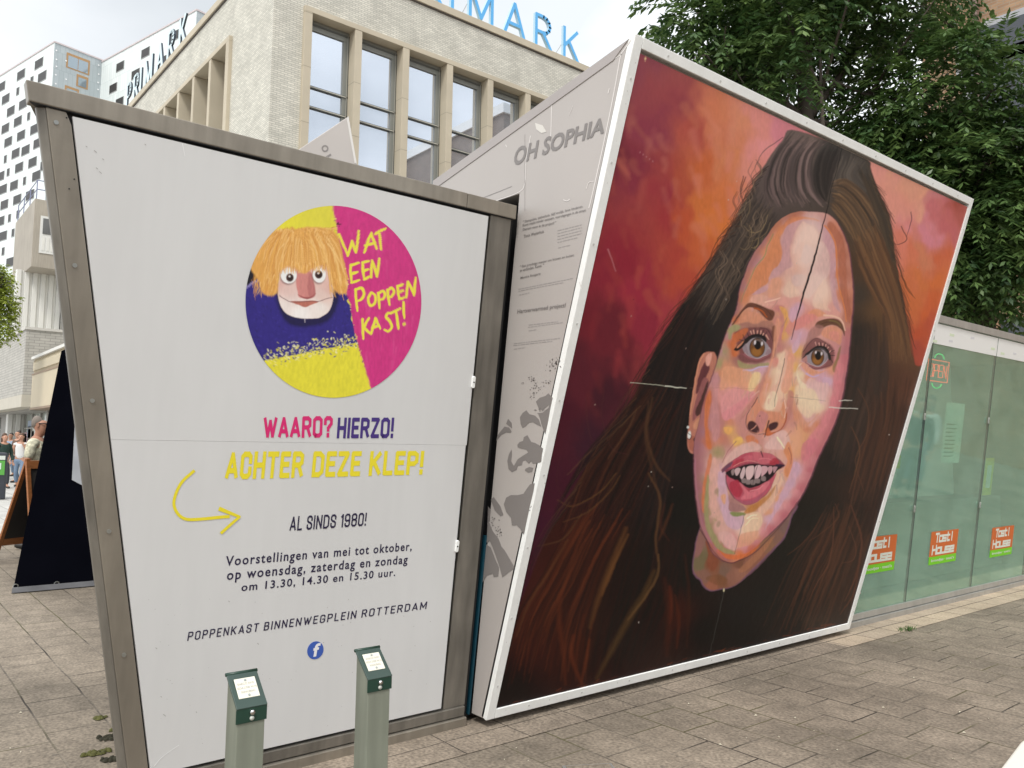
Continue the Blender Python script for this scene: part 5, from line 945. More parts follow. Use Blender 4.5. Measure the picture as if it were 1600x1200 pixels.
    pk = Q([(558, 40), (575, 140), (600, 260), (650, 480), (640, 560), (660, 620), (668, 680), (690, 790), (715, 880), (745, 980), (790, 1130), (1120, 1130), (1120, 40)])
    cv.poly(pk, mg, .9, 1, False)
    mk = cv.mask(pk, .9, False); keep = cv.c.copy()
    for k in range(240):
        x, y = rg.uniform(510, 665), rg.uniform(318, 612); cv.stroke([(x, y), (x + rg.uniform(-2, 2), y + rg.uniform(8, 30))], rg.uniform(1, 5), 1, rg.choice([(216, 74, 142), (196, 44, 118), (222, 90, 152), (204, 50, 126)]), .35, 1.2, 3)
    cv.c[:] = keep * (1 - mk[..., None]) + cv.c * mk[..., None]
    for k in range(80):
        t = rg.random(); i = rg.randrange(1, 9); a, b = pk[i], pk[i + 1]; cv.ell(a[0] + (b[0] - a[0]) * t + rg.gauss(0, 1), a[1] + (b[1] - a[1]) * t, rg.uniform(.4, 1.3), rg.uniform(.4, 1.2), rg.choice([mg, (120, 40, 120), (232, 220, 120)]), 0, .5, .8)
    Yc = (234, 226, 72)
    for st in [[(600, 232), (622, 290), (648, 350)], [(648, 350), (662, 300), (672, 268)], [(672, 268), (680, 300), (692, 332)], [(692, 332), (702, 270), (706, 212)],
               [(738, 332), (760, 270), (778, 226)], [(778, 226), (790, 270), (806, 316)], [(742, 296), (770, 288), (800, 280)], [(800, 232), (825, 214), (856, 200)], [(822, 220), (826, 270), (830, 318)],
               [(664, 402), (662, 450), (668, 500)], [(662, 404), (690, 396), (708, 392)], [(664, 452), (684, 446), (702, 442)], [(666, 500), (690, 494), (710, 486)], [(728, 388), (730, 430), (736, 480)], [(728, 390), (745, 384), (764, 380)], [(730, 436), (748, 430), (762, 426)], [(736, 480), (752, 474), (766, 468)],
               [(776, 472), (778, 420), (782, 376)], [(782, 378), (796, 420), (808, 466)], [(808, 466), (816, 410), (822, 366)],
               [(690, 536), (694, 600), (700, 656)], [(688, 540), (720, 530), (738, 556), (724, 590), (698, 604)], [(776, 556), (760, 590), (772, 626), (796, 610), (798, 570), (780, 554)], [(814, 556), (818, 600), (822, 640)], [(814, 560), (840, 546), (852, 566), (840, 588), (818, 596)],
               [(866, 540), (870, 580), (876, 622)], [(866, 542), (890, 528), (902, 548), (890, 572), (870, 580)], [(922, 516), (926, 556), (932, 592)], [(922, 518), (940, 512), (952, 508)], [(926, 554), (940, 548), (952, 544)], [(932, 592), (948, 586), (960, 580)], [(970, 578), (974, 530), (980, 492)], [(980, 494), (998, 530), (1012, 568)], [(1012, 566), (1018, 510), (1022, 474)],
               [(728, 700), (730, 750), (732, 808)], [(762, 696), (744, 730), (736, 750)], [(738, 748), (756, 766), (772, 778)], [(776, 780), (790, 730), (800, 694)], [(800, 694), (812, 724), (826, 752)], [(782, 750), (800, 742), (818, 736)], [(884, 668), (866, 670), (858, 690), (880, 714), (890, 744), (870, 766), (850, 760)], [(888, 668), (915, 654), (938, 642)], [(914, 658), (920, 710), (926, 752)], [(956, 608), (956, 650), (958, 692)]]:
        cv.stroke(Q(st), 3.6, 3.0, Yc, 1, .6, 6, mid=4.2)
    cv.ell(*Q([(958, 728)])[0], 2.6, 2.4, Yc)
    cv.stroke(Q([(585, 176), (606, 178)]), 2.2, 1.4, (30, 24, 30)); cv.stroke(Q([(594, 166), (598, 190)]), 1.2, .8, (30, 24, 30))
nr_, na_ = 130, 360
rr = np.linspace(0.002, 1, nr_)[:, None]; aa = np.linspace(0, 2 * math.pi, na_)[None, :]
EX = 521 + 137.3 * rr * np.cos(aa) + 0 * rr; EY = 471.5 + 150 * rr * np.sin(aa) + 0.06 * 137 * rr * np.cos(aa) * 0
ec = Canvas(EX, EY, 0.8, 8); emblem(ec)
dd = FW[None, None] + RT[None, None] * ((EX - 800) / FPX)[..., None] - UP[None, None] * ((EY - 600) / FPX)[..., None]
def on_front(dd, o): p0 = FP(0, 0, o); return CP + dd * (np.dot(p0 - CP, FN) / (dd @ FN))[..., None]
grid_mesh('round_emblem', on_front(dd, .0142), ec.c, paint_mat('emblem_print', .42, .4), ki)
# scratches and dirt specks on the flap
m = MB(); ribbon(m, [(240, 1198), (252, 1184), (268, 1172), (280, 1164)], (.9, .6)); ribbon(m, [(285, 224), (287, 234), (289, 244)], (.9, .5)); m.build('scratch', mat('pale_scratch', (.86, .86, .86), .5), ki)
m = MB(); rg = random.Random(2)
for x, y, w in [(147, 235, 4), (150, 262, 3), (155, 268, 4), (160, 248, 2.5), (226, 225, 2.5), (134, 228, 2.5), (402, 1005, 2.5), (357, 939, 2), (255, 1116, 4), (243, 1012, 2.5), (251, 1088, 2), (306, 1112, 2)]:
    ribbon(m, [(x, y), (x + w * .5, y + w * .35), (x + w, y + w * .8)], (.9, .7))
for i in range(90):
    x, y = rg.uniform(215, 690), rg.uniform(930, 1185)
    if y > 1185 - (x - 320) * .23 or x < 130 + (y - 200) * .105 + 20: continue
    ribbon(m, [(x, y), (x + rg.uniform(.3, 1.3), y + rg.uniform(-.4, .8))], (.8, .5))
m.build('dirt_speck', mat('dirt', (.33, .31, .30), .8), ki)
# ---------------------------------------------------------------- the painted box between the kiosks
XL, XR = 2.804, 6.693; ZB = 0.05
YB = 3.632; YTP = 2.558; ZTP = 3.53                      # front: bottom y, top y, top z
PN = nrm((0, -(ZTP - ZB), -(YB - YTP)))                  # outward normal of the leaning picture
def PP(x, s, o=0.0): return np.array([x, YB + (YTP - YB) * s, ZB + (ZTP - ZB) * s]) + PN * o
bx_ = thing('mural_box', 'leaning box with white framed painted portrait of a long haired woman', 'mural', (4.77, 3.6, 0))
prof = [(YB, ZB), (YTP, ZTP), (4.28, 3.245), (4.28, 2.955), (3.405, 2.945), (3.425, 2.75), (3.758, ZB)]
def side(x0, x1, ins=0.0): return [(x0, y, z) for y, z in prof], (x1 - x0, 0, 0)
m = MB(); pr = [(XL, YB + .012, ZB + .002), (XL, YTP + .03, ZTP - .012), (XL, 4.28, 3.235), (XL, 4.28, 2.955), (XL, 3.405, 2.945), (XL, 3.425, 2.75), (XL, 3.756, ZB + .002)]
m.prism(pr, (XR - XL, 0, 0)); shell = m.build('shell', GREY_V, bx_, bevel=0.004)
# folded edge strips of the printed skin on the visible side
SN = np.array([-1.0, 0, 0])
def sp(px, py, o=0.0): return onx(px, py, XL - o)
def srib(mb, pts, w, o=.0012):
    p = spline(pts, False, 6)
    vs = []
    for i in range(len(p)):
        d = nrm(p[min(i + 1, len(p) - 1)] - p[max(i - 1, 0)]); n_ = np.array([-d[1], d[0]]) * w / 2
        vs += [sp(*(p[i] + n_), o), sp(*(p[i] - n_), o)]
    mb.add(vs, [(2 * i, 2 * i + 1, 2 * i + 3, 2 * i + 2) for i in range(len(p) - 1)])
m = MB(); m.prism([(XL - .004, YTP + .03, ZTP - .014), (XL - .004, 4.27, 3.232), (XL - .004, 4.27, 3.17), (XL - .004, YTP + .135, ZTP - .085)], (.01, 0, 0)); m.build('edge_strip', mat('grey_edge_vinyl', (.38, .345, .33), .4, 0, .03, 3), bx_, bevel=.002)
m = MB()
for pts, w in [([(986, 62), (975, 78), (969, 90), (960, 140), (944, 220), (925, 305), (920, 325)], 1.4), ([(972, 84), (930, 112), (880, 146), (830, 180)], 1.0), ([(862, 152), (861, 200), (860, 218)], 1.1), ([(829, 212), (822, 250), (820, 285), (811, 300), (774, 314)], 1.0), ([(800, 330), (786, 470), (770, 600)], .9)]: srib(m, pts, w)
for pts, w in [([(916, 295), (920, 285), (928, 283)], .9), ([(880, 312), (886, 314), (890, 311)], 1.3), ([(952, 138), (950, 146)], 1.2), ([(905, 440), (910, 452)], .6), ([(790, 226), (792, 230)], 1), ([(895, 165), (889, 180)], .5)]: srib(m, pts, w, .0016)
m.build('crease', mat('pale_crease', (.72, .68, .65), .4), bx_)
m = MB(); srib(m, [(760, 236), (735, 254), (712, 270), (690, 280), (680, 285)], 1.0); srib(m, [(752, 310), (770, 303), (800, 291)], .8); srib(m, [(820, 210), (820, 330)], .5); m.build('crease', mat('dark_crease', (.26, .235, .225), .5), bx_)
m = MB(); m.prism([sp(*p, .0008) for p in [(836, 192), (848, 196), (854, 206), (846, 208), (838, 202)]], SN * .0008); m.build('scuff', mat('scuffed_vinyl', (.66, .63, .58), .5), bx_)
# white frame: four bars, their faces slightly wavy-painted
def bar(x0, s0, x1, s1, w, t=.045, o=.012, horizontal=True):
    m = MB(); w2 = w / (ZTP - ZB)
    if horizontal: q = [(x0, s0), (x1, s0), (x1, s0 + w2), (x0, s0 + w2)]
    else: q = [(x0, s0), (x0 + w, s0), (x0 + w, s1), (x0, s1)]
    m.slab([PP(x, s, o) for x, s in q], PN, t); return m.build('frame_bar', WHITE_P, bx_, bevel=.003)
TW = .045
bar(XL, 0, XL, 1, TW + .012, horizontal=False); bar(XR - .055, 0, XR - .055, 1, .055, horizontal=False)
bar(XL + TW + .0135, 0, XR - .0565, 0, .055); bar(XL + TW + .0135, 1 - .050 / (ZTP - ZB), XR - .0565, 0, .050)
rg = random.Random(6); PSC = mat('painted_screw', (.62, .62, .6), .5)
for i in range(9):
    for x, s_ in ((XL + .028, (i + .5) / 9), (XR - .027, (i + .4) / 9), (XL + .3 + i * .42, .0085), (XL + .25 + i * .42, .992)): m = MB(); m.disc(PP(x + rg.uniform(-.004, .004), s_, .0125), PN, .006, .0015, 10); m.build('screw_head', PSC, bx_)
m = MB()
for i in range(46):
    x, s_ = rg.choice([(rg.uniform(XL, XR), rg.uniform(.002, .012)), (XL + rg.uniform(.004, .05), rg.random()), (XR - rg.uniform(.004, .05), rg.random())]); k_ = rg.uniform(.002, .007)
    m.add([PP(x, s_, .0124), PP(x + k_, s_ + .0004, .0124), PP(x + k_ * .6, s_ + k_ * .3, .0124)], [(0, 1, 2)])
m.build('paint_chip', mat('grey_chip', (.34, .32, .29), .8), bx_)
# the painting
px0, px1 = XL + TW - .02, XR - .04; s0, s1 = .012, 1 - .02
nu, nv = 640, 860
uu = np.linspace(px0, px1, nu)[None, :]; ss = np.linspace(s0, s1, nv)[:, None]
G3 = np.stack([uu + 0 * ss, YB + (YTP - YB) * ss + 0 * uu, ZB + (ZTP - ZB) * ss + 0 * uu], -1) + PN * .004
vv = G3 - CP; zz = vv @ FW
mc = Canvas(800 + FPX * (vv @ RT) / zz, 600 - FPX * (vv @ UP) / zz, 0.7, 8); portrait(mc)
grid_mesh('portrait_painting', G3, np.clip(mc.c * 1.07 - .006, .0015, 1), paint_mat('portrait_paint', .40, .24), bx_)
# teal core that shows in the joints
m = MB(); m.prism([(2.776, 3.80, .03), (2.776, 3.79, .03), (2.776, 3.47, 2.90), (2.776, 5.2, 2.90), (2.776, 5.2, .03)][1:], (3.97, 0, 0)); m.build('core', BLACK, bx_)
m = MB(); m.prism([(2.80, 3.765, .045), (2.80, 3.635, 1.05), (2.80, 3.675, 1.05), (2.80, 3.80, .045)], (-.010, 0, 0)); m.build('edge_trim', TEAL, bx_)
# side printing
def sline(text, bl, br, h0, h1, mt=GREY_I, bold=0.0, lean=0.0, name='lettering'):
    q = [sp(*bl), sp(*br), sp(br[0] + lean * h1, br[1] - h1), sp(bl[0] + lean * h0, bl[1] - h0)]
    return write(name, text, q, SN, mt, bx_, bold, .0022)
PRN = mat('grey_print', (.215, .195, .185), .42)
sline('OH SOPHIA', (801.5, 260.5), (944, 208), 29.5, 27, PRN, .028, .17)
for tx, bl, br, h0, h1 in [('" Danspaleis, ziekenhuis, blijf vrolijk, lieve kinderen.', (817.5, 349.5), (911, 325), 5, 5), ('Kunst maakt minder eenzaam, vooruitgangen in de straat.', (817, 355), (916, 331), 5, 5), ('Daarom steun ik dit project! "', (817, 361.5), (869, 350.5), 5, 5), ('Tosca Westerhuis', (818.5, 371.5), (850, 363.5), 4.6, 4.6),
                           ('" Een prachtige manier om binnen en buiten', (813, 419.5), (897, 401), 5, 4.6), ('te verbinden. Kunst. "', (812.5, 425), (850, 416), 4.6, 4.6), ('Monica Rosgaria', (813.5, 437), (845, 430), 4.6, 4.6), ('Hartverwarmed project!', (808.5, 492), (884, 481.5), 8.4, 8.2)]:
    sline(tx, bl, br, h0, h1, GREY_I, .014, .08)
m = MB(); rg = random.Random(8)
def tiny(x0, y0, x1, y1):
    """a line of print too small to read: a row of word-length dashes"""
    t = 0.0; Ln = math.hypot(x1 - x0, y1 - y0)
    while t < 1:
        w = min(rg.uniform(2.5, 7) / Ln, 1 - t); a = (x0 + (x1 - x0) * t, y0 + (y1 - y0) * t); b = (x0 + (x1 - x0) * (t + w), y0 + (y1 - y0) * (t + w))
        m.add([sp(a[0], a[1], .001), sp(b[0], b[1], .001), sp(b[0], b[1] - 1.15, .001), sp(a[0], a[1] - 1.15, .001)], [(0, 1, 2, 3)]); t += w + 1.1 / Ln
for i in range(5): tiny(871, 361 + i * 4.6, 910 - (8 if i == 4 else rg.uniform(0, 2)), 351.5 + i * 4.6 + (2 if i == 4 else 0))
for a in [(872, 388, 891, 383.5), (810, 452.5, 895, 435.5), (810, 455.5, 880, 442), (811, 461.5, 827, 458), (826, 508.5, 872, 503), (825, 512, 880, 504.5), (826, 517.5, 838, 515.5), (803, 537.5, 875, 529), (802, 540.5, 864, 533.5), (803, 546, 821, 543.5)]: tiny(*a)
m.build('small_print', mat('fine_grey_print', (.33, .305, .295), .45), bx_)
# stencilled face
def zz_(L): return [(680 + x / 3.3333, 560 + y / 3.3333) for x, y in L]
stencil = [[(525, 225), (545, 205), (575, 195), (590, 182), (612, 205), (600, 260), (590, 320), (574, 395), (556, 350), (545, 310), (535, 285), (560, 282), (590, 258), (596, 240), (560, 270), (540, 262)],
           [(442, 305), (455, 285), (475, 270), (490, 290), (520, 298), (540, 318), (552, 355), (530, 345), (510, 332), (490, 335), (470, 355), (455, 362), (445, 340)],
           [(318, 430), (325, 400), (345, 375), (362, 355), (385, 360), (398, 380), (394, 388), (370, 385), (345, 398)],
           [(370, 340), (380, 315), (398, 335), (401, 365), (388, 355)],
           [(428, 450), (440, 435), (458, 430), (462, 410), (480, 400), (495, 425), (500, 435), (520, 440), (545, 455), (562, 470), (556, 500), (552, 540), (530, 545), (510, 548), (500, 535), (488, 548), (470, 530), (455, 535), (452, 555), (430, 560), (425, 580), (400, 592), (382, 575), (376, 535), (384, 500), (398, 475), (400, 500), (395, 535), (410, 560), (430, 525), (460, 505), (485, 490), (475, 475), (450, 470), (430, 462)],
           [(470, 575), (490, 565), (510, 570), (505, 590), (485, 595), (468, 585)],
           [(358, 760), (370, 725), (395, 712), (430, 712), (460, 705), (480, 675), (495, 655), (518, 650), (512, 690), (495, 760), (480, 830), (462, 918), (445, 890), (425, 868), (400, 870), (395, 830), (370, 800)],
           [(290, 735), (305, 722), (340, 770), (355, 815), (340, 822), (310, 790)],
           [(275, 770), (290, 790), (280, 850), (300, 900), (330, 940), (345, 980), (362, 1000), (415, 1090), (395, 1105), (350, 1140), (335, 1085), (320, 1040), (300, 985), (285, 950), (268, 960), (272, 880)],
           [(262, 965), (290, 985), (315, 1050), (332, 1090), (328, 1135), (305, 1138), (300, 1120), (270, 1130), (248, 1165), (250, 1080), (258, 1010)]]
m = MB()
for i, pg in enumerate(stencil): m.prism([sp(x, y, .0006 + .0001 * i) for x, y in zz_(pg)], SN * .0008)
rg = random.Random(4)
for cx, cy, rx, ry, n in [(625, 25, 26, 26, 40), (505, 105, 24, 18, 16), (530, 155, 30, 22, 22), (580, 125, 26, 10, 12), (510, 190, 14, 16, 12), (455, 130, 8, 12, 4), (600, 60, 12, 12, 6), (330, 900, 22, 40, 26), (300, 850, 12, 26, 14), (545, 270, 30, 12, 14), (320, 1090, 16, 30, 10), (485, 775, 10, 14, 8)]:
    for j in range(n):
        x, y = rg.gauss(cx, rx * .5), rg.gauss(cy, ry * .5); r = rg.uniform(1.2, 4.2); k = rg.randint(5, 7)
        m.prism([sp(*p, .0007) for p in zz_([(x + r * rg.uniform(.5, 1.3) * math.cos(t), y + r * rg.uniform(.5, 1.3) * math.sin(t)) for t in np.linspace(0, 6.28, k, endpoint=False)])], SN * .0007)
m.build('stencil_face', PRN, bx_)
# the same kind of box on the far side of the row: only its grey peak shows over the kiosk roof
RO = at(551, 220, 6.9); RD = ray(551, 220); RD = nrm((RD[0], RD[1], 0)); RN = -RD
rb = thing('mural_box', 'grey peak of the rear box showing above the left kiosk roof', 'mural', (RO[0], RO[1], 0), None)
fp = lambda px, py, o=0.0: onpl(px, py, RO, RN) + RN * o
apx = fp(544.5, 181.5); e2 = fp(557.5, 256); lf = fp(440, 251)
low = lambda p, z: np.array([p[0], p[1], z])
m = MB(); m.prism([apx, e2, low(e2, .3), low(lf, .3), lf], RD * 1.5); m.build('shell', GREY_V, rb, bevel=.006)
m = MB(); m.slab([fp(x, y, .004) for x, y in [(544.5, 181.5), (541.5, 184.5), (554, 255), (557.5, 256)]], RN, .003); m.build('edge_strip', mat('pale_edge', (.62, .60, .57), .4), rb)
for ch, q in [('O', [(500.5, 229), (505, 239.5), (515, 235), (511, 225)]), ('H', [(506.5, 246), (511, 256), (521.5, 250.5), (516.5, 240)])]:
    write('lettering', ch, [fp(*q[0]), fp(*q[1]), fp(*q[2]), fp(*q[3])], RN, PRN, rb, .04, .002)

# ---------------------------------------------------------------- snack kiosk with glass front
sk_ = thing('snack_kiosk', 'glass fronted snack kiosk with orange and green stickers on its panes', 'kiosk', (9.5, 3.75, 0))
GLASS = shop_glass('green_tinted_glass', (.80, .94, .87), .17, (.60, .84, .72), 1.2)
seams = [6.455, 7.957, 9.46, 10.963, 12.466]
SX0, SX1 = 6.775, 12.47
TRIM = mat('white_band', (.80, .80, .78), .4); ORA = mat('orange_sticker', srgb(206, 104, 44), .5); GRN = mat('green_sticker', srgb(120, 206, 30), .5); LET = mat('pale_lettering', (.72, .75, .66), .5)
for a, b in zip(seams[:-1], seams[1:]):
    a2 = max(a, SX0) + .006; b2 = b - .006
    m = MB(); fslab(m, [(a2, .118), (b2, .118), (b2, 2.785), (a2, 2.785)], 0.0, .012); m.build('glass_pane', GLASS, sk_)
    m = MB(); fslab(m, [(a2 + .002, 2.59), (b2 - .002, 2.59), (b2 - .002, 2.782), (a2 + .002, 2.782)], .003, .002); wb = m.build('white_band', TRIM, sk_)
    m = MB(); fslab(m, [(b - .006, .118), (b + .006, .118), (b + .006, 2.785), (b - .006, 2.785)], -.001, .02); m.build('seal', BLACK, sk_)
def fascia2(x0, x1):
    m = MB(); m.prism([(x0, yf, 2.862), (x1, yf, 2.862), (x1, yf + .008, 2.79), (x0, yf + .008, 2.79)], (0, .055, 0)); return m.build('roof_edge', SILVER, sk_, bevel=.004)
fascia2(SX0, 12.5)
m = MB(); m.box(SX0, 12.5, yf + .058, 5.2, 2.80, 2.855); m.build('roof', SILVER, sk_)
gj = onz(1489, 930)[0]
for a, b in [(SX0, 9.03), (9.034, 12.5)]:
    m = MB(); m.prism([FP(a, .064, .016), FP(b, .064, .016), FP(b, .118, .012), FP(a, .118, .012)], -FN * .04); m.build('sill', SILVER, sk_, bevel=.003)
    m = MB(); m.prism([FP(a, 0, .03), FP(b, 0, .03), FP(b, .058, .03), FP(a, .058, .03)], -FN * .06); m.build('plinth', SILVER, sk_, bevel=.004)
INT = mat('pale_interior', (.52, .55, .52), .7, 0, .1, 1.5); FROST = frosted('added_frosted_sheet', (.72, .80, .76)); CNT = mat('counter_grey', (.34, .36, .35), .5)
m = MB(); m.box(SX0 + .02, 12.45, 5.1, 5.12, 0, 2.8); m.build('back_panel', FROST, sk_)  # translucent back added so that daylight brightens the interior
m = MB(); m.box(12.40, 12.46, 3.8, 5.1, 0, 2.8); m.build('end_wall', INT, sk_)
m = MB(); m.box(SX0 + .02, 12.4, 3.79, 5.1, .02, .06); m.build('interior_floor', CNT, sk_)
m = MB(); m.box(7.0, 12.3, 4.45, 4.9, .06, .98); m.build('counter', mat('counter_front', (.40, .42, .41), .5, 0, .15, 1.2), sk_, bevel=.01)
m = MB(); m.box(7.2, 9.4, 4.8, 5.09, 1.7, 2.3); m.build('menu_board', mat('menu_board_paint', (.30, .26, .2), .5, 0, .4, 3), sk_)
for px, py in [(1444, 651), (1428, 795), (1544, 657), (1530.5, 789)]: hinge(px, py, sk_, .02)
def sticker(px_c, py_c, w_m=.44):
    """orange shop sticker with a green strip under it"""
    x, z = fxz(px_c, py_c)
    m = MB(); fslab(m, [(x - w_m / 2, z - .125), (x + w_m / 2, z - .125), (x + w_m / 2, z + .125), (x - w_m / 2, z + .125)], .003, .002); s = m.build('shop_sticker', ORA, sk_)
    m = MB(); fslab(m, [(x - w_m / 2, z - .205), (x + w_m / 2, z - .205), (x + w_m / 2, z - .126), (x - w_m / 2, z - .126)], .004, .002); g_ = m.build('green_strip', GRN, s)
    P = lambda a, b: FP(x + a * w_m / 2, z + b, .0035)
    # squared lettering built from bars
    F = {'T': [(0, 1, 1, 1), (.5, 0, .5, 1)], 'o': [(0, 0, 1, 0), (1, 0, 1, .7), (0, .7, 1, .7), (0, 0, 0, .7)], 's': [(0, 0, 1, 0), (1, 0, 1, .35), (0, .35, 1, .35), (0, .35, 0, .7), (0, .7, 1, .7)], 't': [(.3, 0, .3, 1), (0, .7, .9, .7), (.3, 0, .9, 0)], 'i': [(.5, 0, .5, .65), (.5, .9, .5, 1)],
         'H': [(0, 0, 0, 1), (1, 0, 1, 1), (0, .5, 1, .5)], 'u': [(0, 0, 0, .7), (0, 0, 1, 0), (1, 0, 1, .7)], 'e': [(0, 0, 1, 0), (0, 0, 0, .7), (0, .7, 1, .7), (1, .35, 1, .7), (0, .35, 1, .35)]}
    m = MB()
    def word(txt, x0, y0, cw, chh, gap):
        for i, c in enumerate(txt):
            X0 = x0 + i * (cw + gap)
            for (a, b, c2, d) in F[c]:
                A = np.array([X0 + a * cw, y0 + b * chh]); B_ = np.array([X0 + c2 * cw, y0 + d * chh]); h = .011
                lo = np.minimum(A, B_) - [h / w_m * 2, h]; hi = np.maximum(A, B_) + [h / w_m * 2, h]; z1 = .0035 + .0003 * len(m.f) / 500
                m.add([FP(x + lo[0] * w_m / 2, z + lo[1], z1), FP(x + hi[0] * w_m / 2, z + lo[1], z1), FP(x + hi[0] * w_m / 2, z + hi[1], z1), FP(x + lo[0] * w_m / 2, z + hi[1], z1)], [(0, 1, 2, 3)])
    word('Tosti', -.66, .022, .22, .078, .05); word('House', -.82, -.098, .26, .078, .07); m.build('lettering', LET, s)
    write('lettering', 'broodjes · tosti\'s', [FP(x - w_m * .42, z - .185, .005), FP(x + w_m * .42, z - .185, .005), FP(x + w_m * .42, z - .148, .005), FP(x - w_m * .42, z - .148, .005)], FN, LET, g_, .02, .001)
for px, py in [(1374, 859), (1475, 848), (1566, 840)]: sticker(px, py, .62)
# faint stickers in the white band, menu sheet and posters behind the glass, lit sign
def sheet(name, x0, z0, x1, z1, mt, o=-.03, par=None):
    m = MB(); fslab(m, [(x0, z0), (x1, z0), (x1, z1), (x0, z1)], o, .002); return m.build(name, mt, par or sk_)
PAP = mat('white_paper', (.78, .82, .80), .6); PYL = mat('yellow_paper', srgb(226, 218, 90), .6)
a = fxz(1474, 724); b = fxz(1513, 632); ms = sheet('menu_sheet', a[0], a[1], b[0], b[1], PAP)
m = MB(); rg = random.Random(3)
for i in range(9): fslab(m, [(a[0] + .05, a[1] + .06 + i * .04), (a[0] + rg.uniform(.15, .3), a[1] + .06 + i * .04), (a[0] + .3, a[1] + .075 + i * .04), (a[0] + .05, a[1] + .075 + i * .04)], -.0285, .001)
m.build('print_line', mat('menu_print', (.2, .3, .25), .6), ms)
a = fxz(1539, 775); b = fxz(1559, 716); sheet('yellow_poster', a[0], a[1], b[0], b[1], PYL); sheet('poster_centre', a[0] + .06, a[1] + .08, b[0] - .06, b[1] - .08, PAP, -.027)
a = fxz(1398, 733); sheet('yellow_poster', a[0], a[1], a[0] + .16, a[1] + .12, PYL)
RED = emit_mat('red_light_tube', (1.0, .12, .07), 1.0); GRL = emit_mat('green_light_tube', (.05, .9, .25), .6)
x0, z0 = fxz(1461, 588); x1, z1 = fxz(1490, 571); w = x1 - x0; h = .12
op = MB()
def tb(pts): op.tube([FP(x0 + w * (a * 1.0), z0 + h * b_, -.06) for a, b_ in pts], .0055, 5)
for i, (l, r) in enumerate([(0, .2), (.27, .47), (.54, .74), (.8, 1)]):
    if i == 0: tb([(l, 0), (r, 0), (r, 1), (l, 1), (l, 0)])
    if i == 1: tb([(l, 0), (l, 1), (r, 1), (r, .5), (l, .5)])
    if i == 2: tb([(r, 0), (l, 0), (l, 1), (r, 1)]); tb([(l, .5), (r, .5)])
    if i == 3: tb([(l, 0), (l, 1), (r, 0), (r, 1)])
tb([(-.1, -.35), (1.1, -.35), (1.1, 1.35), (-.1, 1.35), (-.1, -.35)])
osn = op.build('open_sign', RED, sk_)
m = MB(); m.tube([FP(x0 + w * (.5 + .28 * math.cos(t)), z0 + h * (1.45 + .45 * math.sin(t)), -.06) for t in np.linspace(.2, 2.94, 9)], .0055, 5); m.tube([FP(x0 + w * (.5 + .28 * math.cos(t)), z0 + h * (-.45 + .45 * math.sin(t)), -.06) for t in np.linspace(3.34, 6.08, 9)], .0055, 5); m.build('green_tube', GRL, osn)
BAND1 = mat('faint_green_print', (.66, .74, .55), .5); BAND2 = mat('faint_grey_print', (.66, .66, .68), .5)
m = MB()
for px, py in [(1487, 523.5), (1566, 552.5), (1551, 545), (1460, 533)]:
    x, z = fxz(px, py); fslab(m, [(x - .05, z - .012), (x + .05, z - .012), (x + .05, z + .012), (x - .05, z + .012)], .004, .001)
m.build('band_print', BAND1, sk_)
m = MB()
for px, py in [(1485, 533), (1585, 552.5), (1519, 528)]:
    x, z = fxz(px, py); fslab(m, [(x - .045, z - .01), (x + .045, z - .01), (x + .045, z + .01), (x - .045, z + .01)], .004, .001)
m.build('band_print', BAND2, sk_)
hp = onpl(1341, 926, FP(0, 0, .03), FN); m = MB(); m.tube([hp + (-.15, 0, 0), hp + (.02, -.0, 0)], .016, 10); m.build('handle', SILVER, sk_, True)

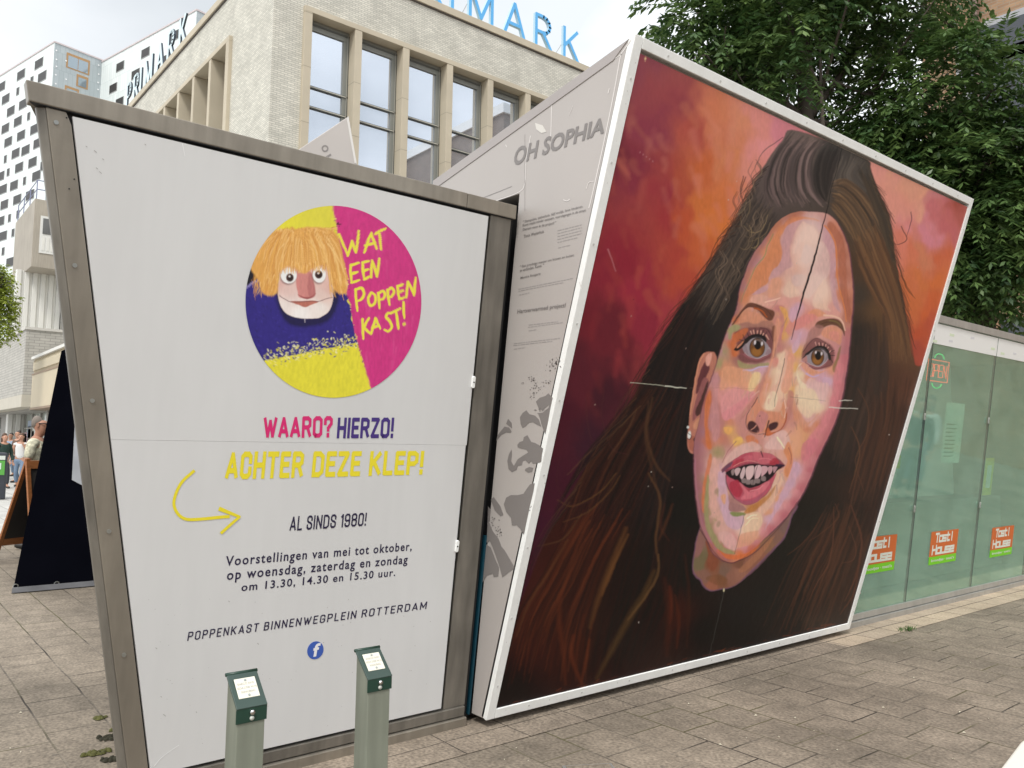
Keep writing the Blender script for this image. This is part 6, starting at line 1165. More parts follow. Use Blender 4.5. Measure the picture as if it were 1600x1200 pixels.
# ---------------------------------------------------------------- feeder pillars
GP = mat('grey_green_pillar_paint', (.20, .215, .17), .55, .1, .1, 5, 0.03, 50, streak=.2); GC = mat('dark_green_cap_paint', (.012, .045, .030), .35, 0, .1, 6); GT = mat('lighter_green_top', (.036, .064, .053), .4, 0, .12, 8); PLT = mat('cream_plate', (.72, .70, .60), .5, 0, .06, 14); PTX = mat('faded_print', (.33, .31, .28), .6)
def pillar(loc):
    t = thing('feeder_pillar', 'x', 'pillar', (0, 0, 0), 'feeder pillars in front of the white flap')
    w, d, zf, zb = .045, .045, .748, .835           # half width, half depth, cap front edge, cap back edge
    m = MB(); m.prism([(-w, -d, 0), (-w, d, 0), (-w, d, zb - .01), (-w, -d, zf - .01)], (2 * w, 0, 0)); m.build('post', GP, t, bevel=.003)
    c = .0045
    m = MB(); m.prism([(-w - c, -d - c, zf - .046), (-w - c, -d, zf - .046), (-w - c, -d, zf - .004), (-w - c, -d - c, zf + .001)], (2 * (w + c), 0, 0)); m.build('cap_front', GC, t, bevel=.0015)
    sl = nrm((0, 2 * d, zb - zf)); nn = nrm((0, -(zb - zf), 2 * d))
    q = [np.array((-w - c, -d - c, zf)), np.array((w + c, -d - c, zf)), np.array((w + c, d + c, zb)), np.array((-w - c, d + c, zb))]
    m = MB(); m.slab([p + nn * .004 for p in q], nn, .007); m.build('cap_top', GT, t, bevel=.0015)  # cap top in a lighter, greyer green than the cap front
    m = MB(); m.tube([q[3] + nn * .001 + (-.002, 0, 0), q[2] + nn * .001 + (.002, 0, 0)], .006, 10); m.build('cap_ridge', GC, t, True)
    cen = (q[0] + q[2]) / 2 + nn * .0045 + sl * .004
    ex = np.array([1.0, 0, 0]); hw, hh = .034, .036
    m = MB(); m.slab([cen - ex * hw - sl * hh + nn * .003, cen + ex * hw - sl * hh + nn * .003, cen + ex * hw + sl * hh + nn * .003, cen - ex * hw + sl * hh + nn * .003], nn, .003); pl = m.build('number_plate', PLT, t, bevel=.004)
    for s in (-1, 1):
        m = MB(); m.disc(cen + sl * s * (hh - .009) + nn * .003, nn, .0038, .0025, 12); m.build('screw', ZINC, pl)
    for i, (tx, hl) in enumerate([('ENECO SVW', .8), ('0254.2700 W10', .92), ('SIGNALERING', .66)]):
        b0 = cen + sl * (.011 - i * .0145)
        write('lettering', tx, [b0 - ex * hw * hl, b0 + ex * hw * hl, b0 + ex * hw * hl + sl * .0075, b0 - ex * hw * hl + sl * .0075], nn, PTX, pl, .0, .0036)
    m = MB(); m.disc((0, -d - c, zf - .014), (0, -1, 0), .0075, .008, 16); m.disc((0, -d - c - .006, zf - .012), (0, -1, 0), .005, .004, 12); m.build('lock', CHROME, t, True)
    m = MB(); m.disc((0, -d - c, zf - .033), (0, -1, 0), .007, .004, 16); m.build('lock_cover', mat('pale_plug', (.55, .57, .52), .4), t, True)
    return t
p1 = pillar(None); p2 = copy_tree(p1)
def top_at(px, py, dep): return at(px, py, dep)
q1 = at(377, 1051, 2.62); q2 = at(573.5, 1014, 2.99)
p1.location = (q1[0], q1[1] - .05, q1[2] - .835); p2.location = (q2[0], q2[1] - .05, q2[2] - .835)
for o in (p1, p2): o.location.z = 0; o.scale = (1, 1, 1)
p1.scale.z = q1[2] / .835; p2.scale.z = q2[2] / .835
p1['label'] = 'green capped feeder pillar left of the other, below the words about Rotterdam'; p2['label'] = 'green capped feeder pillar right of the other, beside the round blue badge'
# ---------------------------------------------------------------- department store
BR_R = brick('cream_brick_front', (.68, .655, .575), (.53, .515, .45), (.40, .39, .345), .23, .068, .011, .85, False, .35, .5, 0, 0, .10)
STONE = mat('beige_stone_frame', (.50, .44, .335), .7, 0, .06, 1.2, .03, 20, var2=.05, v2scale=.4)
DKF = mat('dark_window_frame', (.11, .115, .105), .45, .2); MIDF = mat('olive_window_frame', (.235, .24, .22), .45, .2)
PANE = glass_mat('store_glass', (.25, .28, .3), .93, .01, (.66, .71, .79), 1.0)
PANE.node_tree.nodes['Principled BSDF'].inputs['Metallic'].default_value = .8
st = thing('department_store', 'cream brick department store with tall beige framed windows behind the kiosks', 'building', (9.6, 24, 0))
SX, SY, SZ = 9.604, 24.0, 17.38
FZ0, FZ1 = 8.6, 15.64                      # window band of the front
FX0, FX1 = 10.60, 60.0
D_ = .42
m = MB()                                    # front wall around the opening, left wall around its opening
m.box(SX, FX0 + .05, SY, SY + .5, 0, SZ); m.box(FX0 + .05, FX1, SY, SY + .5, FZ1 - .05, SZ); m.box(FX0 + .05, FX1, SY, SY + .5, 0, FZ0)
LY0, LY1, LZ1 = 27.56, 46.5, 15.70
m.box(SX, SX + .5, SY + .5, LY0 + .05, 0, SZ); m.box(SX, SX + .5, LY0 + .05, 62, LZ1 - .05, SZ); m.box(SX, SX + .5, LY0 + .05, LY1, 0, 7.0); m.box(SX, SX + .5, LY1, 62, 0, LZ1 - .05)
m.build('wall', BR_R, st)
m = MB(); m.box(SX + .5, FX1, SY + .9, 61, SZ - .5, SZ - .3); m.box(SX + 1.6, FX1, SY + 1.9, 61, 0, SZ - .5); m.build('core', mat('dim_interior', (.16, .165, .17), .8, 0, .3, .5), st)
m = MB(); m.prism([(SX - .09, SY - .09, SZ), (FX1, SY - .09, SZ), (FX1, SY + .6, SZ), (SX + .6, SY + .6, SZ), (SX + .6, 62, SZ), (SX - .09, 62, SZ)], (0, 0, .27)); m.build('cornice', STONE, st, bevel=.01)
m = MB(); m.prism([(SX - .04, SY - .04, SZ - .05), (FX1, SY - .04, SZ - .05), (FX1, SY + .55, SZ - .05), (SX + .55, SY + .55, SZ - .05), (SX + .55, 62, SZ - .05), (SX - .04, 62, SZ - .05)], (0, 0, .048)); m.build('cornice_shade', mat('shadow_brown', (.10, .085, .075), .8), st)  # solid dark band, shade under the cornice put in as colour
# the front's stone frame with its posts
m = MB(); P0 = SY - .13; m.box(FX0, FX0 + .27, P0, SY + D_, FZ0, FZ1 - .18); m.box(FX0, FX1, P0, SY + D_ + .02, FZ1 - .18, FZ1)
m.build('window_frame', STONE, st, bevel=.012)
bays = [12.42 + 1.875 * i for i in range(0, 25)]
PJ = mat('stone_joint', (.27, .235, .18), .8)
jm = MB()
for i, bx in enumerate(bays[:10]):
    m = MB(); m.box(bx, bx + .265, P0 + .012, SY + D_, FZ0, FZ1 - .183); m.build('window_post', STONE, st, bevel=.008)
    for z in (13.62, 11.78): jm.box(bx - .002, bx + .267, P0 + .009, SY + D_ - .05, z, z + .012)
for z in (15.42, 13.62, 11.78): jm.box(FX0 - .002, FX0 + .272, P0 - .003, SY, z, z + .012)
jm.build('stone_joint', PJ, st)
xs = [FX0 + .27] + [b for b in bays]
for i in range(10):
    a = xs[0] if i == 0 else bays[i - 1] + .265; b = bays[i]; yg = SY + D_ - .06
    w_ = MB(); w_.box(a, b, yg, yg + .05, FZ0, FZ1 - .18)
    fr = MB(); t = .05
    fr.box(a, a + t, yg - .05, yg, FZ0, FZ1 - .18); fr.box(b - .20, b, yg - .04, yg, FZ0, FZ1 - .18); fr.box(a, b, yg - .05, yg - .002, FZ1 - .52, FZ1 - .18)
    win = fr.build('window', MIDF, st)
    m = MB(); m.box(a + .02, b - .02, yg + .004, yg + .02, FZ0, FZ1 - .2); pn = m.build('pane', PANE, win)
    m = MB()
    for z in (13.20, 12.52, 10.9, 9.6): m.box(a, b, yg - .07, yg - .02, z - .035, z + .035)
    m.box(b - .045, b - .0, yg - .07, yg - .041, FZ0, FZ1 - .3); m.box(a, b, yg - .07, yg - .051, FZ1 - .36, FZ1 - .30); m.build('transom', DKF, win)
    m = MB()
    for z in (13.20, 12.52, 10.9, 9.6): m.box(a, b - .05, yg - .074, yg - .0705, z - .012, z + .012)
    m.box(b - .062, b - .048, yg - .074, yg - .0705, FZ0, FZ1 - .3); m.build('bead', mat('pale_bead', (.55, .53, .46), .5) if i == 0 else bpy.data.materials['pale_bead'], win)
# side frame with deep fins
m = MB(); Q0 = SX - .13; m.box(Q0, SX + .5, LY0, LY0 + .3, 7.0, LZ1 - .18); m.box(Q0, SX + .5, LY0, LY1, LZ1 - .18, LZ1); m.build('window_frame', STONE, st, bevel=.012)
for i in range(10):
    y = 29.38 + 1.86 * i
    m = MB(); m.box(Q0 + .012, SX + .75, y, y + .24, 7.0, LZ1 - .19); m.build('window_fin', STONE, st, bevel=.008)
m = MB(); m.box(SX + .76, SX + .8, LY0, LY1, 7.0, LZ1); m.build('window', DKF, st)
m = MB(); m.box(SX + .5, SX + .75, LY0 + .3, LY1, LZ1 - .2, LZ1 - .15); m.build('soffit', mat('taupe_soffit', (.30, .265, .22), .8), st)

# rooftop letters
def sign(name, label, word, place, h, mf, ms, thick):
    t = thing(name, label, 'sign', place(0, 0, 0))
    return t
CY = mat('sky_blue_letter_face', (.10, .42, .80), .35); CYS = mat('pale_blue_letter_side', (.42, .62, .74), .4); BRK = mat('bracket_black', (.02, .02, .022), .5)
PALE = mat('pale_blue_letter_face', (.62, .76, .80), .4); DKS = mat('dark_letter_side', (.035, .05, .07), .4)
def seg_letters():
    """thin capital letters as stroke paths in a box one unit high"""
    arc = lambda cx, cy, rx, ry, a, b, n=7: [(cx + rx * math.cos(t), cy + ry * math.sin(t)) for t in np.linspace(a, b, n)]
    H = math.pi / 2
    return {'P': ([[(0, 0), (0, 1)], [(0, 1), (.3, 1)] + arc(.3, .74, .26, .26, H, -H) + [(0, .48)]], .56),
            'R': ([[(0, 0), (0, 1)], [(0, 1), (.3, 1)] + arc(.3, .74, .27, .26, H, -H) + [(0, .48)], [(.28, .48), (.62, 0)]], .62),
            'I': ([[(0, 0), (0, 1)]], .0), 'M': ([[(0, 0), (0, 1)], [(0, 1), (.4, .08)], [(.4, .08), (.8, 1)], [(.8, 1), (.8, 0)]], .8),
            'A': ([[(0, 0), (.38, 1)], [(.38, 1), (.76, 0)], [(.13, .34), (.63, .34)]], .76), 'K': ([[(0, 0), (0, 1)], [(0, .38), (.56, .98)], [(.2, .58), (.6, 0)]], .6)}
SL = seg_letters()
def roof_sign(label, origin, ux, uz, nn, places, h, mface, mside, sw, dp, cat='sign', wide=1.0):
    t = thing('rooftop_sign', label, cat, origin)
    for ch, off in places:
        paths, wd_ = SL[ch]; m = MB(); fm = MB(); o = origin + ux * off
        for pi_, path in enumerate(paths):
            for (a, b) in zip(path[:-1], path[1:]):
                A = o + ux * a[0] * h + uz * (a[1] * h); B = o + ux * b[0] * h + uz * (b[1] * h); d = nrm(B - A); s = np.cross(d, nn) * sw / 2; s = s + ux * np.dot(s, ux) * (wide - 1)
                A = A - d * sw * .25; B = B + d * sw * .25
                m.slab([A - s, A + s, B + s, B - s] if np.dot(np.cross(A + s - (A - s), B - A), nn) > 0 else [A + s, A - s, B - s, B + s], nn, dp)
                q = [p + nn * (.004 + pi_ * .002) for p in (A - s, A + s, B + s, B - s)]; fm.add(q, [(0, 1, 2, 3)])
        lt = m.build('letter', mside, t); fm.build('letter_face', mface, lt)
        k = MB()
        for (px, pz) in {(p[0], 0.0) for path in paths for p in path if p[1] == 0.0}:
            A = o + ux * px * h; k.tube([A - uz * .03, A - uz * .03 - nn * .05], .05, 6); k.tube([A + uz * .02 - nn * .1, A - uz * .12 - nn * .12], .03, 5)
        k.build('foot', BRK, lt)
        if ch in 'MK': k = MB(); k.tube([o + uz * h * .5 - nn * dp, o - uz * .05 - nn * 1.1], .012, 4); k.build('stay', ZINC, lt)
    return t
roof_sign('thin sky blue rooftop letters along the front cornice', np.array([14.2, SY + .05, SZ + .33]), np.array([1.0, 0, 0]), np.array([0, 0, 1.0]), np.array([0, -1.0, 0]), [('P', -.35), ('R', .92), ('I', 2.25), ('M', 3.07), ('A', 4.75), ('R', 6.37), ('K', 7.92)], 1.3, CY, CYS, .135, .12)
roof_sign('pale dark sided rooftop letters along the side cornice above the left kiosk', np.array([SX + .02, 42.1, SZ + .30]), np.array([0, -1.0, 0]), np.array([0, 0, 1.0]), np.array([-1.0, 0, 0]), [('P', -.05), ('R', 1.25), ('I', 2.4), ('M', 3.2), ('A', 4.95), ('R', 6.6), ('K', 8.2)], 1.22, PALE, DKS, .12, .075, wide=2.3)

# ---------------------------------------------------------------- white towers far left
HWD = R_(103.7); WD = np.array([math.cos(HWD), math.sin(HWD), 0]); GD = np.array([math.sin(HWD), -math.cos(HWD), 0])   # along the windowed face (away), along the shaded grey face
TW_W = mat('white_tower_panels', (.74, .78, .765), .45, 0, .03, .3, streak=.0); TW_G = mat('shaded_tower_panels', (.40, .44, .455), .45, 0, .05, .2)  # the shaded faces get a darker copy of the panel colour
for mm in (TW_W, TW_G):
    N = mm.node_tree.nodes; K = mm.node_tree.links.new; p = N['Principled BSDF']; src = p.inputs['Base Color'].links[0].from_socket
    ge = N.new('ShaderNodeNewGeometry'); dt = N.new('ShaderNodeVectorMath'); dt.operation = 'DOT_PRODUCT'; dt.inputs[1].default_value = tuple(WD + GD); K(ge.outputs['Position'], dt.inputs[0])
    cb = N.new('ShaderNodeCombineXYZ'); sp_ = N.new('ShaderNodeSeparateXYZ'); K(ge.outputs['Position'], sp_.inputs[0]); K(dt.outputs['Value'], cb.inputs[0]); K(sp_.outputs[2], cb.inputs[1])
    br = N.new('ShaderNodeTexBrick'); br.offset = .5; br.inputs['Color1'].default_value = (1, 1, 1, 1); br.inputs['Color2'].default_value = (.88, .90, .90, 1); br.inputs['Mortar'].default_value = (.72, .76, .76, 1)
    br.inputs['Scale'].default_value = 1; br.inputs['Mortar Size'].default_value = .03; br.inputs['Brick Width'].default_value = .75; br.inputs['Row Height'].default_value = 3.1; K(cb.outputs[0], br.inputs['Vector'])
    x = N.new('ShaderNodeMix'); x.data_type = 'RGBA'; x.blend_type = 'MULTIPLY'; x.inputs[0].default_value = 1; K(src, x.inputs[6]); K(br.outputs[0], x.inputs[7]); K(x.outputs[2], p.inputs['Base Color'])
WDARK = mat('dark_window_opening', (.028, .026, .024), .5); WIN_O = mat('orange_wood_frame', (.38, .22, .10), .6); PANE2 = mat('sky_pane', (.30, .36, .40), .08, .4, spec=.8)
REV = mat('window_reveal', (.30, .31, .30), .7)
def tower(label, corner, lw, lg, ztop):
    t = thing('apartment_tower', label, 'building', (corner[0], corner[1], 0), 'white perforated towers')
    c = np.array([corner[0], corner[1], 0.0]); m = MB()
    q = [c, c + GD * lg, c + GD * lg + WD * lw, c + WD * lw]
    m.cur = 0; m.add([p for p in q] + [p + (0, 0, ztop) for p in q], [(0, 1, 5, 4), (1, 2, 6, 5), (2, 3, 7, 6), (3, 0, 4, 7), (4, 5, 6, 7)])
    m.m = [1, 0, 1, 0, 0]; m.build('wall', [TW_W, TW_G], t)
    m = MB(); e = .12
    for a, b in ((q[3], q[0]), (q[0], q[1])):
        d = nrm(b - a); n_ = np.cross(d, (0, 0, 1)); m.slab([a + n_ * e + (0, 0, ztop - .1), b + n_ * e + (0, 0, ztop - .1), b + n_ * e + (0, 0, ztop + .15), a + n_ * e + (0, 0, ztop + .15)], n_, .3)
    m.build('roof_edge', mat('pale_pink_coping', (.55, .48, .48), .5) if 'pale_pink_coping' not in bpy.data.materials else bpy.data.materials['pale_pink_coping'], t)
    return t, c
NW = -GD; NG = -WD                                              # outward normals
def twin(t, c, px, py, w, h, face='W'):
    d, n_ = (WD, NW) if face == 'W' else (GD, NG)
    p = onpl(px, py, c, n_); right = -WD if face == 'W' else GD
    Q = lambda a, b, o: p + right * a + np.array([0, 0, b]) + n_ * o
    m = MB(); m.slab([Q(-w / 2, -h / 2, .03), Q(w / 2, -h / 2, .03), Q(w / 2, h / 2, .03), Q(-w / 2, h / 2, .03)], n_, .05)
    if face == 'W':
        f = m.build('window', WDARK, t)
        m = MB(); m.slab([Q(w / 2 - .16, -h / 2, .036), Q(w / 2, -h / 2, .036), Q(w / 2, h / 2, .036), Q(w / 2 - .16, h / 2, .036)], n_, .004); m.slab([Q(-w / 2, -h / 2, .038), Q(w / 2 - .17, -h / 2, .038), Q(w / 2 - .17, -h / 2 + .14, .038), Q(-w / 2, -h / 2 + .14, .038)], n_, .004); m.build('reveal', REV, f)
    else:
        f = m.build('window', WIN_O, t); k = 2 if w > 3 else 1; g_ = (w - .5) / k
        for i in range(k):
            a = -w / 2 + .25 + i * g_
            m = MB(); m.slab([Q(a + .05, -h / 2 + .2, .05), Q(a + g_ - .05, -h / 2 + .2, .05), Q(a + g_ - .05, h / 2 - .45, .05), Q(a + .05, h / 2 - .45, .05)], n_, .015); m.build('pane', PANE2, f)
cA = at(85.5, 65.5, 140); tA, cA0 = tower('nearer left white perforated tower with a shaded grey side and orange framed windows', cA, 70, 9.6, cA[2])
for x, y in [(61, 99.5), (33, 117), (2.5, 136), (66, 120), (9, 155), (36, 163), (17, 174), (28, 190), (8.5, 201), (54, 202), (33, 212), (13, 222), (59, 224), (24.5, 240), (51, 254), (30, 262), (1, 276), (57, 275), (22, 290), (5, 296), (7, 320), (27, 312), (47, 305), (1, 346), (5, 369), (12, 441), (70, 258), (40, 235), (-14, 190), (-20, 250), (16, 410)]: twin(tA, cA0, x, y, 3.3, 1.7)
for x, y in [(28, 143), (45, 182), (8.5, 249), (13, 269.5), (38.5, 283), (15, 341), (28, 335), (20.5, 364), (5, 393), (50, 126), (64, 172)]: twin(tA, cA0, x, y, 1.2, 1.5)
for x, y, w, h in [(122, 100, 4.0, 2.7), (128.5, 128, 2.0, 2.2), (112, 146, 2.4, 2.2)]: twin(tA, cA0, x, y, w, h, 'G')
WFT = mat('white_fitting', (.8, .8, .8), .5)
for px, py in [(88, 79), (88, 93), (88, 104), (87, 117), (87, 131), (103, 95), (103, 124), (154, 102), (154, 116), (153, 129), (153, 140)]: m = MB(); m.disc(onpl(px, py, cA0, NG) + NG * .02, NG, .14, .05, 8); m.build('wall_lamp', WFT, tA)
inner = onpl(159.5, 95, cA0 - 0, NG)
# second tower: its windowed face starts where the shaded grey face of the first ends
pB = onpl(307.5, 15.5, inner, NW); tB, cB0 = tower('right hand white perforated tower behind the side rooftop letters', pB, 45, 30, pB[2])
for x, y in [(188, 104), (227.5, 82.5), (177, 138), (212, 116), (275, 55), (187, 160), (240, 130), (262, 92)]: twin(tB, cB0, x, y, 2.7, 1.6)

# ---------------------------------------------------------------- lower buildings beside the square
CONC = mat('warm_concrete', (.36, .325, .275), .85, 0, .10, .6, .05, 8, streak=.12); CORR = mat('white_corrugated_sheet', (.66, .655, .62), .5, 0, .05, .8); SOFF = mat('grey_soffit', (.30, .29, .27), .8)
sb = thing('stair_tower', 'beige concrete box with a corner window on a white ribbed shaft', 'building', (7.2, 50, 0))
zb_, zt_ = 10.8, 14.55
m = MB(); m.box(7.12, 13, 50, 56.6, zb_, zt_); m.build('upper_box', CONC, sb, bevel=.02)
m = MB(); m.box(7.44, 9.5, 49.96, 50.02, 11.6, 13.65); wf = m.build('window', mat('white_window_frame', (.66, .66, .64), .5), sb)
m = MB(); m.box(7.56, 9.4, 49.93, 49.958, 12.66, 13.52); m.build('pane', mat('dark_pane', (.12, .125, .13), .08, spec=.9), wf)
m = MB()
for i in range(9): m.box(7.56 + i * .22, 7.70 + i * .22, 49.94, 49.958, 11.74, 12.5)
m.build('louvre', CORR, wf)
m = MB()
for i in range(14): x = 6.72 + i * .40; m.prism([(x, 52, 0), (x + .04, 51.9, 0), (x + .24, 51.9, 0), (x + .28, 52, 0), (x + .39, 52, 0), (x + .39, 52.3, 0), (x, 52.3, 0)], (0, 0, 10.9))
m.build('ribbed_shaft', CORR, sb)
m = MB(); m.box(9.0, 12.5, 51.6, 52.4, 7.1, 10.9); m.box(6.95, 12.3, 52.35, 56, 0, 10.78); m.build('shaft_core', SOFF, sb)
m = MB()
for z in (zt_ + .55, zt_ + 1.05): m.tube([(7.2, 56.5, z), (7.2, 50.1, z), (12, 50.1, z)], .03, 5)
for p in [(7.2, 56.4), (7.2, 54.3), (7.2, 52.2), (7.2, 50.1), (8.5, 50.1), (10, 50.1)]: m.tube([(p[0], p[1], zt_), (p[0], p[1], zt_ + 1.05)], .03, 5)
m.build('roof_railing', mat('blue_grey_rail', (.20, .22, .34), .5), sb)

GBR = brick('grey_beige_brick', (.47, .45, .41), (.40, .385, .35), (.27, .26, .24), .42, .13, .012, .85, False, .2, .5, 0, 0, .06)
bb = thing('brick_shop', 'low cream brick shop with glazed ground floor beyond the strolling people', 'building', (6, 42, 0))
m = MB(); m.box(5.96, 16, 42, 75, 3.5, 6.44); m.build('wall', GBR, bb)
m = MB(); m.box(5.90, 16, 41.94, 75, 6.44, 6.56); m.build('coping', mat('pale_coping', (.55, .53, .49), .7), bb)
m = MB(); m.box(5.93, 16, 41.96, 75, 2.95, 3.5); m.build('fascia', mat('cream_fascia', (.50, .465, .39), .7, 0, .05, 2), bb)
m = MB(); m.box(6.6, 16, 44.0, 74, 2.85, 2.95); m.build('soffit', SOFF, bb)
SHW = mat('shop_glass', (.44, .47, .43), .12, spec=.7)
m = MB(); m.box(7.6, 7.65, 44.5, 73, .15, 2.9); sw_ = m.build('shop_window', SHW, bb)
m = MB()
for i in range(12): y = 44.5 + i * 2.4; m.box(7.5, 7.6, y, y + .09, 0, 2.9)
m.box(7.5, 7.6, 44.5, 73, 2.05, 2.12); m.build('mullion', mat('grey_mullion', (.30, .29, .27), .5), sw_)
rg = random.Random(21)
DCOL = [mat('display_' + n, c, .6) for n, c in (('green', (.30, .36, .20)), ('pink', (.45, .30, .32)), ('brown', (.24, .18, .13)), ('pale', (.55, .54, .48)), ('blue', (.28, .33, .42)))]
for i in range(34):
    y = 44.8 + rg.random() * 24; z = rg.uniform(.3, 1.6); m = MB(); m.box(7.55, 7.585, y, y + rg.uniform(.4, 1.1), z, z + rg.uniform(.4, 1.1)); m.build('window_display', rg.choice(DCOL), sw_)
cs = thing('corner_shop', 'cream panelled shop front with a patterned frieze left of the steel post', 'building', (5.7, 38, 0))
CRM = mat('cream_panel', (.56, .475, .33), .6, 0, .05, 1); FRZ = mat('frieze_stone', (.44, .365, .25), .8)
XC = 5.7
m = MB(); m.box(XC, 12, 28, 38, 2.78, 4.1); m.build('fascia', CRM, cs)
m = MB(); m.box(XC - .02, 12, 28, 38.02, 4.1, 4.16); m.box(XC - .02, 12, 28, 38.02, 2.70, 2.77); m.build('trim', mat('brown_trim', (.28, .19, .12), .6), cs)
m = MB(); m.box(XC + .05, 12, 28, 38, 4.16, 4.75); m.build('frieze', FRZ, cs)
m = MB()
for i in range(46):
    y = 28.1 + i * .215; m.prism([(XC + .049, y, 4.28), (XC + .049, y + .15, 4.28), (XC + .049, y + .15, 4.55), (XC + .049, y + .075, 4.68), (XC + .049, y, 4.55)], (-.05, 0, 0))
m.build('frieze_ornament', mat('frieze_light', (.60, .53, .40), .8), cs)
m = MB(); m.box(XC - .06, 12, 28, 38.06, 4.75, 4.86); m.build('coping', mat('white_coping', (.72, .71, .67), .6), cs)
m = MB(); m.box(XC + .6, 12, 28, 37.5, 0, 2.7); m.build('shop_window', SHW, cs)
for y in (29, 31, 33, 35, 37.2): m = MB(); m.box(XC + .5, XC + .6, y, y + .3, 0, 2.7); m.build('pillar', SOFF, cs)

# ---------------------------------------------------------------- brown brick building behind the trees
BBR = brick('brown_brick', (.36, .225, .135), (.27, .165, .10), (.30, .24, .18), .30, .085, .010, .9, False, .4, .5, 0, 0, .16)
bn = thing('brick_office', 'tall brown brick building with dark windows behind the leafy trees', 'building', (24, 8, 0))
yb_ = onx(1440, 60, 24)[1]; zt9 = onx(1500, -20, 24)[2]
m = MB(); m.box(24, 40, -12, yb_, 0, zt9); m.build('wall', BBR, bn)
for y0_, y1_, z0_, z1_ in [tuple(sorted((onx(1565, 500, 24)[1], onx(1660, 500, 24)[1]))) + (onx(1580, 548, 24)[2], onx(1580, 497, 24)[2])]:
    m = MB(); m.box(23.94, 24.02, y0_, y1_, z0_ - .6, z1_); w_ = m.build('window', mat('charcoal_frame', (.05, .055, .065), .5), bn)
    m = MB(); m.box(23.92, 23.938, y0_ + .15, y1_ - 1.25, z0_, z1_ - .25); m.box(23.92, 23.938, y1_ - 1.15, y1_ - .25, z0_, z1_ - .25); m.build('pane', mat('black_pane', (.03, .035, .045), .08, spec=.8), w_)
for i, (px, py, w, h) in enumerate([(1598, 55, 3.4, 1.5), (1598, 145, 3.0, 3.2)]):
    p = onx(px, py, 24); m = MB(); m.box(23.95, 24.02, p[1] - w / 2, p[1] + w / 2, p[2] - h / 2, p[2] + h / 2); w_ = m.build('window', mat('grey_panel', (.36, .36, .38), .5) if i == 0 else bpy.data.materials['grey_panel'], bn)
    m = MB(); m.box(23.93, 23.948, p[1] - w / 2 + .2, p[1] + w / 2 - .2, p[2] - h / 2 + .2, p[2] + h / 2 - .2); m.build('pane', bpy.data.materials['black_pane'], w_)
m = MB(); a = onx(1526, 0, 24); m.tube([(23.9, a[1], 0), (23.9, a[1], zt9)], .09, 8); m.build('drain_pipe', mat('brown_pipe', (.16, .10, .08), .5), bn)

# ---------------------------------------------------------------- the side of the square behind the photographer (seen only in the glass)
ob = thing('opposite_building', 'dark brick block across the street, seen only as reflections in glass', 'building', (10, -22, 0))
m = MB(); m.box(40, 75, -20, -2, 0, 28.7); m.box(-30, 38, -60, -48, 0, 13); m.build('wall', brick('dark_brown_brick', (.24, .18, .14), (.2, .15, .12), (.2, .18, .16), .3, .09, .01, .9, False, .2), ob)
m = MB(); m.box(39.8, 75.2, -20.2, -1.8, 28.7, 29.5); m.build('roof_edge', WHITE_P, ob)
PWN = mat('pale_window', (.42, .45, .48), .2)
for i in range(16):
    for z in (1.0, 4.6, 8.0): m = MB(); m.box(-28 + i * 4.1, -25.6 + i * 4.1, -47.98, -47.9, z, z + 2.1); m.build('window', PWN, ob)
# ---------------------------------------------------------------- black tent, chalkboard, bin, table
TENT = mat('black_canvas', (.0035, .0038, .0065), .95, 0, .2, 2, .25, 3, spec=0.0)
tn = thing('market_tent', 'black canvas tent wall with a clear window behind the left kiosk', 'tent', (2.6, 9.6, 0))
m = MB(); m.hexa([(1.39, 9.62, .03), (4.6, 9.62, .03), (4.6, 12.6, .03), (2.1, 12.6, .03), (1.745, 9.9, 2.5), (4.25, 9.9, 2.5), (4.25, 12.3, 2.5), (2.4, 12.3, 2.5)])
m.add([(1.745, 9.9, 2.5), (4.25, 9.9, 2.5), (4.25, 12.3, 2.5), (2.4, 12.3, 2.5), (3.0, 11.1, 3.3)], [(0, 1, 4), (1, 2, 4), (2, 3, 4), (3, 0, 4)]); m.build('canvas', TENT, tn)
m = MB(); m.slab([(1.36, 9.50, .012), (4.62, 9.50, .012), (4.6, 9.60, .05), (1.38, 9.60, .05)], (0, -.4, .9), .006); m.build('ground_flap', mat('faded_canvas', (.10, .10, .105), .9, 0, .3, 4), tn)
tp = lambda px, py: np.array([ony(px, py, 9.62 + .113 * 1)[0], 0, 0]); 
tnn = nrm((0, -2.47, .28))
tpt = lambda px, py, o=.01: onpl(px, py, (1.39, 9.62, .03), tnn) + tnn * o
m = MB(); m.slab([tpt(*p) for p in [(133, 762), (114, 751), (115, 668), (119, 653), (136, 650)][:0]] or [tpt(112, 750), tpt(137, 763), tpt(137, 648), tpt(117, 653)], tnn, .004); m.build('clear_window', mat('reflection_grey_plastic', (.42, .44, .47), .15, 0, .25, 2.5, spec=.7), tn)  # pale grey puts a reflection into the colour of the clear sheet
for px in (24, 88, 151):
    m = MB(); c = tpt(px, 912 if px > 30 else 916, .012); m.tube([c + np.array([.022 * math.cos(t), -.003, .022 * math.sin(t)]) for t in np.linspace(0, 6.28, 10)], .006, 5)
    m.tube([c + (0, -.005, -.012), c + (.012, -.006, -.07)], .006, 5); m.build('eyelet', ZINC, tn)
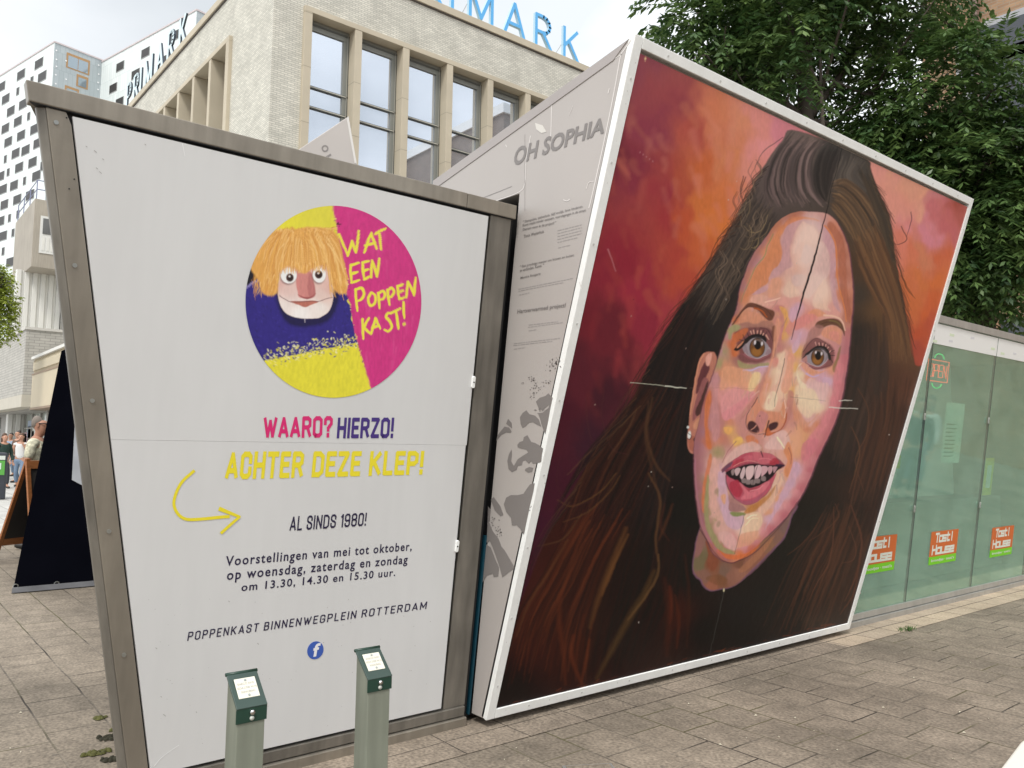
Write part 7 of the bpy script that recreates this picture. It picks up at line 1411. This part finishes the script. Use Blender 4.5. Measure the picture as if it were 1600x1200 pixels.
# folding chalkboard
WOOD = mat('orange_varnished_wood', (.34, .13, .045), .45, 0, .2, 8, .05, 40, stretch=(1, 1, 6)); SLATE = mat('chalkboard_slate', (.035, .032, .03), .6, 0, .15, 3)
cb_ = thing('chalkboard_sign', 'folding chalkboard with orange wooden frame left of the black tent', 'sign', (1.55, 10.35, 0))
RG = np.array([RT[0], RT[1], 0]); RG = nrm(RG); FG = nrm(np.array([FW[0], FW[1], 0]))
rd = nrm(RG * .40 + FG * .92); pd = np.array([-rd[1], rd[0], 0]); pd = pd if np.dot(pd, RG) < 0 else -pd     # ridge direction, spread towards the left
ap = at(40, 717, 10.2); ap2 = ap + rd * .62
def leaf(sgn, spread):
    foot = lambda a, s: np.array([a[0], a[1], 0]) + pd * (sgn * spread) * (1) * 1.0 if s == 0 else a
    A, B = ap, ap2; A0 = np.array([A[0], A[1], .02]) + pd * sgn * spread; B0 = np.array([B[0], B[1], .02]) + pd * sgn * spread
    n_ = nrm(np.cross(B - A, A0 - A)); n_ = n_ if np.dot(n_, pd * sgn) > 0 else -n_
    P = lambda u, w, o=0.0: (A * (1 - u) + B * u) * (1 - w) + (A0 * (1 - u) + B0 * u) * w + n_ * o
    m = MB(); m.slab([P(.08, .10, -.006), P(.92, .10, -.006), P(.92, .80, -.006), P(.08, .80, -.006)], n_, .012); m.build('board', SLATE, cb_)
    m = MB()
    for q in ([(0, 0), (.085, 0), (.085, 1), (0, 1)], [(.915, 0), (1, 0), (1, 1), (.915, 1)], [(.087, .02), (.913, .02), (.913, .10), (.087, .10)], [(.087, .80), (.913, .80), (.913, .87), (.087, .87)]): m.slab([P(*p, .012) for p in q], n_, .03)
    m.build('frame', WOOD, cb_, bevel=.003)
leaf(1, .50); leaf(-1, .22)
# litter bin
bi = thing('litter_bin', 'dark litter bin with a green panel at the left edge of the view', 'bin', onz(5, 782))
b0 = onz(7, 781); m = MB(); m.box(b0[0] - .62, b0[0] + .02, b0[1], b0[1] + .6, .0, 1.18); m.build('body', mat('anthracite_plastic', (.035, .04, .05), .5), bi, bevel=.05, seg=3)
m = MB(); m.box(b0[0] - .58, b0[0] - .04, b0[1] - .012, b0[1] - .001, .62, .98); gp = m.build('front_panel', mat('bright_green_panel', (.10, .36, .06), .5), bi)
m = MB(); m.box(b0[0] - .4, b0[0] - .12, b0[1] - .02, b0[1] - .0125, .76, .92); m.build('notice', mat('pale_notice', (.6, .68, .66), .4), gp)
m = MB(); m.box(b0[0] - .58, b0[0] - .04, b0[1] - .012, b0[1] - .001, 1.0, 1.1); m.build('slot_plate', mat('white_plate', (.62, .66, .6), .5), bi)
# corner of a white table near the photographer
tb_ = thing('cafe_table', 'white table top cutting into the bottom right corner', 'table', (2.75, .52, 0))
e1 = onz(1560, 1203, .74); e2_ = onz(1603, 1147, .74); d = nrm(e2_ - e1); n_ = np.array([d[1], -d[0], 0]); n_ = n_ if np.dot(n_, RG) > 0 else -n_
TBL = mat('cream_table_top', (.74, .71, .64), .35, 0, .02, 5)
cc = (e1 + e2_) / 2 + n_ * .38 - d * .18; rr_ = .40
def rrect(hw, hh, r, n=8):
    P = []
    for cx, cy, a in ((hw - r, hh - r, 0), (-hw + r, hh - r, 90), (-hw + r, -hh + r, 180), (hw - r, -hh + r, 270)):
        for k in range(n + 1): t = R_(a + 90 * k / n); P.append((cx + r * math.cos(t), cy + r * math.sin(t)))
    return P
m = MB(); m.prism([np.array([cc[0], cc[1], .715]) + n_ * x + d * y for x, y in rrect(.38, .38, .10)], (0, 0, .025)); m.build('table_top', TBL, tb_, bevel=.008, seg=3)
m = MB(); m.tube([(cc[0], cc[1], .02), (cc[0], cc[1], .71)], .03, 12); m.disc((cc[0], cc[1], .0), (0, 0, 1), .22, .02, 24); m.build('leg', SILVER, tb_)
# drain cover at the lower edge
dc = thing('drain_cover', 'square metal drain cover in the paving below the painted box', 'cover', onz(915, 1215))
o_ = onz(878, 1198); e_ = onz(955, 1194); u_ = nrm(e_ - o_); v_ = np.array([u_[1], -u_[0], 0]); v_ = v_ if np.dot(v_, FG) < 0 else -v_
Pq = lambda a, b, z: np.array([o_[0], o_[1], z]) + u_ * a + v_ * b
m = MB(); w_ = np.linalg.norm(e_ - o_)
m.prism([Pq(0, 0, .0), Pq(w_, 0, 0), Pq(w_, w_, 0), Pq(0, w_, 0)], (0, 0, .006)); m.build('frame', SILVER, dc, bevel=.002)
m = MB(); m.prism([Pq(.015, .015, .0062), Pq(w_ - .015, .015, .0062), Pq(w_ - .015, w_ - .015, .0062), Pq(.015, w_ - .015, .0062)], (0, 0, .003)); m.build('lid', PAVE, dc)

# ---------------------------------------------------------------- people
SKIN = mat('skin', (.46, .25, .17), .5); SKIN2 = mat('tanned_skin', (.40, .20, .13), .5)
def skinned(name, joints, edges, mt, parent, sub=2, tr=None):
    """one smooth tapering surface grown round a jointed skeleton"""
    me = bpy.data.meshes.new(name); me.from_pydata([j[0] for j in joints], edges, [])
    o = bpy.data.objects.new(name, me); COL.objects.link(o)
    s = o.modifiers.new('skin', 'SKIN'); s.use_smooth_shade = True
    for i, j in enumerate(joints):
        r = j[1]; r = r if hasattr(r, '__len__') else (r, r); me.skin_vertices[0].data[i].radius = r
        me.skin_vertices[0].data[i].use_root = (i == 0)
    b = o.modifiers.new('sub', 'SUBSURF'); b.levels = sub; b.render_levels = sub
    me2 = bpy.data.meshes.new_from_object(o.evaluated_get(bpy.context.evaluated_depsgraph_get()))
    bpy.data.objects.remove(o); me2.name = name; me2.materials.clear(); me2.materials.append(mt)
    me2.polygons.foreach_set('use_smooth', [True] * len(me2.polygons))
    q = bpy.data.objects.new(name, me2); COL.objects.link(q)
    if parent: q.parent = parent
    return q
def person(label, pos, yaw, h, cols, hair, pose):
    """cols: shirt, trousers, shoes, skin materials; pose: hands and feet in metres for a 1.75 m figure, x right, y forward"""
    t = thing('person', label, 'person', pos); t.rotation_euler.z = yaw; s = h / 1.75; t.scale = (s, s, s)
    shirt, trou, shoe, skn = cols; P = pose
    J = [((0, 0, .95), (.15, .10)), ((0, .0, 1.12), (.135, .095)), ((0, .01, 1.30), (.165, .105)), ((0, .0, 1.43), (.10, .075)), ((0, -.004, 1.49), .052), ((0, .048, 1.56), (.070, .078)), ((0, .032, 1.64), (.084, .104)), ((0, .012, 1.715), (.074, .09))]
    E_ = [(0, 1), (1, 2), (2, 3), (3, 4), (4, 5), (5, 6), (6, 7)]
    def add(p, r, par): J.append((p, r)); E_.append((par, len(J) - 1)); return len(J) - 1
    ends = []
    for sd in (-1, 1):
        hd = P['hand_l' if sd < 0 else 'hand_r']; el = P['elbow_l' if sd < 0 else 'elbow_r']
        a = add((sd * .17, 0, 1.41), .058, 3); b = add(el, .042, a); c = add(hd, .028, b); ends.append((el, hd, c))
        ft = P['foot_l' if sd < 0 else 'foot_r']; kn = (sd * .10, (ft[1]) * .5 + .05, .50)
        a = add((sd * .09, 0, .88), .085, 0); b = add(kn, .056, a); c = add((ft[0], ft[1] - .02, .09), .037, b); d_ = add((ft[0], ft[1] + .15, .035), .034, c)
    body = skinned('body', J, E_, skn, t)
    # hands with five fingers each
    for el, hd, c in ends:
        el, hd = np.array(el), np.array(hd); d_ = nrm(hd - el); sdv = nrm(np.cross(d_, (0.1, 1, 0.05))); fw = np.cross(sdv, d_)
        HJ = [(tuple(hd), (.026, .018)), (tuple(hd + d_ * .075), (.038, .014))]; HE = [(0, 1)]
        for i, (o, L_) in enumerate(((-.026, .062), (-.009, .074), (.009, .07), (.025, .054))):
            b0 = hd + d_ * .082 + sdv * o; b1 = b0 + d_ * L_ * .5 + fw * .006; b2 = b0 + d_ * L_ * .9 + fw * .03; k = len(HJ)
            HJ += [(tuple(b0), .0088), (tuple(b1), .0082), (tuple(b2), .007)]; HE += [(1, k), (k, k + 1), (k + 1, k + 2)]
        k = len(HJ); HJ += [(tuple(hd + d_ * .03 + sdv * .034 + fw * .01), .0105), (tuple(hd + d_ * .075 + sdv * .055 + fw * .025), .009)]; HE += [(0, k), (k, k + 1)]
        skinned('hand', HJ, HE, skn, t, 1)
    # clothes
    SJ = [((0, 0, .87), (.178, .125)), ((0, .0, 1.12), (.155, .112)), ((0, .01, 1.30), (.185, .12)), ((0, .0, 1.42), (.12, .085)), ((0, -.005, 1.485), (.068, .064))]; SE = [(0, 1), (1, 2), (2, 3), (3, 4)]
    for sd in (-1, 1):
        el = np.array(P['elbow_l' if sd < 0 else 'elbow_r']); sh = np.array((sd * .175, 0, 1.405)); k = len(SJ)
        SJ += [(tuple(sh), .07), (tuple(sh + (el - sh) * P.get('sleeve', .75)), .06)]; SE += [(3, k), (k, k + 1)]
        if P.get('long'): hd_ = np.array(P['hand_l' if sd < 0 else 'hand_r']); SJ += [(tuple(el + (hd_ - el) * .9), .042)]; SE += [(k + 1, k + 2)]
    skinned('shirt', SJ, SE, shirt, t)
    TJ = [((0, 0, .97), (.165, .112)), ((0, 0, .90), (.17, .115))]; TE = [(0, 1)]
    for sd in (-1, 1):
        ft = P['foot_l' if sd < 0 else 'foot_r']; k = len(TJ)
        TJ += [((sd * .095, 0, .82), .10), ((sd * .10, ft[1] * .5 + .05, .50), .074), ((ft[0], ft[1] - .02, .13), .064)]; TE += [(1, k), (k, k + 1), (k + 1, k + 2)]
        skinned('shoe', [((ft[0], ft[1] - .05, .06), .045), ((ft[0], ft[1] + .06, .045), .047), ((ft[0], ft[1] + .17, .035), .036)], [(0, 1), (1, 2)], shoe, t, 1)
    skinned('trousers', TJ, TE, trou, t)
    # face
    m = MB(); m.prism([(-.012, .115, 1.615), (.012, .115, 1.615), (.006, .118, 1.66), (-.006, .118, 1.66)], (0, .022, -.004)); m.build('nose', skn, None).parent = t
    for sd in (-1, 1):
        m = MB(); m.disc((sd * .032, .108, 1.665), (0, 1, 0), .011, .006, 10, .006); m.build('eye', BLACK, None).parent = t
        m = MB(); m.disc((sd * .079, .02, 1.65), (sd, 0.3, 0), .02, .014, 10, .032); m.build('ear', skn, None).parent = t
    m = MB(); m.disc((0, .108, 1.585), (0, 1, 0), .024, .006, 10, .006); m.build('mouth', mat('lips', (.30, .11, .09), .5) if 'lips' not in bpy.data.materials else bpy.data.materials['lips'], None).parent = t
    hm, hj = hair
    skinned('hair', [(p, r) for p, r in hj], [(i, i + 1) for i in range(len(hj) - 1)], hm, t)
    return t
relax = dict(hand_l=(-.25, .10, .86), elbow_l=(-.25, -.02, 1.12), hand_r=(.25, .10, .86), elbow_r=(.25, -.02, 1.12), foot_l=(-.10, .12, 0), foot_r=(.10, -.12, 0))
phone = dict(relax, hand_l=(-.07, .20, 1.46), elbow_l=(-.22, .16, 1.22), foot_l=(-.09, .16, 0))
HG = mat('short_grey_hair', (.20, .17, .145), .8); HB_ = mat('brown_hair', (.10, .055, .035), .6); HD = mat('dark_hair', (.03, .022, .02), .6)
PAT = mat('patterned_beige_shirt', (.52, .50, .37), .8, 0, .6, 22); DEN = mat('blue_denim', (.17, .24, .34), .8); DRK = mat('dark_trousers', (.03, .035, .045), .8); WHT = mat('white_top', (.68, .68, .67), .8); GRD = mat('dark_green_jacket', (.015, .04, .03), .8); BRN = mat('brown_jacket', (.13, .075, .05), .8); SHO = mat('dark_shoes', (.03, .028, .026), .6)
capj = [((0, -.042, 1.60), (.062, .035)), ((0, -.028, 1.665), (.083, .074)), ((0, .0, 1.722), (.080, .092)), ((0, .035, 1.742), (.06, .055))]
longj = [((0, .05, 1.745), (.055, .05)), ((0, .0, 1.74), (.08, .085)), ((0, -.045, 1.67), (.09, .08)), ((0, -.075, 1.56), (.085, .05)), ((0, -.09, 1.42), (.075, .035))]
def ground_at(px, depth): p = at(px, 690, depth); return (p[0], p[1], 0.0)
# which way a figure's +y looks, as a yaw: 0 = +Y
def yaw_of(v): return math.atan2(v[1], v[0]) - math.pi / 2
g0 = ground_at(58.5, 11.6)
mn = person('person with short grey hair in patterned shirt with dark camera strap', g0, yaw_of(RG * .95 + FG * .15), 1.845, (PAT, DRK, SHO, SKIN2), (HG, capj), dict(relax, hand_l=(-.12, .20, .98), elbow_l=(-.27, .0, 1.12), sleeve=.8))
m = MB(); m.tube([(-.16, -.09, 1.22), (-.10, -.09, 1.36), (-.03, -.02, 1.475), (.04, .085, 1.40), (.12, .13, 1.22), (.17, .08, 1.02)], .013, 6); m.build('camera_strap', BLACK, None).parent = mn
m = MB(); m.box(.13, .22, .06, .16, .90, .99); m.build('camera', BLACK, None, bevel=.01).parent = mn
m = MB(); m.tube([(-.082, .0, 1.672), (-.078, .09, 1.672), (-.055, .122, 1.672), (0, .128, 1.672), (.055, .122, 1.672), (.078, .09, 1.672), (.082, 0, 1.672)], .006, 5); m.build('glasses', BLACK, None).parent = mn
w1 = person('person in white top and blue jeans lifting a hand to the face', ground_at(33, 26), yaw_of(-FG * .9 + RG * .3), 1.68, (WHT, DEN, SHO, SKIN), (HB_, longj), dict(phone, sleeve=.12))
w2 = person('person in brown jacket and cap behind the one in jeans', ground_at(28.5, 28.5), yaw_of(-FG * .8 - RG * .3), 1.80, (BRN, DRK, SHO, SKIN), (HD, capj), dict(relax, sleeve=1.0, long=1))
w3 = person('person in dark green jacket at the left edge of the view', ground_at(7, 25), yaw_of(RG * .8 - FG * .5), 1.66, (GRD, DRK, SHO, SKIN), (HB_, longj), dict(relax, hand_r=(.2, .3, 1.0), sleeve=1.0, long=1))
w4 = person('person in pale blue clothes seen far off right of the green one', ground_at(17, 33), yaw_of(-FG), 1.74, (mat('pale_blue_shirt', (.30, .38, .48), .8), DEN, SHO, SKIN), (HD, capj), dict(relax, foot_l=(-.1, -.1, 0), foot_r=(.1, .14, 0)))

# two strollers on the right, out of frame: the glass front mirrors them
for (x, y, yw, lb, c1, hj) in [(14.2, .7, 1.1, 'person in dark coat walking past the glass kiosk, seen as a reflection', DRK, capj), (15.6, .2, 1.4, 'person in pale top and jeans walking past the glass kiosk, seen as a reflection', WHT, longj)]:
    person(lb, (x, y, 0), yw, 1.74, (c1, DEN if c1 is WHT else DRK, SHO, SKIN), (HB_, hj), dict(relax, long=1, sleeve=1.0))
# ---------------------------------------------------------------- trees
BARK = mat('grey_brown_bark', (.10, .08, .065), .9, 0, .25, 6, .4, 12, stretch=(1, 1, .3))
def leaf_mat(name, a, b, sc_=.9):
    m = bpy.data.materials.new(name); m.use_nodes = True; t = m.node_tree; N = t.nodes; K = t.links.new; p = N['Principled BSDF']
    at_ = N.new('ShaderNodeAttribute'); at_.attribute_name = 'tone'; r = N.new('ShaderNodeMix'); r.data_type = 'RGBA'; K(at_.outputs['Fac'], r.inputs[0]); r.inputs[6].default_value = (*a, 1); r.inputs[7].default_value = (*b, 1)
    K(r.outputs[2], p.inputs['Base Color']); p.inputs['Roughness'].default_value = .42; p.inputs['Specular IOR Level'].default_value = .45
    tl = N.new('ShaderNodeBsdfTranslucent'); K(r.outputs[2], tl.inputs[0]); mx = N.new('ShaderNodeMixShader'); mx.inputs[0].default_value = .28; K(p.outputs[0], mx.inputs[1]); K(tl.outputs[0], mx.inputs[2]); K(mx.outputs[0], N['Material Output'].inputs[0])
    return m
def fronds(name, P, D, L_, npair, lw, ll, mt, parent, rng):
    """compound leaves: P origins, D directions, every frond a drooping rib with paired leaflets"""
    n = len(P); t = np.linspace(.18, 1, npair)
    up = np.array([0, 0, 1.0]); side = np.cross(D, up); side /= np.linalg.norm(side, axis=1, keepdims=True) + 1e-6
    droop = rng.uniform(.25, .7, n)
    V = []; T = []
    for k in range(npair * 2 + 1):
        last = k == npair * 2
        tt = 1.0 if last else t[k // 2]; sg = 0 if last else (1 if k % 2 else -1)
        base = P + D * (L_ * tt)[:, None] - up * (L_ * droop * tt * tt)[:, None]
        dirv = D - up * (2 * droop * tt)[:, None]; dirv /= np.linalg.norm(dirv, axis=1, keepdims=True)
        lf_ = dirv * (1.0 if last else .55) + side * sg * .85 - up * rng.uniform(.05, .5, (n, 1)) * (0 if last else 1) + rng.normal(0, .12, (n, 3)); lf_ /= np.linalg.norm(lf_, axis=1, keepdims=True)
        wv = np.cross(lf_, np.cross(side * (sg or 1), dirv)); wv = np.cross(lf_, up + rng.normal(0, .35, (n, 3))); wv /= np.linalg.norm(wv, axis=1, keepdims=True) + 1e-6
        sz = (ll * (1 - .35 * abs(tt - .55)) * rng.uniform(.8, 1.15, n))[:, None]
        V.append(np.stack([base, base + lf_ * sz * .45 + wv * lw * .5 * rng.uniform(.8, 1.2, (n, 1)), base + lf_ * sz, base + lf_ * sz * .45 - wv * lw * .5], 1))
    V = np.concatenate(V, 0).reshape(-1, 3); nf = len(V) // 4
    me = bpy.data.meshes.new(name); org = np.array(ORG[parent.name])
    me.vertices.add(len(V)); me.vertices.foreach_set('co', (V - org).astype(np.float32).ravel()); me.loops.add(nf * 4); me.loops.foreach_set('vertex_index', np.arange(nf * 4, dtype=np.int32)); me.polygons.add(nf); me.polygons.foreach_set('loop_start', np.arange(0, nf * 4, 4, dtype=np.int32)); me.update(calc_edges=True)
    tone = np.clip(np.tile(np.repeat(rng.beta(1.6, 2.6, n), 1), npair * 2 + 1)[:, None] + rng.normal(0, .08, (nf, 4)) * 1.0, 0, 1)
    a = me.attributes.new('tone', 'FLOAT', 'POINT'); a.data.foreach_set('value', tone.astype(np.float32).ravel()); me.materials.append(mt)
    return link(name, me, parent)
def make_tree(label, base, blobs, top, nfr, L0, npair, lw, ll, mt, seed, group=None, dens=1.0):
    rng = np.random.default_rng(seed); rg = random.Random(seed); base = np.array(base, float)
    t = thing('ash_tree', label, 'tree', base, group)
    m = MB(); f0 = np.array(top, float); k = 7
    trunk = [base + (f0 - base) * i / (k - 1) + np.array([rg.uniform(-.06, .06), rg.uniform(-.06, .06), 0]) * (i > 0) for i in range(k)]
    m.tube(trunk, [.20 - .015 * i for i in range(k)], 10)
    for (c, r) in blobs:
        c = np.array(c, float); s = trunk[rg.randint(2, k - 1)]; mid = (s + c) / 2 + np.array([rg.uniform(-.3, .3), rg.uniform(-.3, .3), -.25])
        m.tube([s, mid, c], [.075, .05, .02], 6)
        for j in range(5):
            d = nrm(rng.normal(0, 1, 3) + (0, 0, .3)); m.tube([mid * .3 + c * .7, c + d * r * .5, c + d * r * .9 + (0, 0, -.1)], [.028, .016, .006], 5)
    m.build('trunk', BARK, t, True)
    w = np.array([r ** 2.3 for c, r in blobs]); w /= w.sum(); Ps = []; Ds = []
    for (c, r), q in zip(blobs, w):
        n = int(nfr * q); d = rng.normal(0, 1, (n, 3)); d /= np.linalg.norm(d, axis=1, keepdims=True); rad = r * rng.uniform(.35, 1.0, (n, 1)) ** .6
        lump = .78 + .34 * fbm(d[:, :1] * 2.2 + c[0], d[:, 1:2] * 2.2 + d[:, 2:] * 1.7 + c[1], seed, 3)
        Ps.append(np.array(c) + d * rad * lump * (1, 1, .82)); dd = d * .8 + rng.normal(0, .45, (n, 3)) + (0, 0, .12); Ds.append(dd / np.linalg.norm(dd, axis=1, keepdims=True))
    P = np.concatenate(Ps); D = np.concatenate(Ds); gap = fbm(P[:, :1] * .9 + 5, P[:, 2:] * .9 + P[:, 1:2] * .5, seed + 3, 2)[:, 0]; keep = gap > .36; P, D = P[keep], D[keep]
    fronds('crown', P, D, L0 * rng.uniform(.7, 1.2, len(P)), npair, lw, ll, mt, t, rng)
    return t
LEAFG = leaf_mat('ash_leaf', (.036, .084, .026), (.17, .26, .075)); LEAFY = leaf_mat('young_leaf', (.24, .31, .04), (.42, .48, .09))
bl = [(at(x, y, d), r) for x, y, d, r in [(1130, 90, 12.6, 1.05), (1180, -10, 13.2, 1.5), (1210, 150, 12.8, 1.2), (1280, 60, 12.6, 1.5), (1290, 220, 13.2, 1.3), (1380, 130, 12.8, 1.5), (1350, 290, 13.4, 1.2), (1160, 190, 13.4, .9), (1230, 260, 13.8, 1.0), (1385, -20, 13.4, 1.35), (1095, 20, 13.2, .85), (1260, -80, 14, 1.6), (1430, 240, 13.6, 1.2)]]
b_ = at(1252, 330, 13.0); make_tree('leafy ash tree rising behind the top edge of the portrait', (b_[0], b_[1], 0), bl, at(1255, 60, 13.2), 6600, .46, 6, .05, .155, LEAFG, 3, 'ash trees behind the kiosks')
bl = [(at(x, y, d), r) for x, y, d, r in [(1480, 170, 12.6, 1.35), (1500, 300, 12.4, 1.3), (1570, 260, 12.6, 1.2), (1470, 400, 12.8, 1.1), (1545, 370, 12.2, 1.1), (1510, 440, 12.4, .8), (1590, 400, 12.6, .9), (1430, 340, 13.2, 1.1), (1640, 300, 13, 1.4)]]
b_ = at(1530, 420, 12.8); make_tree('leafy ash tree on the right with boughs hanging over the glass kiosk', (b_[0], b_[1], 0), bl, at(1530, 230, 12.8), 5600, .46, 6, .05, .155, LEAFG, 8, 'ash trees behind the kiosks')
bl = [(at(x, y, d), r) for x, y, d, r in [(-14, 470, 30, .75), (4, 432, 30, .3), (-8, 505, 30, .6), (-35, 450, 30, 1.0), (-22, 425, 30, .5)]]
b_ = at(-12, 500, 30); make_tree('small yellow green tree at the left edge before the white tower', (b_[0], b_[1], 0), bl, at(-10, 460, 30), 1500, .32, 4, .06, .16, LEAFY, 5)

# ---------------------------------------------------------------- weeds, moss, litter
GRASS = mat('grass_blade', (.055, .13, .02), .6); MOSS = mat('moss', (.075, .075, .018), .9, 0, .5, 40, .6, 60); MOSSD = mat('dark_moss', (.028, .026, .014), .95, 0, .4, 50)
rg = random.Random(14); m = MB()
c0 = onz(1418, 985)
for i in range(110):
    p = c0 + np.array([rg.gauss(0, .05), rg.gauss(0, .022), 0]); a = rg.uniform(0, 6.28); L_ = rg.uniform(.015, .05); d = np.array([math.cos(a) * rg.uniform(.4, 1.3), math.sin(a) * rg.uniform(.4, 1.3), 1]); w_ = np.array([-math.sin(a), math.cos(a), 0]) * .0025
    m.add([p - w_, p + w_, p + d * L_ * .6 + w_ * .7, p + d * L_ + np.array([0, 0, -.006])], [(0, 1, 2), (0, 2, 3)])
tag(m.build('grass_tuft', GRASS), 'small green grass tuft growing in the paving joint by the glass kiosk', 'grass')
def moss_clump(px, py, r, mt, label, n=60):
    c = onz(px, py); mb = MB()
    for i in range(n):
        p = c + np.array([rg.gauss(0, r * .55), rg.gauss(0, r * .38), 0]); s = rg.uniform(.006, .016); h = s * rg.uniform(.5, 1.3); k = 6; a0 = rg.uniform(0, 6)
        ring = [p + np.array([s * rg.uniform(.7, 1.3) * math.cos(a0 + 6.283 * j / k), s * rg.uniform(.7, 1.3) * math.sin(a0 + 6.283 * j / k), .004]) for j in range(k)]
        mid = [p + np.array([s * .7 * math.cos(a0 + 6.283 * j / k), s * .7 * math.sin(a0 + 6.283 * j / k), h * rg.uniform(.6, 1)]) for j in range(k)]
        mb.add(ring + mid + [p + (0, 0, h * 1.1)], [(j, (j + 1) % k, k + (j + 1) % k, k + j) for j in range(k)] + [(k + j, k + (j + 1) % k, 2 * k) for j in range(k)])
    return tag(mb.build('moss_clump', mt, smooth=True), label, 'moss', 'moss clumps along the paving joints')
for px, py, r, mt, lb, n in [(157, 1123, .028, MOSS, 'topmost small moss clump left of the steel post', 30), (171, 1154, .045, MOSSD, 'largest dark moss clump touching the steel post', 70), (181, 1142, .02, MOSS, 'bright moss sprig right against the steel post', 24), (151, 1178, .045, MOSS, 'long yellowish moss strip in the joint near the bottom edge', 60), (176, 1187, .036, MOSSD, 'lowest dark moss clump beside the foot of the post', 50)]: moss_clump(px, py, r, mt, lb, n)
m = MB(); rg = random.Random(33)
PET = mat('pale_petal', (.66, .62, .48), .7)
for px, py in [(717, 1145), (1076, 1101), (788, 1189), (1428, 1060), (1388, 1104), (1380, 1107), (1500, 1114), (1585, 1110), (1545, 1021), (1522, 971), (1523, 975), (1452, 1007), (1507, 940), (1290, 1000), (1012, 1185), (1240, 1039), (1295, 1188), (1105, 1045), (1166, 1155), (66, 940), (32, 1055), (92, 1124), (41, 1068), (1410, 1094), (1541, 1057), (1568, 1000), (1345, 1015)] + [(rg.uniform(780, 1590), rg.uniform(1000, 1195)) for i in range(46)] + [(rg.uniform(5, 150), rg.uniform(930, 1190)) for i in range(16)]:
    p = onz(px, py); a = rg.uniform(0, 6.28); s = rg.uniform(.003, .010); u = np.array([math.cos(a), math.sin(a), .0]) * s; v = np.array([-math.sin(a), math.cos(a), .0]) * s * rg.uniform(.35, .7)
    if p[1] > 3.35 and p[0] > .9: continue
    m.add([p - u + (0, 0, .005), p - v + (0, 0, .008), p + u + (0, 0, .006), p + v + (0, 0, .010)], [(0, 1, 2, 3)])
tag(m.build('fallen_petals', PET), 'pale petals and crumbs scattered over the pavers', 'litter', kind='stuff')
